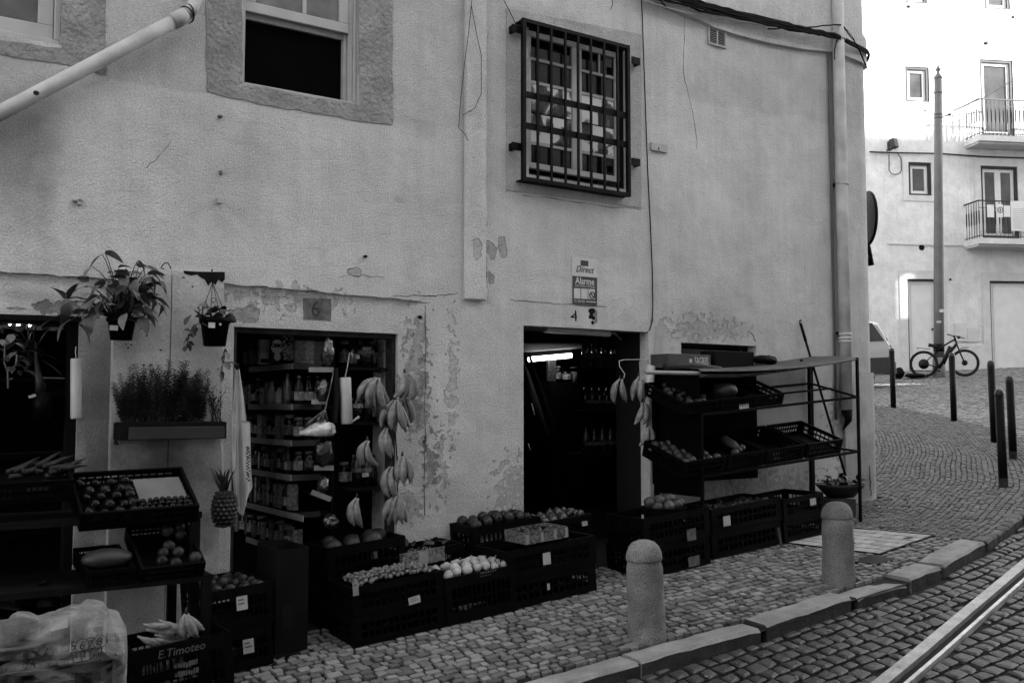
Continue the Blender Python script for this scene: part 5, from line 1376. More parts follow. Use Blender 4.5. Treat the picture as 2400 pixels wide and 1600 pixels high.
for pts in (((480, 752), (462, 760), (452, 772), (444, 784), (440, 800), (436, 815)), ((528, 815), (526, 840), (520, 862), (516, 880)), ((470, 745), (466, 718), (480, 706), (492, 724), (500, 750)), ((476, 738), (474, 715), (484, 712), (488, 745))):
    q = [U(*p, yP - .03) for p in pts]; m = M(); m.tube(q, .0025, 5); m.obj('stem', LEAFD, pl2)
    if pts[0][0] in (480, 528):
        for a, b in zip(q, q[1:]):
            for t in (.1, .4, .7): place(random.choice(SML), 'leaf', aim(a.lerp(b, t), (rnd(-1, 1), rnd(-.6, .3), rnd(-1, .5)), rnd(-1, 1), rnd(.7, 1.3)), pl2)
place(SML[0], 'leaf', aim(U(528, 852, yP), (.9, -.3, .2), .2, 1.6), pl2); place(SML[0], 'leaf', aim(U(449, 738, yP), (-.6, -.3, -.5), .2, 1.7), pl2)

# ---- planter of rosemary
y = -.22
tr_ = thing('planter_box', 'long dark planter trough with a wooden front board', 'planter', U(405, 1030, y))
a, b = U(282, 1030, y), U(533, 1026, y); zt = U(400, 990, y).z; zb_ = U(400, 1030, y).z
m = M(); m.bx(a.x, b.x, y + .021, -.04, zb_, zt); m.obj('trough', BLK2, tr_)
m = M(); m.bx(U(303, 1010, y).x, U(527, 1010, y).x, y, y + .02, U(400, 1029, y).z, U(400, 1000, y).z); m.bevel(.003); m.obj('front_board', mat('weathered_board', .016, .75, .35, 4), tr_)
m = M(); m.bx(a.x + .01, b.x - .01, y + .03, -.05, zt, zt + .004); m.obj('soil', SOIL, tr_)
m = M(); m.tube([U(269, 1040, -.03), U(270, 1030, -.12), U(276, 1040, y)], .006, 6); m.obj('bracket', IRON, tr_)
ROSM = mat('rosemary_needles', .004, .6, .4, 10, isl=.6)
def sprig(H, n, nl):
    m = M(); m.tube([(0, 0, 0), (.004, 0, H * .5), (0, .003, H)], [.003, .002, .001], 4)
    for k in range(n):
        z = H * (.12 + .88 * k / n); a = k * 2.4; l = nl * (1.1 - .6 * k / n); d = Vector((cos(a), sin(a), .55)); p = Vector((0, 0, z)); s = Vector((-sin(a), cos(a), 0)) * .0016
        q = p + d * l * .5; r = p + d * l + Vector((0, 0, -l * .25)); m.face([p - s, q - s * 1.5, r, q + s * 1.5]); m.face([p, q + Vector((0, 0, .002)), r])
    return m.mesh('sprig', ROSM)
SPR = [sprig(.26, 60, .034), sprig(.20, 48, .032), sprig(.30, 70, .034)]
rs = thing('rosemary_bush', 'dense dark rosemary bush growing along the planter trough', 'plant', U(380, 990, y + .08))
for k in range(120):
    px = rnd(284, 478); ht = .55 + .45 * sin(pi * (px - 275) / 215) ** .6; p = U(px, 996, rnd(y + .03, -.06)); p.z = zt
    place(random.choice(SPR), 'sprig', Matrix.Translation(p) @ Matrix.Rotation(rnd(-.45, .45), 4, 'Y') @ Matrix.Rotation(rnd(-.15, .35), 4, 'X') @ Matrix.Rotation(rnd(0, 6), 4, 'Z') @ Matrix.Scale(ht * rnd(.95, 1.35), 4), rs)
for px, py in ((298, 858), (310, 880), (394, 868), (425, 868), (432, 866), (455, 875), (283, 895), (352, 885), (340, 905)):
    p = U(px, 990, -.14); p.z = zt; h_ = U(px, py, -.14).z - zt; place(SPR[2], 'sprig', Matrix.Translation(p) @ Matrix.Rotation(rnd(-.08, .08), 4, 'Y') @ Matrix.Rotation(rnd(0, 6), 4, 'Z') @ Matrix.Diagonal((1.3, 1.3, h_ / .30, 1)), rs)
hb = thing('small_herb', 'small bushy herb at the right end of the planter', 'plant', U(505, 985, y + .08))
HBL = leaf_mesh(.022, .012, .2, .3, 3, mt=LEAFD)
for k in range(14):
    p = U(rnd(492, 520), 990, y + .08); p.z = zt; t_ = U(rnd(480, 535), rnd(895, 950), y + rnd(.0, .12)); m = M(); m.tube([p, p.lerp(t_, .5) + Vector((0, 0, .02)), t_], [.003, .002, .001], 4); m.obj('stem', LEAFD, hb)
    for j in range(10): place(HBL, 'leaf', aim(p.lerp(t_, rnd(.4, 1.05)) + Vector((rnd(-.02, .02), rnd(-.02, .02), rnd(-.01, .02))), (rnd(-1, 1), rnd(-1, 1), rnd(-.2, 1)), 0, rnd(.8, 1.6)), hb)

# ---- pineapple
y = -.20
pa = thing('pineapple', 'pineapple hanging by its leaves beside the white carrier bags', 'fruit', U(524, 1235, y))
c = U(525, 1192, y); H = U(525, 1146, y).z - U(525, 1236, y).z; Rr = .072
PINM = mat('pineapple_rind', .006, .55, .5, 30, bump=.003, bscale=50)
m = M(); m.ball(c, 1, 16, 10, (Rr, Rr, H / 2)); m.obj('body', PINM, pa, True)
m = M()
for j in range(9):
    v = -.85 + 1.7 * j / 8; rr = sqrt(1 - v * v * .8)
    for k in range(13):
        a = 2 * pi * (k + .5 * (j % 2)) / 13; n_ = Vector((cos(a) * rr / Rr, sin(a) * rr / Rr, v / (H / 2))).normalized(); p = c + Vector((cos(a) * rr * Rr, sin(a) * rr * Rr, v * H / 2))
        s1 = Vector((-sin(a), cos(a), 0)) * .016; s2 = n_.cross(s1).normalized() * .014; q = [p + s1, p + s2, p - s1, p - s2]; tip = p + n_ * .010
        for e in range(4): m.face([q[e], q[(e+1) % 4], tip])
m.obj('eyes', mat('pineapple_eyes', .018, .4, .6, 40, isl=.4), pa)
PNL = leaf_mesh(.17, .022, .5, .15, 4, mt=LEAFD)
for k in range(26): place(PNL, 'leaf', aim(c + Vector((rnd(-.02, .02), rnd(-.02, .02), H / 2 - .01)), (rnd(-.35, .35), rnd(-.35, .35), 1), rnd(-1, 1), rnd(.5, 1)), pa)

m = M(); m.tube([c + Vector((0, 0, H / 2)), U(522, 1060, y), U(518, 1030, y + .02)], .004, 5); m.obj('hanging_string', OFFW, pa)
# ---- white carrier bags hanging in folds
y = -.13
tb = thing('carrier_bags', 'long folded white carrier bags hanging at the left door jamb', 'carrier bags', U(556, 860, y))
BAGM = mat('bag_cloth', .62, .8, .15, 9, bump=.003, bscale=18)
def folded(outl, yy, name, pleats, amp, seed):
    """a hanging sheet between a left and a right outline in photo pixels"""
    m = M(); rows = []; NZ_ = 26
    (lp, rp) = outl
    def at(pl, t):
        n = len(pl) - 1; i = min(int(t * n), n - 1); f = t * n - i; return (pl[i][0] + (pl[i+1][0] - pl[i][0]) * f, pl[i][1] + (pl[i+1][1] - pl[i][1]) * f)
    for j in range(NZ_ + 1):
        t = j / NZ_; a, b = at(lp, t), at(rp, t); r = []
        for i in range(15):
            u = i / 14; p = U(a[0] + (b[0] - a[0]) * u, a[1] + (b[1] - a[1]) * u, yy); p.y += amp * sin(u * pleats * 2 * pi + seed + .8 * sin(t * 3)) * (.35 + .65 * t); r.append(m.b.verts.new(p))
        rows.append(r)
    for a, b in zip(rows, rows[1:]):
        for k in range(14): m.b.faces.new((a[k], a[k+1], b[k+1], b[k]))
    bmesh.ops.solidify(m.b, geom=m.b.faces[:], thickness=.003)
    return m.obj(name, BAGM, tb, True)
folded(([(550, 862), (548, 930), (545, 990), (545, 1100), (552, 1195)], [(562, 864), (572, 930), (580, 1000), (584, 1080), (572, 1210)]), y, 'bag_fold', 2.3, .018, 0)
f2 = folded(([(566, 985), (568, 1040), (570, 1100), (573, 1160), (567, 1218)], [(587, 988), (588, 1040), (589, 1100), (593, 1142), (580, 1165)]), y - .03, 'bag_fold', 1.0, .012, 2)
folded(([(545, 994), (545, 1060), (547, 1120), (550, 1160), (554, 1172)], [(553, 994), (553, 1060), (555, 1120), (556, 1165), (559, 1176)]), y - .02, 'bag_fold', .8, .01, 1)
m = M()
for k in range(22):
    c = U(580 + (k % 2) * 3 + rnd(-2, 2), 1047 + k * 3.7, y - .047); m.bx(c.x - rnd(.004, .010), c.x + rnd(.004, .010), y - .0475, y - .0465, c.z - .006, c.z + .005)
m.obj('bag_print', mat('bag_print_ink', .07, .8, .3), tb)
m = M(); m.tube([U(556, 850, y), U(556, 866, y)], .012, 8); m.obj('hook_peg', INK, tb)

# ---- rolls of bags on hooks
ROLLM = mat('bag_roll_film', .36, .45, .08, 18, bump=.0008, bscale=60, spec=.4)
def bag_roll(pxc, py0, py1, w, y, label, hook, lean=0.0):
    a, b = U(pxc, py0, y), U(pxc + lean, py1, y); d = (a - CAMP).dot(_F); R = w * d / FPX / 2
    th = thing('bag_roll', label, 'bag roll', b, 'rolls of thin bags hung by the doors')
    m = M(); m.tube([a, a.lerp(b, .02), b.lerp(a, .02), b], [R * .9, R, R, R * .9], 24); m.obj('roll', ROLLM, th, True)
    m = M(); m.tube([U(*p, y) for p in hook] + [a], .0035, 6); m.obj('hook', OFFW, th)
    m = M(); m.tube([a + Vector((0, 0, .002)), a + Vector((0, 0, -.0)), a + Vector((0, 0, .004))], R * .3, 10); m.obj('core', FRW, th)
    return th
bag_roll(178.5, 840, 981, 25, -.06, 'white roll of thin bags hung at the far left doorway', [(178, 812), (177, 826)])
r2 = bag_roll(809, 884, 993, 27, -.02, 'white roll of thin bags hung inside the doorway beside the bananas', [(826, 836), (824, 826), (819, 828), (814, 860)], 4)
m = M(); m.tube([U(822, 990, -.04), U(842, 976, -.06)], [.004, .010], 8); m.obj('roll_end', ROLLM, r2)
bag_roll(1525, 857, 948, 23, -.12, 'white roll of thin bags hung between the second doorway and rack', [(1506, 845), (1515, 842), (1520, 846)], -10)

# ---- shelves inside the first doorway
xa = U(684, 950, .26).x
shf = thing('shop_shelves', 'metal shop shelves with pale edges seen through the first doorway', 'shelf unit', (xa + .2, .6, .6))
ya0, ya1 = .26, 1.15
levels = [U(684, p, .26).z for p in (852, 948, 1033, 1114)]
levels += [2 * levels[3] - levels[2] - .02, 3 * levels[3] - 2 * levels[2] - .04]
m = M(); m.bx(xa + .30, xa + .32, ya0, ya1, .3, 2.5); m.obj('back_panel', BLK2, shf)
for k, z in enumerate(levels):
    m = M(); m.bx(xa + .006, xa + .30, ya0 + .001, ya1, z - .03, z - .008); m.obj('shelf_board', BLK2, shf)
    m = M(); m.bx(xa, xa + .006, ya0 - (.22 if k > 3 else 0), ya1, z - .036, z + .004); m.obj('shelf_edge', SHELFE, shf)
    xb_ = U(752, 1000, .26).x
    m = M(); m.bx(xa + .007, xb_, ya0 - .006, ya0, z - .036, z + .004); m.obj('shelf_edge', mat('shelf_edge_end', .03, .5, .3, 14) if k == 0 else MATS['shelf_edge_end'], shf)
for px, py, w in ((753, 866, 58), (748, 941, 36), (759, 1096, 46), (753, 1161, 46)):
    a, b = U(px - w/2, py - (0 if py < 1150 else 9), .10), U(px + w/2, py + (0 if py < 1150 else 9), .06); m = M(); m.bar(a, b, .006, .034); m.obj('shelf_edge', SHELFE, shf)
    m = M(); m.bar(a + Vector((0, .1, -.01)), b + Vector((0, .12, -.01)), .2, .012); m.obj('shelf_board', BLK2, shf)
CANM_ = mat('tin_can', .08, .35, .5, 30, metal=.2, isl=.7, spec=.5); JARM = mat('glass_jar', .010, .15, .6, 18, isl=.8, spec=.35); BOTM = mat('plastic_bottle', .016, .15, .6, 14, isl=.8, spec=.35); PACKM = mat('glossy_pack', .09, .25, .8, 45, isl=.8, spec=.35); LIDM = mat('lid', .11, .35, .4, 20, isl=.7); LABM = mat('product_label', .15, .6, .8, 55, isl=.8)
PM = {}
def product(kind_, r, h):
    key = (kind_, r, h)
    if key in PM: return PM[key]
    p = []
    if kind_ == 'can':
        m = M(); m.lathe([(r, 0), (r, h)], (0, 0, 0), 14); p.append(('can_body', m.mesh('can_body', LABM, True)))
        m = M(); m.lathe([(r * 1.03, h - .002), (r * 1.03, h + .004), (r * .8, h + .002)], (0, 0, 0), 14); p.append(('lid', m.mesh('lid', LIDM, True)))
    elif kind_ == 'jar':
        m = M(); m.lathe([(r, 0), (r, h * .75), (r * .8, h * .86)], (0, 0, 0), 14); p.append(('jar_body', m.mesh('jar_body', JARM, True)))
        m = M(); m.lathe([(r * .85, h * .861), (r * .85, h)], (0, 0, 0), 14); p.append(('lid', m.mesh('lid', LIDM, True)))
        m = M(); m.lathe([(r * 1.01, h * .2), (r * 1.01, h * .6)], (0, 0, 0), 14, cap=False); p.append(('label', m.mesh('label', LABM, True)))
    elif kind_ == 'bottle':
        m = M(); m.lathe([(r, 0), (r, h * .55), (r * .9, h * .65), (r * .35, h * .85), (r * .32, h * .93)], (0, 0, 0), 14); p.append(('bottle_body', m.mesh('bottle_body', BOTM, True)))
        m = M(); m.lathe([(r * .38, h * .931), (r * .38, h)], (0, 0, 0), 10); p.append(('cap', m.mesh('cap', LIDM, True)))
        m = M(); m.lathe([(r * 1.01, h * .15), (r * 1.01, h * .45)], (0, 0, 0), 14, cap=False); p.append(('label', m.mesh('label', LABM, True)))
    elif kind_ == 'plain_bottle':
        m = M(); m.lathe([(r, 0), (r, h * .6), (r * .9, h * .68), (r * .35, h * .86), (r * .32, h)], (0, 0, 0), 14); p.append(('bottle_body', m.mesh('bottle_body', BOTM, True)))
    elif kind_ == 'pack':
        m = M(); m.bx(-r, r, -r * .5, r * .5, 0, h); m.bevel(r * .2); p.append(('pack_body', m.mesh('pack_body', PACKM)))
    PM[key] = p; return p
def stand(kind_, r, h, pos, label, group, cat, rz_=0.0):
    th = thing(kind_.replace('plain_', ''), label, cat, pos, group)
    for nm, me in product(kind_, r, h): place(me, nm, Matrix.Translation(pos) @ Matrix.Rotation(rz_, 4, 'Z'), th)
    return th
random.seed(5)
def row(level, px0, px1, kinds, where, cat_of={'can': 'tin can', 'jar': 'jar', 'bottle': 'bottle', 'pack': 'packet'}):
    y = US(px1, 950, xa + .06).y; y1 = US(px0, 950, xa + .06).y; i = 0
    while y < y1:
        k, r, h = kinds[i % len(kinds)]; i += 1; h2 = round(h * random.choice((.9, 1, 1.05)), 3)
        stand(k, r, h2, Vector((xa + .02 + r + rnd(0, .015), y + r, levels[level] + .001)), '%s standing on the %s shelf inside the first doorway' % ({'can': 'dark printed tin can', 'jar': 'dark jar with pale lid', 'bottle': 'glinting dark bottle', 'pack': 'glossy printed packet'}[k], where), '%s on the %s shelf' % (cat_of[k] + 's', where), cat_of[k], rnd(-.6, .6)); y += 2 * r + rnd(.004, .02)
row(1, 566, 684, [('jar', .030, .15), ('pack', .032, .16), ('can', .032, .14), ('jar', .028, .13), ('bottle', .032, .19)], 'second')
row(2, 566, 684, [('jar', .038, .17), ('can', .042, .15), ('can', .04, .17), ('jar', .036, .15)], 'third')
row(3, 566, 684, [('bottle', .030, .22), ('bottle', .028, .20), ('jar', .04, .17), ('pack', .034, .15)], 'fourth')
row(4, 560, 690, [('pack', .040, .18), ('bottle', .034, .2), ('pack', .036, .2)], 'fifth')
row(5, 550, 700, [('pack', .045, .15), ('jar', .04, .16)], 'lowest')
for px, z in ((700, 0), (722, 0), (742, 0), (700, 2), (722, 2), (742, 2), (700, 3), (725, 3), (700, 1), (722, 1), (742, 1)):
    k = ('bottle', .034, .2) if z in (1,) else ('jar', .034, .16) if z else ('pack', .04, .17)
    p = U(px, 950, ya0 + .05); stand(*k, Vector((p.x, ya0 + .05, levels[z] + .001)), 'dim %s on the shelf end facing the street' % {'bottle': 'bottle', 'jar': 'jar', 'pack': 'packet'}[k[0]], 'goods on the shelf end', {'bottle': 'bottle', 'jar': 'jar', 'pack': 'packet'}[k[0]])
def front_box(px0, px1, py0, py1, y, name, label, mt, cat='box', dep=.05):
    a, b = U(px0, py1, y), U(px1, py0, y); th = thing(name, label, cat, (a.x, y, a.z)); m = M(); m.bx(a.x, b.x, y, y + dep, a.z, b.z); m.bevel(.003); m.obj('box', mt, th); return th, a, b
zc_ = levels[0]
yb_ = US(650, 850, xa + .05).y
random.seed(31)
for py_, kk in ((862, [('jar', .04, .2), ('bottle', .035, .24)]), (988, [('jar', .035, .17), ('pack', .04, .2)]), (1140, [('bottle', .035, .22), ('jar', .04, .17)])):
    z = U(840, py_, .25).z
    for j in range(5):
        p = U(806 + j * 22, py_, .36); k3 = random.choice(kk); stand(*k3, Vector((p.x, .36, z + .001)), 'dim %s on the dark side shelves behind the bananas' % {'bottle': 'bottle', 'jar': 'jar', 'pack': 'packet'}[k3[0]], 'goods on the side shelves', {'bottle': 'bottle', 'jar': 'jar', 'pack': 'packet'}[k3[0]], rnd(-.5, .5))
th, a, b = front_box(608, 635, 796, 853, yb_ + .10, 'detergent_box', 'pale flat box left of the round white soap emblem', mat('pale_box', .34, .6, .3, 20))
m = M(); m.bx(a.x + .01, a.x + .07, yb_ + .0985, yb_ + .0995, a.z + .01, a.z + .04); m.obj('dark_band', INK, th); q = (a + b) / 2; text('SK', .05, (q.x + .03, yb_ + .098, q.z + .01), th, mat('box_ink', .03, .7), .0006)
th, a, b = front_box(636, 662, 779, 849, yb_, 'washing_powder_box', 'dark soap powder box with a lettered white oval on it', mat('soap_box_dark', .035, .5, .5, 20))
q = (a + b) / 2; W_ = (b.x - a.x)
m = M(); m.lathe([(.001, 0), (W_ * .56, 0), (W_ * .56, .002), (.001, .002)], (0, 0, 0), 28, Matrix.Translation((q.x, yb_ - .0005, q.z + .005)) @ Matrix.Rotation(pi / 2, 4, 'X') @ Matrix.Diagonal((1, 1.15, 1, 1)), cap=False); m.obj('white_oval', mat('soap_white', .80, .6), th)
text('OMO', W_ * .46, (q.x, yb_ - .0035, q.z + .012), th, INK, .0006, bold=.0022, up=(-.1, 0, 1))
m = M(); m.ball((q.x + .004, yb_ - .001, q.z - .068), 1, 12, 6, (.026, .002, .03)); m.obj('lower_emblem', MATS['soap_white'], th)
th, a, b = front_box(663, 693, 780, 844, yb_ + .03, 'leaf_print_box', 'pale box printed with leaves right of the soap powder', carton_mat('leaf_box_print', 7.7, .06, .8))
front_box(695, 712, 782, 846, .30, 'dark_crate_box', 'dim brown box on the top shelf end', mat('dim_box', .007, .7, .4, 15))
front_box(714, 752, 785, 848, .31, 'plain_dark_box', 'plain dark box right of the dim brown box', MATS['dim_box'])
for px, h in ((574, 26), (590, 30), (584, 60)): front_box(px, px + 13, 850 - h, 853, US(px, 850, xa + .12).y, 'small_box', ('small pale box leftmost on the dark top shelf' if px < 580 else 'small pale box second from the left on the top shelf') if h < 50 else 'taller dim box at the left end of the top shelf', mat('small_box%d' % px, .09 if h < 50 else .03, .6, .4, 30))
# a white bottle and clear bottle on the second shelf
WB = mat('white_bottle', .36, .45, .1)
for px, mt_, h, lb in ((649, WB, .13, 'short white bottle on the second shelf'), (667, mat('clear_oil_bottle', .10, .1, .3, 10, spec=.7), .22, 'tall clear oil bottle on the second shelf'), (631, mat('pale_tube', .22, .5), .17, 'pale slim tube bottle on the second shelf')):
    p = US(px, 945, xa + .012); th = stand('bottle', .033, h, Vector((xa + .03, p.y, levels[1] + .001)), lb, None, 'bottle')
    for c in th.children:
        if c.name.startswith(('bottle_body', 'label')): c.data = c.data.copy(); c.data.materials[0] = mt_
# glossy bags hanging in the gap
def crumple(px, py, wpx, hpx, y, name, label, mt, cat='bag', amp=.28, fr_=9, seg=20):
    a = U(px, py, y); d = (a - CAMP).dot(_F); m = M(); m.ball((0, 0, 0), 1, seg, 14)
    for v in m.b.verts:
        n = noise.noise(v.co * 1.7 + Vector((px, 0, 0))) + .6 * noise.noise(v.co * 4 + Vector((0, py, 0))); v.co *= 1 + amp * n
    m.xf(Matrix.Translation(a) @ Matrix.Diagonal((wpx * d / FPX / 2, .05, hpx * d / FPX / 2, 1))); th = thing(name, label, cat, a); m.obj('bag_body', mt, th, True); return th
GLOSS = mat('glossy_film', .020, .14, .9, 22, bump=.012, bscale=26, spec=.8, coat=.4)
GLOSSW = mat('glossy_white_film', .42, .22, .55, 22, bump=.012, bscale=30, spec=.6)
DARKF = mat('dark_film', .005, .2, .6, 16, bump=.012, bscale=22, spec=.7)
th = crumple(768, 825, 30, 60, .0, 'snack_bag', 'glinting clear snack bag hanging at the doorway top', GLOSS)
crumple(755, 915, 34, 50, .05, 'snack_bag', 'dark glinting snack bag on the short middle shelf', GLOSS); crumple(758, 1135, 26, 40, .0, 'snack_bag', 'small glinting packet above the short slanted shelf', GLOSS); crumple(775, 1222, 36, 34, -.1, 'snack_bag', 'crumpled foil bag near the doorway floor', GLOSS)
bb = thing('bread_bag', 'shiny white bag of bread tied up in the doorway', 'bread bag', U(745, 1008, -.04))
a = U(745, 1010, -.05); m = M(); m.ball((0, 0, 0), 1, 24, 14)
for v in m.b.verts:
    q = v.co.copy(); v.co.z = max(v.co.z, -.55); v.co *= 1 + .20 * noise.noise(q * 2.2) + .10 * noise.noise(q * 6); v.co.z *= .30 + .75 * (q.x + 1) / 2; v.co.x *= 1.08 if q.x < 0 else 1
m.xf(Matrix.Translation(a) @ Matrix.Rotation(-.10, 4, 'Y') @ Matrix.Diagonal((.118, .07, .085, 1))); m.obj('bag_body', GLOSSW, bb, True)
for p in ((722, 992), (745, 986), (768, 990), (756, 985)):
    m = M(); m.tube([U(*p, -.08), U(762, 960, -.05), U(774, 910, -.04), U(782, 866, -.02)], [.012, .006, .0045, .004], 6); m.obj('gathered_neck', GLOSS, bb, True)
crumple(760, 1060, 46, 70, .0, 'dark_bag', 'dark limp clear bag hanging beneath the bread', DARKF)
m = M(); m.tube([U(788, 862, -.02), U(790, 930, -.03), U(786, 990, -.04)], [.012, .02, .012], 8); tag(m.obj('black_strap', INK), 'black strap hanging between the bread bag and the bag roll', 'strap')
# water bottle packs hanging at right
WATM = mat('water_pack_film', .010, .12, .5, 20, bump=.004, bscale=40, spec=.7)
for k, (px, py, w, h) in enumerate(((857, 830, 40, 62), (850, 955, 50, 60), (850, 1105, 54, 66))):
    a = U(px, py, .22); d = (a - CAMP).dot(_F); th = thing('water_pack', ('single large dim water bottle high in the doorway', 'dim pack of bottles behind the bag roll', 'dim pack of bottles with a small price card')[k], 'water bottles', a)
    n = 1 if k == 0 else 2
    for j in range(n):
        R = w * d / FPX / 2 / n; H_ = h * d / FPX; cx_ = a.x + (j - (n - 1) / 2) * 2 * R; m = M(); m.lathe([(R, -H_/2), (R, H_*.2), (R * .98, H_*.22), (R, H_*.24), (R * .5, H_*.45), (R * .3, H_*.5)], (cx_, a.y, a.z), 16)
        m.obj('bottle', WATM, th, True)
        m = M(); m.lathe([(R * 1.01, -.0), (R * 1.01, H_ * .15)], (cx_, a.y, a.z), 16, cap=False); m.obj('label', LABM, th, True)
    if k == 2: paper_tag(th, 856, 1112, .22 - R * 1.03, 15, 9, PAPER)
    if k == 0: paper_tag(th, 838, 836, .22 - R * 1.03, 8, 9, PAPER)
ss = thing('side_shelves', 'dark shelves on the right side inside the first doorway', 'shelf unit', (3.1, .3, 1))
for py_ in (862, 988, 1140): m = M(); zz = U(840, py_, .25).z; m.bx(U(800, py_, .2).x, O_D6[1] + .02, .12, .5, zz - .02, zz); m.obj('shelf_board', BLK2, ss)

# ---- bananas on their cords
GB = 'banana bunches hung at the first doorway'
yb = -.16
cord = M(); cord.tube([U(892, 832, .05), U(896, 822, .0), U(905, 823, -.02), U(912, 823, .03)], .004, 6); cord.tube([U(892, 832, .05), U(896, 860, -.08), U(898, 886, yb)], .003, 6)
cord.tube([U(922, 830, .0), U(924, 900, yb), U(925, 1000, yb), U(932, 1090, yb), U(932, 1165, yb)], .004, 6)
tag(cord.obj('rope', INK), 'cords and hook carrying the banana bunches at the first doorway', 'rope')
bunch(884, 886, yb, [(-78, 0), (-58, 14), (-36, 26), (-14, 38), (4, 50)], .175, 'bunch of four bananas spread left, topmost by the bag roll', GB)
bunch(948, 874, yb - .02, [(8, -66), (26, -50), (44, -38), (62, -34)], .175, 'bunch curving left, topmost against the peeling wall', GB)
bunch(926, 937, yb - .03, [(-48, 4), (-30, 12), (-12, 20), (4, 28), (20, 34)], .175, 'largest hanging bunch with tips pointing down right', GB)
bunch(944, 932, yb + .02, [(20, 0), (48, -10)], .15, 'short pair tucked behind the largest bunch', GB)
bunch(905, 1002, yb, [(-36, 24), (-20, 32), (-4, 40)], .165, 'pair of bananas below the largest bunch, before the dark door', GB)
bunch(861, 1032, yb, [(-62, 66), (-26, 80)], .17, 'pair curving out right below the bag roll', GB)
bunch(943, 1068, yb - .03, [(-30, 14), (-10, 4), (10, -6), (30, -14)], .155, 'small upright hand of three against the wall', GB)
bunch(915, 1093, yb, [(-54, 44), (-30, 56)], .19, 'pair sweeping down right over the wall edge', GB)
bunch(928, 1160, yb - .02, [(-48, -8), (-26, 0), (-8, 4), (6, 8), (22, 14)], .16, 'lowest wide bunch of five beside the wall', GB)
bunch(836, 1166, yb, [(-48, 36), (-22, 46)], .165, 'dull pair hanging lowest in the dark doorway', GB)
GB2 = 'banana bunches hung at the second doorway'
bunch(1452, 888, -.08, [(-52, 26), (-4, 44)], .18, 'pair of bananas on the wire hook in the second doorway', GB2)
bunch(1497, 882, -.10, [(-40, -4), (-14, 2), (20, -8)], .165, 'bunch of three next to the white bag roll', GB2)
bunch(1506, 942, -.12, [(4, -56), (28, -36), (46, -20)], .165, 'middle bunch curving left under the white roll', GB2)
bunch(1518, 998, -.12, [(8, -72), (36, -30)], .165, 'lowest pair curving left at the second doorway', GB2)
m = M(); m.tube([U(1462, 886, -.06), U(1464, 876, -.05), U(1452, 858, -.04), U(1451, 846, -.03), U(1460, 843, -.02), U(1505, 842, -.02), U(1521, 850, -.03)], .004, 6); m.tube([U(1499, 846, -.06), U(1500, 880, -.10), U(1508, 945, -.12), U(1516, 995, -.12)], .003, 5)
tag(m.obj('wire_hook', OFFW), 'bent white wire hook carrying bananas in the second doorway', 'hook')

# ---- inside the second doorway
TUBE = mat('lit_tube', .9, .4, 0, emit=1.7)
lt = thing('lit_tube_lamp', 'glowing fluorescent tube inside the second doorway', 'lamp', U(1290, 838, 1.6))
a, b = U(1240, 842, 1.6), U(1338, 833, 1.6); m = M(); m.tube([a, b], .024, 10); m.obj('tube', TUBE, lt)
m = M(); m.bar(a + Vector((-.04, .03, .05)), b + Vector((.06, .03, .05)), .06, .04); m.obj('housing', GREYC, lt)
ot = thing('unlit_tube_lamp', 'unlit pale fluorescent fitting at the top of the second doorway', 'lamp', U(1350, 778, .15))
a, b = U(1277, 772, .15), U(1427, 783, .15); m = M(); m.bar(a, b, .07, .045); m.bevel(.006); m.obj('fitting', mat('lamp_cover', .30, .4, .1), ot)
m = M(); m.tube([b, U(1440, 780, .2), U(1456, 796, .3)], .006, 6); m.obj('cable', OFFW, ot)
m = M(); q = [U(1222, 806, 1.0), U(1400, 806, 1.0), U(1378, 815, 1.5), U(1222, 826, 1.5)]; m.prism(q, (0, 0, .015)); tag(m.obj('ceiling_panel', mat('ceiling_panel_paint', .10, .7, .2, 5)), 'pale slanting ceiling panel above the lit tube', 'ceiling panel')
# counter and goods in the tube's light
ct2 = thing('shop_counter', 'dark counter and shelves standing under the lit tube', 'counter', U(1320, 900, 1.7))
a, b = U(1290, 895, 1.7), U(1420, 895, 1.7); m = M(); m.bx(a.x, b.x, 1.7, 2.3, .3, a.z); m.obj('counter_body', BLK2, ct2)
for px, k, r, h in ((1307, 'jar', .035, .16), (1327, 'jar', .05, .14), (1345, 'can', .04, .15), (1292, 'pack', .05, .26)):
    p = U(px, 895, 1.75); stand(k, r, h, Vector((p.x, 1.75, a.z + .002)), '%s standing under the lit tube on the shop counter' % {'jar': 'glinting jar', 'can': 'printed tin', 'pack': 'tall grey packet'}[k], 'goods on the counter', {'jar': 'jar', 'can': 'tin can', 'pack': 'packet'}[k])
for k, (pyz, n, kk) in enumerate(((862, 6, ('plain_bottle', .045, .3)), (960, 8, ('plain_bottle', .035, .2)), (1060, 7, ('plain_bottle', .042, .24)))):
    z = U(1430, pyz, .8).z; m = M(); x0, x1 = U(1366, pyz, .8).x, U(1500, pyz, .8).x; m.bx(x0, x1, .75, 1.1, z - .03, z - .001); tag(m.obj('wall_shelf', BLK2), 'dark wall shelf of bottles right of the second doorway, %s' % ('highest', 'middle', 'lowest')[k], 'shelf')
    m = M(); m.bx(x0, x1 - .02, .764, .766, z + kk[2] * .30, z + kk[2] * .44); tag(m.obj('wrapping_band', mat('wrapping_film', .055, .3, .9, 30) if k == 0 else MATS['wrapping_film']), 'pale film band round the bottles on the %s wall shelf' % ('highest', 'middle', 'lowest')[k], 'film band')
    for j in range(n):
        p = Vector((x0 + (x1 - x0) * (j + .5) / n, .82, z + .001)); stand(*kk, p, 'dim bottle on the shelves inside the second doorway', 'bottles inside the second doorway', 'bottle')
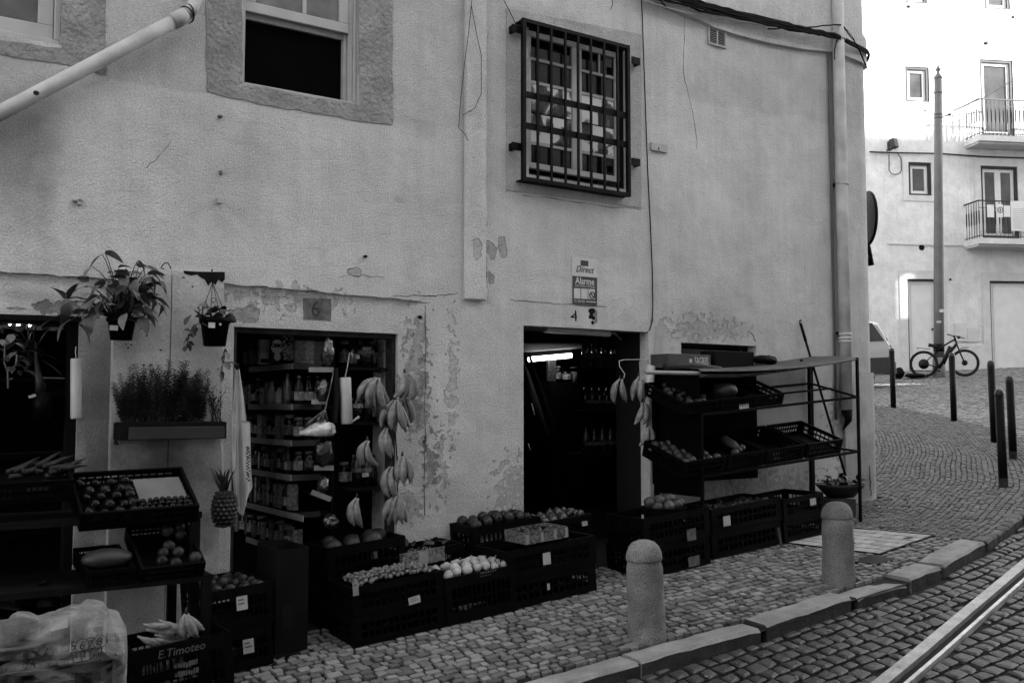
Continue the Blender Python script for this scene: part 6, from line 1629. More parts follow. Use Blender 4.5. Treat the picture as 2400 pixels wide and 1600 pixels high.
# hanging tools at the left jamb of the second doorway
tl = thing('hanging_umbrellas', 'dark umbrellas hanging at the left jamb of the second doorway', 'umbrellas', U(1250, 900, .25))
UMB = mat('umbrella_cloth', .012, .45, .5, 16, spec=.25)
for pts, r, mt_, nm in ((((1228, 850), (1240, 890), (1262, 960), (1285, 1020)), (.012, .02, .024, .008), UMB, 'folded_canopy'), (((1232, 860), (1248, 930), (1258, 960)), (.010, .012, .008), UMB, 'folded_canopy'), (((1240, 830), (1262, 900), (1290, 980), (1302, 1040)), (.010, .018, .022, .01), BLK, 'folded_canopy'), (((1246, 945), (1253, 972)), (.005, .004), OFFW, 'tip'), (((1238, 1040), (1243, 1055)), (.004, .003), OFFW, 'tip')):
    m = M(); m.tube([U(*p, .25) for p in pts], list(r), 7); m.obj(nm, mt_, tl, True)

# ---- far left doorway: dim plants and a stick shelf
ld = thing('cane_plant', 'dark cane plant in a black pot inside the left doorway', 'plant', U(98, 990, .1))
c0, c1 = U(98, 920, .1), U(98, 980, .1)
m = M(); m.lathe([(.045, 0), (.055, c0.z - c1.z), (.05, c0.z - c1.z)], c1, 16); m.obj('pot', BLK, ld, True)
m = M(); m.tube([U(95, 925, .1), U(92, 890, .1), U(85, 850, .1), U(82, 800, .1)], [.028, .024, .012, .006], 10); m.obj('cane', LEAFD, ld, True)
for k in range(24):
    p = U(rnd(55, 105), rnd(790, 880), .1); place(PNL, 'leaf', aim(p, (rnd(-.5, .5), rnd(-.4, .2), rnd(-.3, 1)), rnd(-1, 1), rnd(.6, 1.0)), ld)
m = M(); a = U(75, 928, .04); m.bx(a.x - .02, a.x + .02, .03, .034, a.z - .008, a.z + .008); m.xf(Matrix.Translation(a) @ Matrix.Rotation(-.35, 4, 'Y') @ Matrix.Translation(-a)); m.obj('plant_tag', TAGM, ld)
yk = thing('twig_plant', 'bare branching plant at the far left edge of the doorway', 'plant', U(20, 960, .1))
for pts in (((19, 910), (18, 870), (10, 850), (12, 800)), ((18, 870), (38, 855), (40, 830)), ((19, 890), (30, 886))):
    m = M(); m.tube([U(*p, .1) for p in pts], [.006] * len(pts), 6); m.obj('branch', LEAFM, yk)
for k in range(30): place(SML[0], 'leaf', aim(U(rnd(0, 66), rnd(775, 870), .1 + rnd(-.1, .1)), (rnd(-1, 1), rnd(-1, 0), rnd(-1, 1)), 0, rnd(.8, 1.6)), yk)
m = M(); a, b = U(98, 886, .5), U(180, 886, .5); m.bx(a.x - .3, b.x, .45, .8, a.z - .02, a.z); s_ = m.obj('dim_shelf', BLK2); tag(s_, 'dim shelf inside the far left doorway behind the bag roll', 'shelf')
m = M(); a, b = U(102, 886, .445), U(162, 886, .445); m.bx(a.x, b.x, .443, .449, a.z - .012, a.z + .006); m.obj('shelf_edge', SHELFE, s_)
crate(U(100, 930, .35).x, U(168, 930, .35).x, .35, .25, U(130, 925, .35).z, .10, 'black slatted crate on the dim shelf of the left doorway', None, slope=0)
m = M(); a = U(50, 757, .15); b = U(115, 763, .15); m.bx(a.x - .25, b.x + .1, .14, .16, b.z - .03, a.z + .03); g = m.obj('fanlight_glass', mat('fanlight_glass_gloss', .01, .06, .5, 20, spec=.9)); tag(g, 'glossy strip of glass across the top of the left doorway', 'glass strip')
lt2 = thing('left_doorway_glints', 'glowing beads painting light glints at the top of the left doorway', 'lamp', U(68, 758, .3))  # glowing beads stand in for reflections on the fanlight; no lamp there
for px, py, r in ((43, 760, .010), (56, 755, .008), (68, 756, .013), (70, 763, .008), (23, 760, .006), (82, 755, .005)):
    m = M(); m.ball(U(px, py, .13), r, 8, 6); m.obj('glowing_glint', mat('glowing_glint', .9, .4, 0, emit=5.0) if px == 43 else MATS['glowing_glint'], lt2, True)
m = M(); m.bar(U(0, 742, -.0), U(190, 748, .0), .03, .03); tag(m.obj('lintel_bar', BLK2), 'dark bar under the lintel of the left doorway', 'bar')

# ---- alarm sign
y = -.006
sg = thing('alarm_sign', 'small alarm company sign lettered Alarme above the second doorway', 'sign', U(1371, 660, y))
def quad(pts, y0, mt_, name, par, th=.0012):
    m = M(); m.prism([U(*p, y0) for p in pts], (0, th, 0)); return m.obj(name, mt_, par)
quad([(1341, 601), (1400, 609), (1400, 717), (1341, 713)], y, mat('sign_white', .44, .5), 'plate', sg, .005)
SDK = mat('sign_dark', .035, .5)
quad([(1341.5, 646), (1399.5, 650.5), (1399.5, 716.5), (1341.5, 712.5)], y - .0016, SDK, 'dark_panel', sg)
quad([(1361, 609.5), (1379, 611.5), (1379, 624), (1361, 622.5)], y - .0016, SDK, 'logo_block', sg)
SW = MATS['sign_white']
def sg_text(s, px, py, size, mt_, shear=0.0, sx_=1.0, bold=0.0):
    c = U(px, py, y); a, b = U(px - 20, py, y), U(px + 20, py, y); text(s, size, (c.x, y - .0022, c.z), sg, mt_, .0004, shear=shear, sx=sx_, bold=bold)
sg_text('Direct', 1369.5, 632, .075, INK, .35, .92); sg_text('Alarme', 1370.5, 659.5, .078, SW, 0, .84, .0012); sg_text('com Aviso à Polícia', 1370.5, 670.5, .029, SW, 0, .88); sg_text('211 820 820', 1358, 706, .026, SW, 0, .8); 
for k, px in enumerate((1345.5, 1362.5, 1379)):
    quad([(px, 675 + k * .9), (px + 15, 676 + k * .9), (px + 15, 700 + k * .9), (px, 699 + k * .9)], y - .003, mat('picto_white', .42, .5) if k == 0 else MATS['picto_white'], 'pictogram_panel', sg)
c = U(1387, 692, y); m = M(); m.tube([(c.x + .026 * cos(a * pi / 10), y - .0045, c.z + .026 * sin(a * pi / 10)) for a in range(21)], .0035, 5); m.bar((c.x - .018, y - .0045, c.z + .018), (c.x + .018, y - .0045, c.z - .018), .005); m.obj('prohibition_ring', INK, sg)
quad([(1374, 705.5), (1396, 707), (1396, 709), (1374, 707.5)], y - .0028, SW, 'small_print', sg, .0008)

# ---- cables
cb = thing('cable_bundle', 'sagging bundle of black cables along the top of the wall', 'cables', U(1800, 70, -.06))
random.seed(3)
CABM = mat('cable_rubber', .003, .7, .4, 20, spec=.05)
def path(pts, y0, y1, j, n=5):
    q = [U(*p, y0 + (y1 - y0) * i / (len(pts) - 1)) for i, p in enumerate(pts)]; out = []
    for i, (a, b) in enumerate(zip(q, q[1:])):
        for k in range(n):
            t = k / n; out.append(a.lerp(b, t) + Vector((0, rnd(-j, j) * .6, rnd(-j, j))))
    return out + [q[-1]]
for k in range(18):
    o = -15 + k * 1.7
    cor = [Vector((XC + (cr + .05) * sin(t), cr - (cr + .05) * cos(t), 0)) for t in (.25, .6, 1.0, 1.4)]
    pts = path([(1440 + k * 4, -52 + o), (1520, -24 + o * .9), (1640, 14 + o * .8), (1800, 52 + o * .5), (1920, 78 + o * .35), (1965, 86 + o * .3)], -.05 - .002 * k, -.12, .012)
    z = pts[-1].z
    pts += [Vector((c.x, c.y - .01, z - .02 - .012 * i)) for i, c in enumerate(cor)] + [Vector((XC + cr + .05, 1.5, z - .1))]
    m = M(); m.tube(pts, random.choice((.005, .007, .009, .012)), 6); m.obj('cable', CABM, cb, True)
for pts, r, y0 in ((((1800, 68), (1880, 66), (1960, 58), (1972, 60)), .007, -.1), (((1974, 60), (1990, 82), (2012, 110), (2024, 140), (2034, 165)), .005, -.12), (((1976, 60), (2000, 90), (2018, 130), (2036, 170), (2036, 200)), .004, -.12), (((1962, 90), (1956, 118), (1956, 140)), .006, -.1), (((1545, 0), (1560, 15)), .006, -.06)):
    m = M(); m.tube(path(pts, y0, y0 - .02, .003), r, 6); m.obj('cable', CABM, cb, True)
m = M(); m.tube(path([(1440, -22), (1490, -6), (1520, 6), (1610, 32), (1700, 46), (1800, 62), (1900, 69), (1950, 76), (1968, 66), (1975, 60)], -.05, -.12, .002), .005, 6); m.obj('cable', OFFW, cb, True)
m = M(); m.tube([U(*p, -.012) for p in ((1503, -10), (1506, 50), (1509, 150), (1512, 230), (1518, 400), (1524, 520), (1529, 640), (1530, 720), (1528, 755), (1522, 775))], .0048, 6); tag(m.obj('wall_cable', CABM, None, True), 'thin black cable running down the wall beside the barred window', 'cable')
m = M(); m.tube([U(*p, -.06) for p in ((1106, -5), (1104, 20), (1098, 80), (1090, 140), (1080, 230), (1075, 300), (1090, 315), (1097, 330))], .0024, 5); m.tube([U(*p, -.06) for p in ((1105, 15), (1117, 80), (1128, 130), (1128, 220), (1112, 255), (1085, 270))], .0024, 5)
tag(m.obj('loose_wire', CABM, None, True), 'thin loose wire looping down over the wall pilaster', 'wire')
m = M(); m.tube([U(*p, -.02) for p in ((1178, -4), (1196, 30), (1210, 60))], .003, 5); tag(m.obj('stay_wire', CABM), 'short wire slanting to the corner of the barred window', 'wire')
m = M(); m.tube([U(*p, -.02) for p in ((1434, -6), (1436, 10), (1431, 23))], .003, 5); tag(m.obj('cable_end', CABM), 'short cut cable end above the barred window', 'wire')

# ---- traffic mirror on the corner
pm = US(2036, 510, XC + cr + .2)
mc = Vector((XC + cr + .02, 1.1, 0)); r_ = ray(2034, 512); t_ = (mc.y + DW) / r_.y; mc = CAMP + r_ * t_
R_ = 63 * (mc - CAMP).dot(_F) / FPX
tm = thing('traffic_mirror', 'round convex traffic mirror half hidden behind the building corner', 'mirror', mc)
rot = Matrix.Translation(mc) @ Matrix.Rotation(.95, 4, 'Z') @ Matrix.Rotation(pi / 2, 4, 'X')
m = M(); m.lathe([(.001, .06), (R_ * .5, .048), (R_ * .93, .01), (R_ * .95, 0)], (0, 0, 0), 32, rot, cap=False); m.obj('mirror_face', mat('mirror_glass', .10, .10, .5, 6, metal=1.0), tm, True)
m = M(); m.lathe([(R_ * .95, -.02), (R_, -.02), (R_ * 1.02, .0), (R_ * 1.0, .015), (R_ * .95, .012)], (0, 0, 0), 32, rot, cap=False); m.obj('rim', IRON, tm, True)
m = M(); m.lathe([(.001, -.06), (R_ * .6, -.05), (R_ * .98, -.018)], (0, 0, 0), 24, rot, cap=False); m.obj('back_shell', IRON, tm, True)
a = mc + Vector((.0, .06, -.1)); b = U(2042, 622, mc.y + .06); m = M(); m.tube([a, Vector((b.x, b.y, b.z))], .035, 10); m.obj('bracket_pole', IRON, tm, True)
m = M(); m.bar(Vector((b.x, b.y, b.z + .1)), Vector((XC + cr, b.y + .1, b.z + .1)), .05, .05); m.obj('wall_bracket', IRON, tm)
# ================================================================== BEYOND THE CORNER
# local frame of the far facade: u along it, v up, w out towards the street
FRM = Matrix(((FD.x, -FW.x, 0, FARP.x), (FD.y, -FW.y, 0, FARP.y), (0, 0, 1, 0), (0, 0, 0, 1)))   # columns: u, inward, up
FI = FRM.inverted()
def UF(px, py, w=0.0):                        # photo pixel to (u, z) on a plane w metres in front of the facade
    r = ray(px, py); o = FARP + FW * w; t = (o - CAMP).dot(FW) / r.dot(FW); p = FI @ (CAMP + r * t); return p.x, p.z
class MF(M):
    def obj(s, *a, **k): s.xf(FRM); return M.obj(s, *a, **k)
    def fb(s, u0, u1, w0, w1, z0, z1): return s.bx(u0, u1, -w1, -w0, z0, z1)
fb_ = thing('pale_townhouse', 'bright pale townhouse with balconies across the side street', 'building', FARP)
FARW = wall_material('far_white_plaster', .62, [], [], .6)
FARS = mat('far_stone_band', .50, .85, .1, 5, fine=.06); FARD = mat('far_dark_trim_shade', .022, .6); FARG = mat('far_glass', .06, .12, .35, 2, spec=.6); FARDOOR = mat('far_door_paint', .60, .55, .06, 4); FARF = mat('far_white_frame', .55, .5, .05)
def rect(px0, py0, px1, py1):
    a = UF(px0, (py0 + py1) / 2); b = UF(px1, (py0 + py1) / 2); c = UF((px0 + px1) / 2, py0); d = UF((px0 + px1) / 2, py1); return a[0], b[0], d[1], c[1]
WINS = {'w_a': rect(2122, 157, 2178, 239), 'w_b': rect(2298, 141, 2376, 318), 'w_c': rect(2129, 381, 2183, 458), 'w_d': rect(2300, 390, 2387, 558), 'd_a': rect(2128, 654, 2202, 870), 'd_b': rect(2322, 659, 2440, 885), 'w_e': rect(2122, -90, 2172, 8), 'w_f': rect(2306, -90, 2366, 22)}
ops = list(WINS.values())
WT = 11.0
m = MF()
u0, u1 = -14, 12; GZ = .5
xs_ = sorted({u0, u1} | {v for o in ops for v in o[:2]}); zs_ = sorted({GZ, 16.5} | {v for o in ops for v in o[2:]})
for a, b in zip(xs_, xs_[1:]):
    for c, d in zip(zs_, zs_[1:]):
        cx_, cz_ = (a + b) / 2, (c + d) / 2
        if any(o[0] < cx_ < o[1] and o[2] < cz_ < o[3] for o in ops): continue
        m.face([(a, 0, c), (b, 0, c), (b, 0, d), (a, 0, d)])
for a, b, c, d in ops:
    for f in ([(a, 0, c), (a, .25, c), (a, .25, d), (a, 0, d)], [(b, 0, c), (b, .25, c), (b, .25, d), (b, 0, d)], [(a, 0, d), (b, 0, d), (b, .25, d), (a, .25, d)], [(a, 0, c), (b, 0, c), (b, .25, c), (a, .25, c)]): m.face(f)
m.face([(u0, 0, 16.5), (u1, 0, 16.5), (u1, 9, 16.5), (u0, 9, 16.5)]); m.face([(u0, 9, GZ), (u1, 9, GZ), (u1, 9, 16.5), (u0, 9, 16.5)]); m.face([(u0, 0, GZ), (u0, 9, GZ), (u0, 9, 16.5), (u0, 0, 16.5)]); m.face([(u1, 0, GZ), (u1, 9, GZ), (u1, 9, 16.5), (u1, 0, 16.5)])
m.obj('wall', FARW, fb_)
def fwin(key, kind_):
    a, b, c, d = WINS[key]
    w = .075 if kind_ != 'door' else .05
    m = MF(); m.fb(a, a + w, -.06, -.02, c, d); m.fb(b - w * 1.2, b, -.06, -.02, c, d); m.fb(a + w, b - w * 1.2, -.059, -.021, d - w, d); m.fb(a + w, b - w * 1.2, -.059, -.021, c, c + w * .7)  # dark border; on the windows it paints shade inside the reveals
    o = m.obj('door' if kind_ == 'door' else 'window', FARD, fb_)
    a, b, c, d = a + w, b - w * 1.2, c + w * .7, d - w
    if kind_ == 'door':
        m = MF(); m.fb(a, b, -.14, -.09, c, d); m.obj('door_leaf', FARDOOR, o)
        m = MF(); q = .10; m.fb(a + q, a + q + .015, -.09, -.084, c + q, d - q); m.fb(b - q - .015, b - q, -.09, -.084, c + q, d - q); m.fb(a + q + .015, b - q - .015, -.09, -.084, d - q - .015, d - q); m.obj('panel_moulding', MATS['far_stone_band'], o)
        m = MF(); m.fb(b - .14, b - .09, -.09, -.04, c + (d - c) * .45, c + (d - c) * .45 + .05); m.obj('handle', FARD, o); return o
    lv = [(a, b)] if kind_ == 'one' else [(a, (a + b) / 2 - .002), ((a + b) / 2 + .002, b)]
    for p, q in lv:
        s = .09; m = MF(); m.fb(p, p + s, -.12, -.07, c, d); m.fb(q - s, q, -.12, -.07, c, d); m.fb(p + s, q - s, -.119, -.071, d - s, d); m.fb(p + s, q - s, -.119, -.071, c, c + s); m.obj('frame', FARF, o)
        m = MF(); m.fb(p + s, q - s, -.11, -.10, c + s, d - s); m.obj('pane', FARG, o)
    return o
for k in ('w_a', 'w_c', 'w_e', 'w_f', 'w_b'): fwin(k, 'one')
fwin('w_d', 'two'); fwin('d_a', 'door'); fwin('d_b', 'door')
def band(key, g, g2=None, bot=True):
    a, b, c, d = WINS[key]; g2 = g2 or g; m = MF(); m.fb(a - g, a - .001, .001, .02, c - (g2 if bot else 0), d + g2); m.fb(b + .001, b + g, .001, .02, c - (g2 if bot else 0), d + g2); m.fb(a - .001, b + .001, .001, .02, d + .001, d + g2)
    if bot: m.fb(a - .001, b + .001, .001, .02, c - g2, c - .001)
    m.obj('surround', FARS, fb_)
band('w_c', .17); band('d_a', .24, .24, False); band('d_b', .24, .24, False); band('w_d', .2, .2)
# plinth, string course, openings
m = MF()
for a, b in ((u0, WINS['d_a'][0] - .25), (WINS['d_a'][1] + .25, WINS['d_b'][0] - .25), (WINS['d_b'][1] + .25, u1)):
    zt = UF(2250, 809)[1]; m.fb(a, b, .002, .03, GZ, zt)
m.obj('plinth', FARS, fb_)
a, z = UF(2080, 571); m = MF(); m.fb(a, u1, .001, .03, z - .02, z + .015); m.obj('string_course', FARS, fb_)
for px, py, r in ((2160, 580, .085), (2227, 655, .035)):
    u, z = UF(px, py); m = MF(); m.lathe([(.001, 0), (r, 0), (r, .012), (.001, .012)], (0, 0, 0), 16, Matrix.Translation((u, -.0, z)) @ Matrix.Rotation(pi / 2, 4, 'X'), cap=False); m.obj('vent_hole', INK, fb_)
for px0, py0, px1, py1 in ((2237, 758, 2265, 800), (2266, 769, 2295, 801)):
    a, b, c, d = rect(px0, py0, px1, py1); m = MF(); m.fb(a, b, .001, .04, c, d); m.obj('meter_door', FARS, fb_)
m = MF(); c = [UF(*p) for p in ((2036, 357), (2060, 358), (2090, 359), (2200, 361), (2300, 368), (2420, 372))]; m.tube([(u, -.05, z) for u, z in c], .022, 6); m.obj('facade_cable', FARD, fb_)
m = MF(); c = [UF(*p) for p in ((2082, 362), (2082, 400), (2088, 408), (2098, 410), (2108, 406), (2111, 398), (2110, 372), (2102, 361))]; m.tube([(u, -.04, z) for u, z in c], .013, 6); m.obj('cable_loop', FARD, fb_)
# floodlight
u, z = UF(2082, 342); fl = thing('floodlight', 'dark square floodlight on the pale facade above the cable loop', 'lamp', FRM @ Vector((u, -.2, z)))
m = MF(); m.bx(-.10, .10, -.08, .08, -.13, .13); m.xf(Matrix.Translation((u + .03, -.25, z)) @ Matrix.Rotation(.5, 4, 'Z') @ Matrix.Rotation(-.2, 4, 'X')); m.bevel(.01); m.obj('housing', FARD, fl)
m = MF(); m.fb(u - .09, u + .02, .03, .2, z - .16, z - .13); m.fb(u - .09, u - .06, .1, .2, z - .13, z + .08); m.obj('bracket', FARD, fl)
# balconies
def balcony(px0, pys, pyr, label, dep=.75, slab_h=.16):
    a = UF(px0, pys, dep)[0]; z1 = UF(px0, pys, dep)[1]; zr = UF(px0 + 40, pyr, dep)[1]; b = a + 3.6
    th = thing('balcony', label, 'balcony', FRM @ Vector((a, 0, z1)))
    m = MF(); m.fb(a, b, 0.001, dep, z1 - slab_h, z1); m.obj('slab', FARS, th)
    m = MF(); m.fb(a + .04, b, .025, dep - .1, z1 - slab_h - .05, z1 - slab_h - .001); m.obj('slab_moulding', FARS, th)
    m = MF(); m.fb(a + .03, b, dep - .07, dep - .03, zr - .03, zr); m.fb(a + .03, a + .07, .0, dep - .07, zr - .03, zr); m.obj('hand_rail', FARD, th)
    m = MF(); m.fb(a + .04, b, dep - .06, dep - .04, z1 + .06, z1 + .08); m.fb(a + .04, a + .06, 0, dep - .06, z1 + .06, z1 + .08); m.fb(a + .04, b, dep - .06, dep - .04, zr - .22, zr - .205); m.obj('bottom_rail', FARD, th)
    bal = None
    H = zr - z1; k = 0
    def one(u, w):
        nonlocal bal
        if bal is None:
            m = M(); m.tube([(0, 0, 0), (0, 0, H - .03)], .009, 5); m.tube([(0, 0, H * .35), (0, 0, H * .42), (0, 0, H * .7), (0, 0, H * .75)], [.010, .02, .02, .01], 6); bal = m.mesh('baluster', FARD)
        place(bal, 'baluster', Matrix.Translation(FRM @ Vector((u, -w, z1))), th)
    n = int((b - a) / .125)
    for k in range(n): one(a + .05 + k * .125, dep - .05)
    for k in range(1, 6): one(a + .05, dep - .05 - k * .12)
    # scrolls along the foot of the railing
    m = MF()
    for k in range(n - 1):
        c = a + .11 + k * .125; m.tube([(c + .045 * cos(t * .7) * (1 - t * .08), -(dep - .05), z1 + .15 + .05 * sin(t * .7)) for t in range(9)], .006, 4, False)
    m.obj('scrollwork', FARD, th)
    return th, a, z1, zr, dep
b1_, a1, z11, zr1, dp1 = balcony(2295, 316, 231, 'upper balcony with thin iron railing on the pale townhouse')
b2_, a2, z12, zr2, dp2 = balcony(2295, 557, 469, 'lower balcony with papers tied to its dark railing')
for px0, py0, px1, py1, nm in ((2315, 479, 2332, 509, 0), (2337, 478, 2353, 509, 1), (2354, 481, 2370, 508, 0), (2370, 470, 2440, 542, 2)):
    u0_, zt_ = UF(px0, py0, dp2 + .02); u1_, zb_ = UF(px1, py1, dp2 + .02); nt_ = thing('notice_sheet', ('white paper tied to the lower balcony railing, %s' % {2315: 'first from the left end', 2354: 'beside the big sheet'}.get(px0, '')) if nm == 0 else ('white notice with a round figure emblem on the lower balcony' if nm == 1 else 'big white banner of small print on the lower balcony'), 'notice', FRM @ Vector((u0_, -dp2, zb_)))
    m = MF(); m.fb(u0_, u1_, dp2 - .02, dp2 - .012, zb_, zt_); m.obj('sheet', mat('notice_paper', .58, .8, .04) if 'notice_paper' not in MATS else MATS['notice_paper'], nt_)
    if nm == 2:
        m = MF()
        for k in range(11): m.fb(u0_ + .06, u1_ - rnd(.05, .3), dp2 - .012, dp2 - .009, zt_ - .22 - k * .055, zt_ - .235 - k * .055)
        m.obj('small_print', mat('small_print_grey', .35, .8), nt_)
    if nm == 1:
        uc, zc2 = UF(2345, 492, dp2); m = MF(); m.tube([(uc + .08 * cos(t * pi / 8), -(dp2 - .008), zc2 + .08 * sin(t * pi / 8)) for t in range(17)], .010, 4); m.tube([(uc, -(dp2 - .008), zc2 - .04), (uc, -(dp2 - .008), zc2 + .03)], .014, 5); m.obj('round_emblem', FARD, nt_)

# ---- the tall street pole
pp = G(2201, 882) 
dpl = (pp - CAMP).dot(_F)
pl = thing('street_pole', 'tall pale iron tram pole with a pointed finial', 'pole', pp)
zt = CAMP.z + (U(2200, 185).z - CAMP.z) * 0
def zpix(py, p):                               # height of a photo row above a point on the ground
    r = ray(2200, py); t = (Vector((p.x, p.y, 0)) - Vector((CAMP.x, CAMP.y, 0))).length / Vector((r.x, r.y, 0)).length; return CAMP.z + r.z * t
R_ = 11.0 * dpl / FPX
POLEM = mat('pole_paint', .10, .6, .12, 4, fine=.06)
zs_ = lambda py: zpix(py, pp)
m = M(); m.lathe([(R_ * 1.05, pp.z - .2), (R_ * 1.05, zs_(700)), (R_ * .98, zs_(560)), (R_ * .86, zs_(420)), (R_ * .8, zs_(185))], (pp.x, pp.y, 0), 18); m.obj('shaft', POLEM, pl, True)
m = M(); m.lathe([(R_ * 1.28, pp.z - .1), (R_ * 1.28, zs_(842)), (R_ * 1.05, zs_(838))], (pp.x, pp.y, 0), 18); m.obj('base', mat('pole_base', .22, .7), pl, True)
m = M(); q = R_ * .8
m.lathe([(q, zs_(185)), (q * 1.15, zs_(183)), (q * .9, zs_(178)), (q * .4, zs_(172)), (q * .3, zs_(168)), (q * .75, zs_(164)), (q * .7, zs_(162)), (q * .28, zs_(158)), (.01, zs_(143))], (pp.x, pp.y, 0), 14); m.obj('finial', POLEM, pl, True)
for py_ in (217, 268, 276): m = M(); m.lathe([(q * 1.02, zs_(py_) - .02), (q * 1.12, zs_(py_) - .02), (q * 1.12, zs_(py_) + .02), (q * 1.02, zs_(py_) + .02)], (pp.x, pp.y, 0), 14); m.obj('collar', POLEM, pl, True)
m = M(); m.lathe([(R_ * 1.06, zs_(824)), (R_ * 1.1, zs_(824)), (R_ * 1.1, zs_(806)), (R_ * 1.06, zs_(806))], (pp.x, pp.y, 0), 16); m.obj('lock_chain', IRON, pl, True)
toc = (CAMP - pp); toc.z = 0; toc.normalize(); sd = Vector((-toc.y, toc.x, 0))
for px_, py_, w, h in ((2208, 729, .05, .05), (2202, 755, .055, .03)):
    c = pp + toc * (R_ * 1.06) + sd * ((px_ - 2202) * dpl / FPX * (-1 if sd.dot(_R) < 0 else 1)); c.z = zs_(py_); m = M(); m.bar(c - sd * w, c + sd * w, .004, h * 1.6, up=(0, 0, 1)); m.obj('sticker', PAPER, pl)
PLEAN = Matrix.Translation(pp) @ Matrix.Rotation(.022, 4, -(CAMP - pp).xy.to_3d().normalized()) @ Matrix.Translation(-pp)
for o in pl.children: o.data.transform(PLEAN)
# catenary wires and fittings
wr = thing('overhead_wires', 'thin tram span wires crossing in front of the pale townhouse', 'wires', pp + Vector((0, 0, 6)))
WIM = mat('wire_metal', .12, .5)
def far_pt(px, py, w): u, z = UF(px, py, w); return FRM @ Vector((u, -w, z))
for pts, r, ws in ((((2206, 270), (2300, 232), (2382, 184)), .012, (1, 3, 5)), (((2036, 2), (2100, 12), (2190, 22), (2400, 40)), .007, (6, 6, 6, 6)), (((2032, 53), (2200, 70), (2400, 92)), .007, (6, 6, 6)), (((2206, 272), (2240, 271), (2300, 262)), .012, (1, 1, 1)), (((2340, 44), (2400, 48)), .010, (5, 5)), (((2365, 40), (2400, 2)), .012, (5, 5))):
    m = M(); m.tube([far_pt(*p, w) for p, w in zip(pts, ws)], r, 5); m.obj('span_wire', WIM, wr)
for px, py, w, s in ((2129, 16, 6, 7), (2310, 102, 5, 8), (2168, 260, 1, 5), (2225, 269, 1, 8), (2299, 263, 1.5, 5), (2374, 41, 5, 6)):
    m = M(); c = far_pt(px, py, w); m.ball(c, s * .006, 8, 6, (1.6, 1, .8)); m.obj('insulator', WIM, wr, True)
m = M(); m.tube([far_pt(2310, 102, 5), far_pt(2327, 86, 5)], .012, 5); m.obj('clamp', WIM, wr)

# ---- bicycle locked to the pole
bk = thing('bicycle', 'dark electric mountain bicycle leaning against the street pole', 'bicycle', pp + toc * .2)
TYRE = mat('bicycle_tyre', .008, .8); FRMM = mat('bicycle_frame_paint', .005, .4, spec=.2)
bp_ = toc * .17
def BP(px, py, off=0.0):
    r = ray(px, py); o = pp + bp_ + toc * off; t = (o - CAMP).dot(toc) / r.dot(toc); return CAMP + r * t
W1, W2 = BP(2165, 853), BP(2261, 850); RW = 31.5 * dpl / FPX
Ux = (W2 - W1); Ux.z = 0; Ux.normalize()
def wheel(c, name):
    m = M(); n = 36; pts = [c + (Ux * cos(2*pi*k/n) + Vector((0, 0, 1)) * sin(2*pi*k/n)) * (RW - .028) for k in range(n + 1)]; m.tube(pts, .030, 8, False); o = m.obj(name, TYRE, bk, True)
    m = M(); m.tube([c + (p - c) * ((RW - .062) / (RW - .028)) for p in pts], .010, 6, False); m.obj('rim', FRMM, o, True)
    m = M()
    for k in range(20):
        a = 2 * pi * k / 20; m.tube([c + toc * .02 * (-1) ** k, c + (Ux * cos(a) + Vector((0, 0, 1)) * sin(a)) * (RW - .06)], .0022, 3)
    m.obj('spokes', FRMM, o)
    return o
wo1 = wheel(W1, 'wheel'); wo2 = wheel(W2, 'wheel')
for c, r, par in ((W1, .13, wo1), (W2, .07, wo2)):
    m = M(); q = Matrix.Translation(c) @ toc.to_track_quat('Z', 'Y').to_matrix().to_4x4(); m.lathe([(.001, -.05), (r, -.04), (r, .04), (.001, .05)], (0, 0, 0), 20, q, cap=False); m.obj('hub', FRMM, par, True)
HD, ST, BB = BP(2240, 800), BP(2188, 812), BP(2200, 862)
m = M()
for a, b, r in ((HD, BP(2237, 790), .025), (BP(2242, 806), BB, .04), (BP(2238, 795), BP(2195, 822), .022), (ST, BB, .02), (W1 + toc * .04, BB + toc * .04, .013), (W1 + toc * .04, BP(2192, 828), .012), (W1 - toc * .04, BB - toc * .04, .013), (W1 - toc * .04, BP(2192, 828), .012)): m.tube([a, a.lerp(b, .5) + Vector((0, 0, .015)), b], r, 8)
m.obj('frame', FRMM, bk, True)
m = M()
for s in (-1, 1): m.tube([BP(2243, 808) + toc * .05 * s, BP(2250, 826) + toc * .05 * s, W2 + toc * .05 * s], [.018, .022, .014], 8)
m.tube([BP(2237, 790), BP(2244, 810)], .02, 8); m.obj('fork', FRMM, bk, True)
m = M(); m.tube([BP(2237, 790), BP(2234, 787)], .02, 8); m.tube([BP(2220, 783, .22), BP(2234, 787, .02), BP(2245, 788, -.05), BP(2260, 793, -.3)], .014, 8); m.obj('handlebar', FRMM, bk, True)
m = M(); m.tube([BP(2250, 789, -.1), BP(2244, 792, -.1)], .035, 8); m.obj('display_light', FRMM, bk, True)
m = M(); m.tube([BP(2176, 808), BP(2186, 810), BP(2196, 813)], [.05, .045, .02], 10); m.obj('saddle', FRMM, bk, True)
m = M(); m.tube([BP(2190, 812), BP(2196, 828)], .016, 8); m.obj('seat_post', FRMM, bk, True)
m = M(); m.bar(BP(2148, 815), BP(2180, 818), .10, .012, up=(0, 0, 1)); m.tube([BP(2152, 816), BP(2152, 820)], .006, 5); m.obj('rear_rack', FRMM, bk)
m = M(); m.tube([BP(2246, 820), BP(2256, 815), BP(2266, 814), BP(2270, 815)], .010, 6); m.obj('mudguard', FRMM, bk)
m = M(); m.tube([BP(2228, 812), BP(2210, 852)], .055, 10); m.obj('battery', FRMM, bk, True)
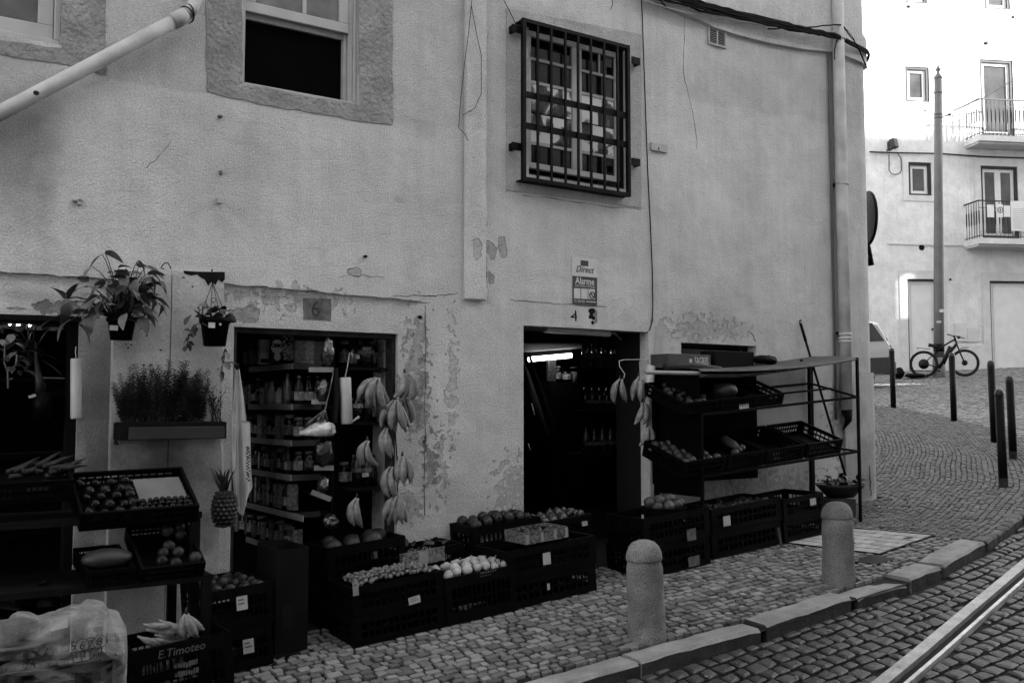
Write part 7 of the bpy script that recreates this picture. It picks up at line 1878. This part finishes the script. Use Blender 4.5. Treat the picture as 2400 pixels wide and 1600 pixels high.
m = M(); m.tube([BP(2200, 862, -.12), BP(2200, 862, .12)], .012, 6); m.tube([BP(2196, 868, .12), BP(2204, 870, .12)], .02, 6); m.obj('crank', FRMM, bk)
# dark rubbish bags by the wall
for px, py, w, h, lb in ((2106, 874, 22, 26, 'dark rubbish bag slumped beside the pale door'), (2145, 880, 50, 12, 'low dark heap along the foot of the pale door')):
    c = G(px, py + h * .45); d = (c - CAMP).dot(_F); m = M(); m.ball((0, 0, 0), 1, 14, 9)
    for v in m.b.verts: v.co *= 1 + .25 * noise.noise(v.co * 2 + Vector((px, 0, 0)))
    m.xf(Matrix.Translation(c + Vector((0, 0, h * d / FPX * .45))) @ Matrix.Rotation(-.46, 4, 'Z') @ Matrix.Diagonal((w * d / FPX / 2, .2, h * d / FPX / 2, 1))); tag(m.obj('rubbish_bag', BLK2, None, True), lb, 'rubbish bag')

# ---- iron street posts
pts_px = [(2094, 954, 139, 12.5), (2236, 986, 160, 14), (2352, 1140, 229, 20.5), (2375, 1075, 195, 18), (2331, 1036, 192, 16.5)]
plab = ['slim dark post farthest up the side street', 'slim dark post in front of the bicycle wheel', 'nearest slim dark post at the kerb edge', 'slim dark post at the right edge of view', 'slim dark post rising directly behind the nearest one']
for (px, py, h, w), lb in zip(pts_px, plab):
    c = G(px, py); d = (c - CAMP).dot(_F); R = w * d / FPX / 2; H = h * d / FPX; th = thing('street_post', lb, 'bollard', c, 'slim iron posts along the corner')
    ln = -.03 if px > 2300 else -.01
    mxp = Matrix.Translation(c) @ Matrix.Rotation(ln, 4, 'Y')
    m = M(); m.lathe([(R, -.15), (R, H * .93)], (0, 0, 0), 16, mxp); m.obj('shaft', IRON, th, True)
    m = M(); m.lathe([(R * 1.01, H * .931), (R * 1.04, H * .94), (R * .95, H * .975), (R * .6, H * .995), (.005, H)], (0, 0, 0), 16, mxp); m.obj('rounded_cap', mat('worn_iron_cap', .012, .4, .4, 20) if px == 2094 else MATS['worn_iron_cap'], th, True)
    if px in (2352, 2375):
        m = M(); m.lathe([(R * 1.03, -.02), (R * 1.03, H * .09)], (0, 0, 0), 16, mxp, cap=False); m.obj('worn_foot', FRW, th, True)

# ---- parked car peeping out behind the corner
cc = G(2103, 907); dcar = (cc - CAMP).dot(_F)
cdir = FD.copy(); cdir.z = .0764 * cdir.x + .0595 * cdir.y; cdir.normalize(); cup = Vector((0, 0, 1)); cin = cup.cross(cdir).normalized(); cup = cdir.cross(cin)
CL, CW, CH = 4.3, 1.8, 1.58
co = cc - cdir * CL + cin * .05
CM = Matrix(((cdir.x, cin.x, cup.x, co.x), (cdir.y, cin.y, cup.y, co.y), (cdir.z, cin.z, cup.z, co.z + .0), (0, 0, 0, 1)))
car_ = thing('parked_car', 'pale hatchback car parked behind the building corner', 'car', co)
CPAINT = mat('car_paint', .34, .25, .03, 2, spec=.6, coat=.6); CBLK = mat('car_black_trim', .03, .5); CGL = mat('car_glass', .02, .05, spec=.8); CRIM = mat('car_alloy', .35, .35, metal=.6)
prof = [(.05, .35), (.0, .62), (.06, .86), (.95, 1.0), (1.55, 1.46), (2.1, 1.62), (3.6, 1.62), (4.02, 1.54), (4.16, 1.30), (4.25, 1.02), (4.27, .92), (4.3, .62), (4.22, .34), (3.75, .26), (.6, .26)]
def car_loft(pr, ws, name, mt, par, sm=True):
    m = M(); rings = []
    for y_, s in ws:
        rings.append([m.b.verts.new((x if s == 1 else 2.1 + (x - 2.1) * (1 - (1 - s) * .25 * (1 if z < 1.0 else 2.2)), y_, .26 + (z - .26) * (1 if z < 1.0 else s))) for x, z in pr])
    for a, b in zip(rings, rings[1:]):
        for k in range(len(pr)): m.b.faces.new((a[k], a[(k+1) % len(pr)], b[(k+1) % len(pr)], b[k]))
    m.b.faces.new(rings[0]); m.b.faces.new(list(reversed(rings[-1]))); m.bevel(.03, 2); m.xf(CM); return m.obj(name, mt, par, sm)
car_loft(prof, [(0, .93), (.10, .985), (.3, 1), (CW - .3, 1), (CW - .10, .985), (CW, .93)], 'body', CPAINT, car_)
m = M(); m.prism([(4.05, .26, 1.48), (4.05, CW - .26, 1.48), (4.235, CW - .18, 1.08), (4.235, .18, 1.08)], (.04, 0, .02)); m.xf(CM); m.obj('rear_window', CGL, car_)
m = M(); m.prism([(1.7, -.012, 1.50), (3.80, -.012, 1.50), (4.08, -.012, 1.08), (1.2, -.012, 1.06)], (0, .03, 0)); m.xf(CM); m.obj('side_window', CGL, car_)
m = M(); m.bx(2.9, 4.2, -.012, .02, .32, .70); m.bevel(.006); m.xf(CM); m.obj('side_cladding', CBLK, car_)
m = M(); m.bx(4.24, 4.35, .0, CW - .0, .30, .60); m.bevel(.03); m.xf(CM); m.obj('bumper', CBLK, car_)
m = M(); m.bx(4.30, 4.36, .05, CW - .05, .60, .66); m.bevel(.02); m.xf(CM); m.obj('chrome_strip', CRIM, car_)
m = M(); m.bx(4.27, 4.325, .62, CW - .62, .66, .78); m.xf(CM); m.obj('number_plate', PAPER, car_)
for y_ in (.07, CW - .37): m = M(); m.bx(4.14, 4.30, y_, y_ + .3, .84, .98); m.bevel(.02); m.xf(CM); m.obj('tail_light', mat('tail_light', .10, .1, spec=.8) if y_ < 1 else MATS['tail_light'], car_)
for x_ in (.8, 3.5):
    for y_ in (.02, CW - .22):
        mxw = CM @ Matrix.Translation((x_, y_ + .1, .32)) @ Matrix.Rotation(pi / 2, 4, 'X'); m = M(); m.lathe([(.2, -.1), (.31, -.1), (.325, -.05), (.325, .05), (.31, .1), (.2, .1)], (0, 0, 0), 24, mxw); w_ = m.obj('wheel', TYRE, car_, True)
        m = M(); m.lathe([(.02, -.106), (.2, -.104), (.2, .104), (.02, .106)], (0, 0, 0), 20, mxw); m.obj('rim', CRIM, w_)

# ---- the other side of the street (behind and beside the camera): the houses that shade the shop
def townhouse(o, ang, L, D_, H, name, label, v, floors=3, gables=False):
    th = thing(name, label, 'building', o); mx = Matrix.Translation(o) @ Matrix.Rotation(ang, 4, 'Z')
    W_ = mat(name + '_plaster%d' % (len(MATS)), v, .9, .1, 1.5, fine=.05)
    m = M(); m.bx(0, L, -D_, 0, -2, H); m.xf(mx); m.obj('wall', W_, th)
    m = M(); m.prism([(-.3, .35, H), (-.3, -D_ / 2, H + 1.2), (-.3, -D_ - .3, H)], (L + .6, 0, 0)); m.xf(mx); m.obj('roof', mat('roof_tile%d' % len(MATS), .16, .9), th)
    n = int(L / 2.6)
    for f in range(floors):
        for k in range(n):
            x = (k + .5) * L / n; z = 1.2 + f * (H - 1) / floors; m = M(); m.bx(x - .5, x + .5, -.02, .03, z, z + 1.7); m.xf(mx); w_ = m.obj('window', WHITE, th); m = M(); m.bx(x - .42, x + .42, .0305, .034, z + .08, z + 1.62); m.xf(mx); m.obj('pane', GLASSD, w_)
townhouse(Vector((-9, -8.4, 0)), 0, 12.5, 8, 12.0, 'opposite_house', 'plain pale house across the street from the shop, behind the viewer', .45)
townhouse(Vector((3.6, -8.4, 0)), 0, 10.5, 8, 12.8, 'opposite_house', 'pale house across the street facing the rack', .5)
townhouse(Vector((14.4, -8.2, .5)), .30, 9.5, 8, 12.0, 'opposite_house', 'pale house across the street where the tram rail bends', .5)
# unseen wall added to block the sun; its openings pass two shafts
SL = (FI.to_3x3() @ SUN)                        # sun in the far facade's frame: (along, inward, up)
FWALL = 10.5
def shaft(p):                                   # where the sunbeam to p crosses the added wall
    q = FI @ p; t = (q.y + FWALL) / -SL.y; return q.x + SL.x * t, q.z + SL.z * t
def hole(ps):
    c = [shaft(p) for p in ps]; us = [a for a, b in c]; zs = [b for a, b in c]; return (min(us), max(us), min(zs), max(zs))
def onF(px, py): u, z = UF(px, py); return FRM @ Vector((u, 0, z))
HOLES = [hole([onF(2112, 640), onF(2147, 640), onF(2112, 742), onF(2147, 742)]), hole([G(2046, 903.5, -.02), G(2050, 897.5, -.02), G(2115, 898.5, -.02), G(2115, 901.5, -.02)])]
rf = thing('sun_block_wall', 'unseen wall added across the side street to shape the sunlight', 'building', FRM @ Vector((12, -FWALL, 1)))
zt_ = shaft(onF(2100, 318))[1]
m = M(); us = sorted({-2.8, 44.0} | {v for o in HOLES for v in o[:2]}); zs = sorted({-1.0, zt_} | {v for o in HOLES for v in o[2:]})
for a, b in zip(us, us[1:]):
    for c, d in zip(zs, zs[1:]):
        if any(o[0] < (a + b) / 2 < o[1] and o[2] < (c + d) / 2 < o[3] for o in HOLES): continue
        m.bx(a, b, -FWALL - .12, -FWALL, c, d)
bmesh.ops.remove_doubles(m.b, verts=m.b.verts[:], dist=.0005)
m.xf(FRM); m.obj('wall', mat('sun_block_plaster', .5, .9), rf)
# lettering becomes plain mesh
dg_ = bpy.context.evaluated_depsgraph_get()
for o in [q for q in bpy.data.objects if q.type == 'FONT']:
    me = bpy.data.meshes.new_from_object(o.evaluated_get(dg_)); me.name = 'lettering'
    nm, par, mb, mpi = o.name, o.parent, o.matrix_basis.copy(), o.matrix_parent_inverse.copy()
    bpy.data.objects.remove(o); n = bpy.data.objects.new(nm, me); COL.objects.link(n); n.parent = par; n.matrix_parent_inverse = mpi; n.matrix_basis = mb
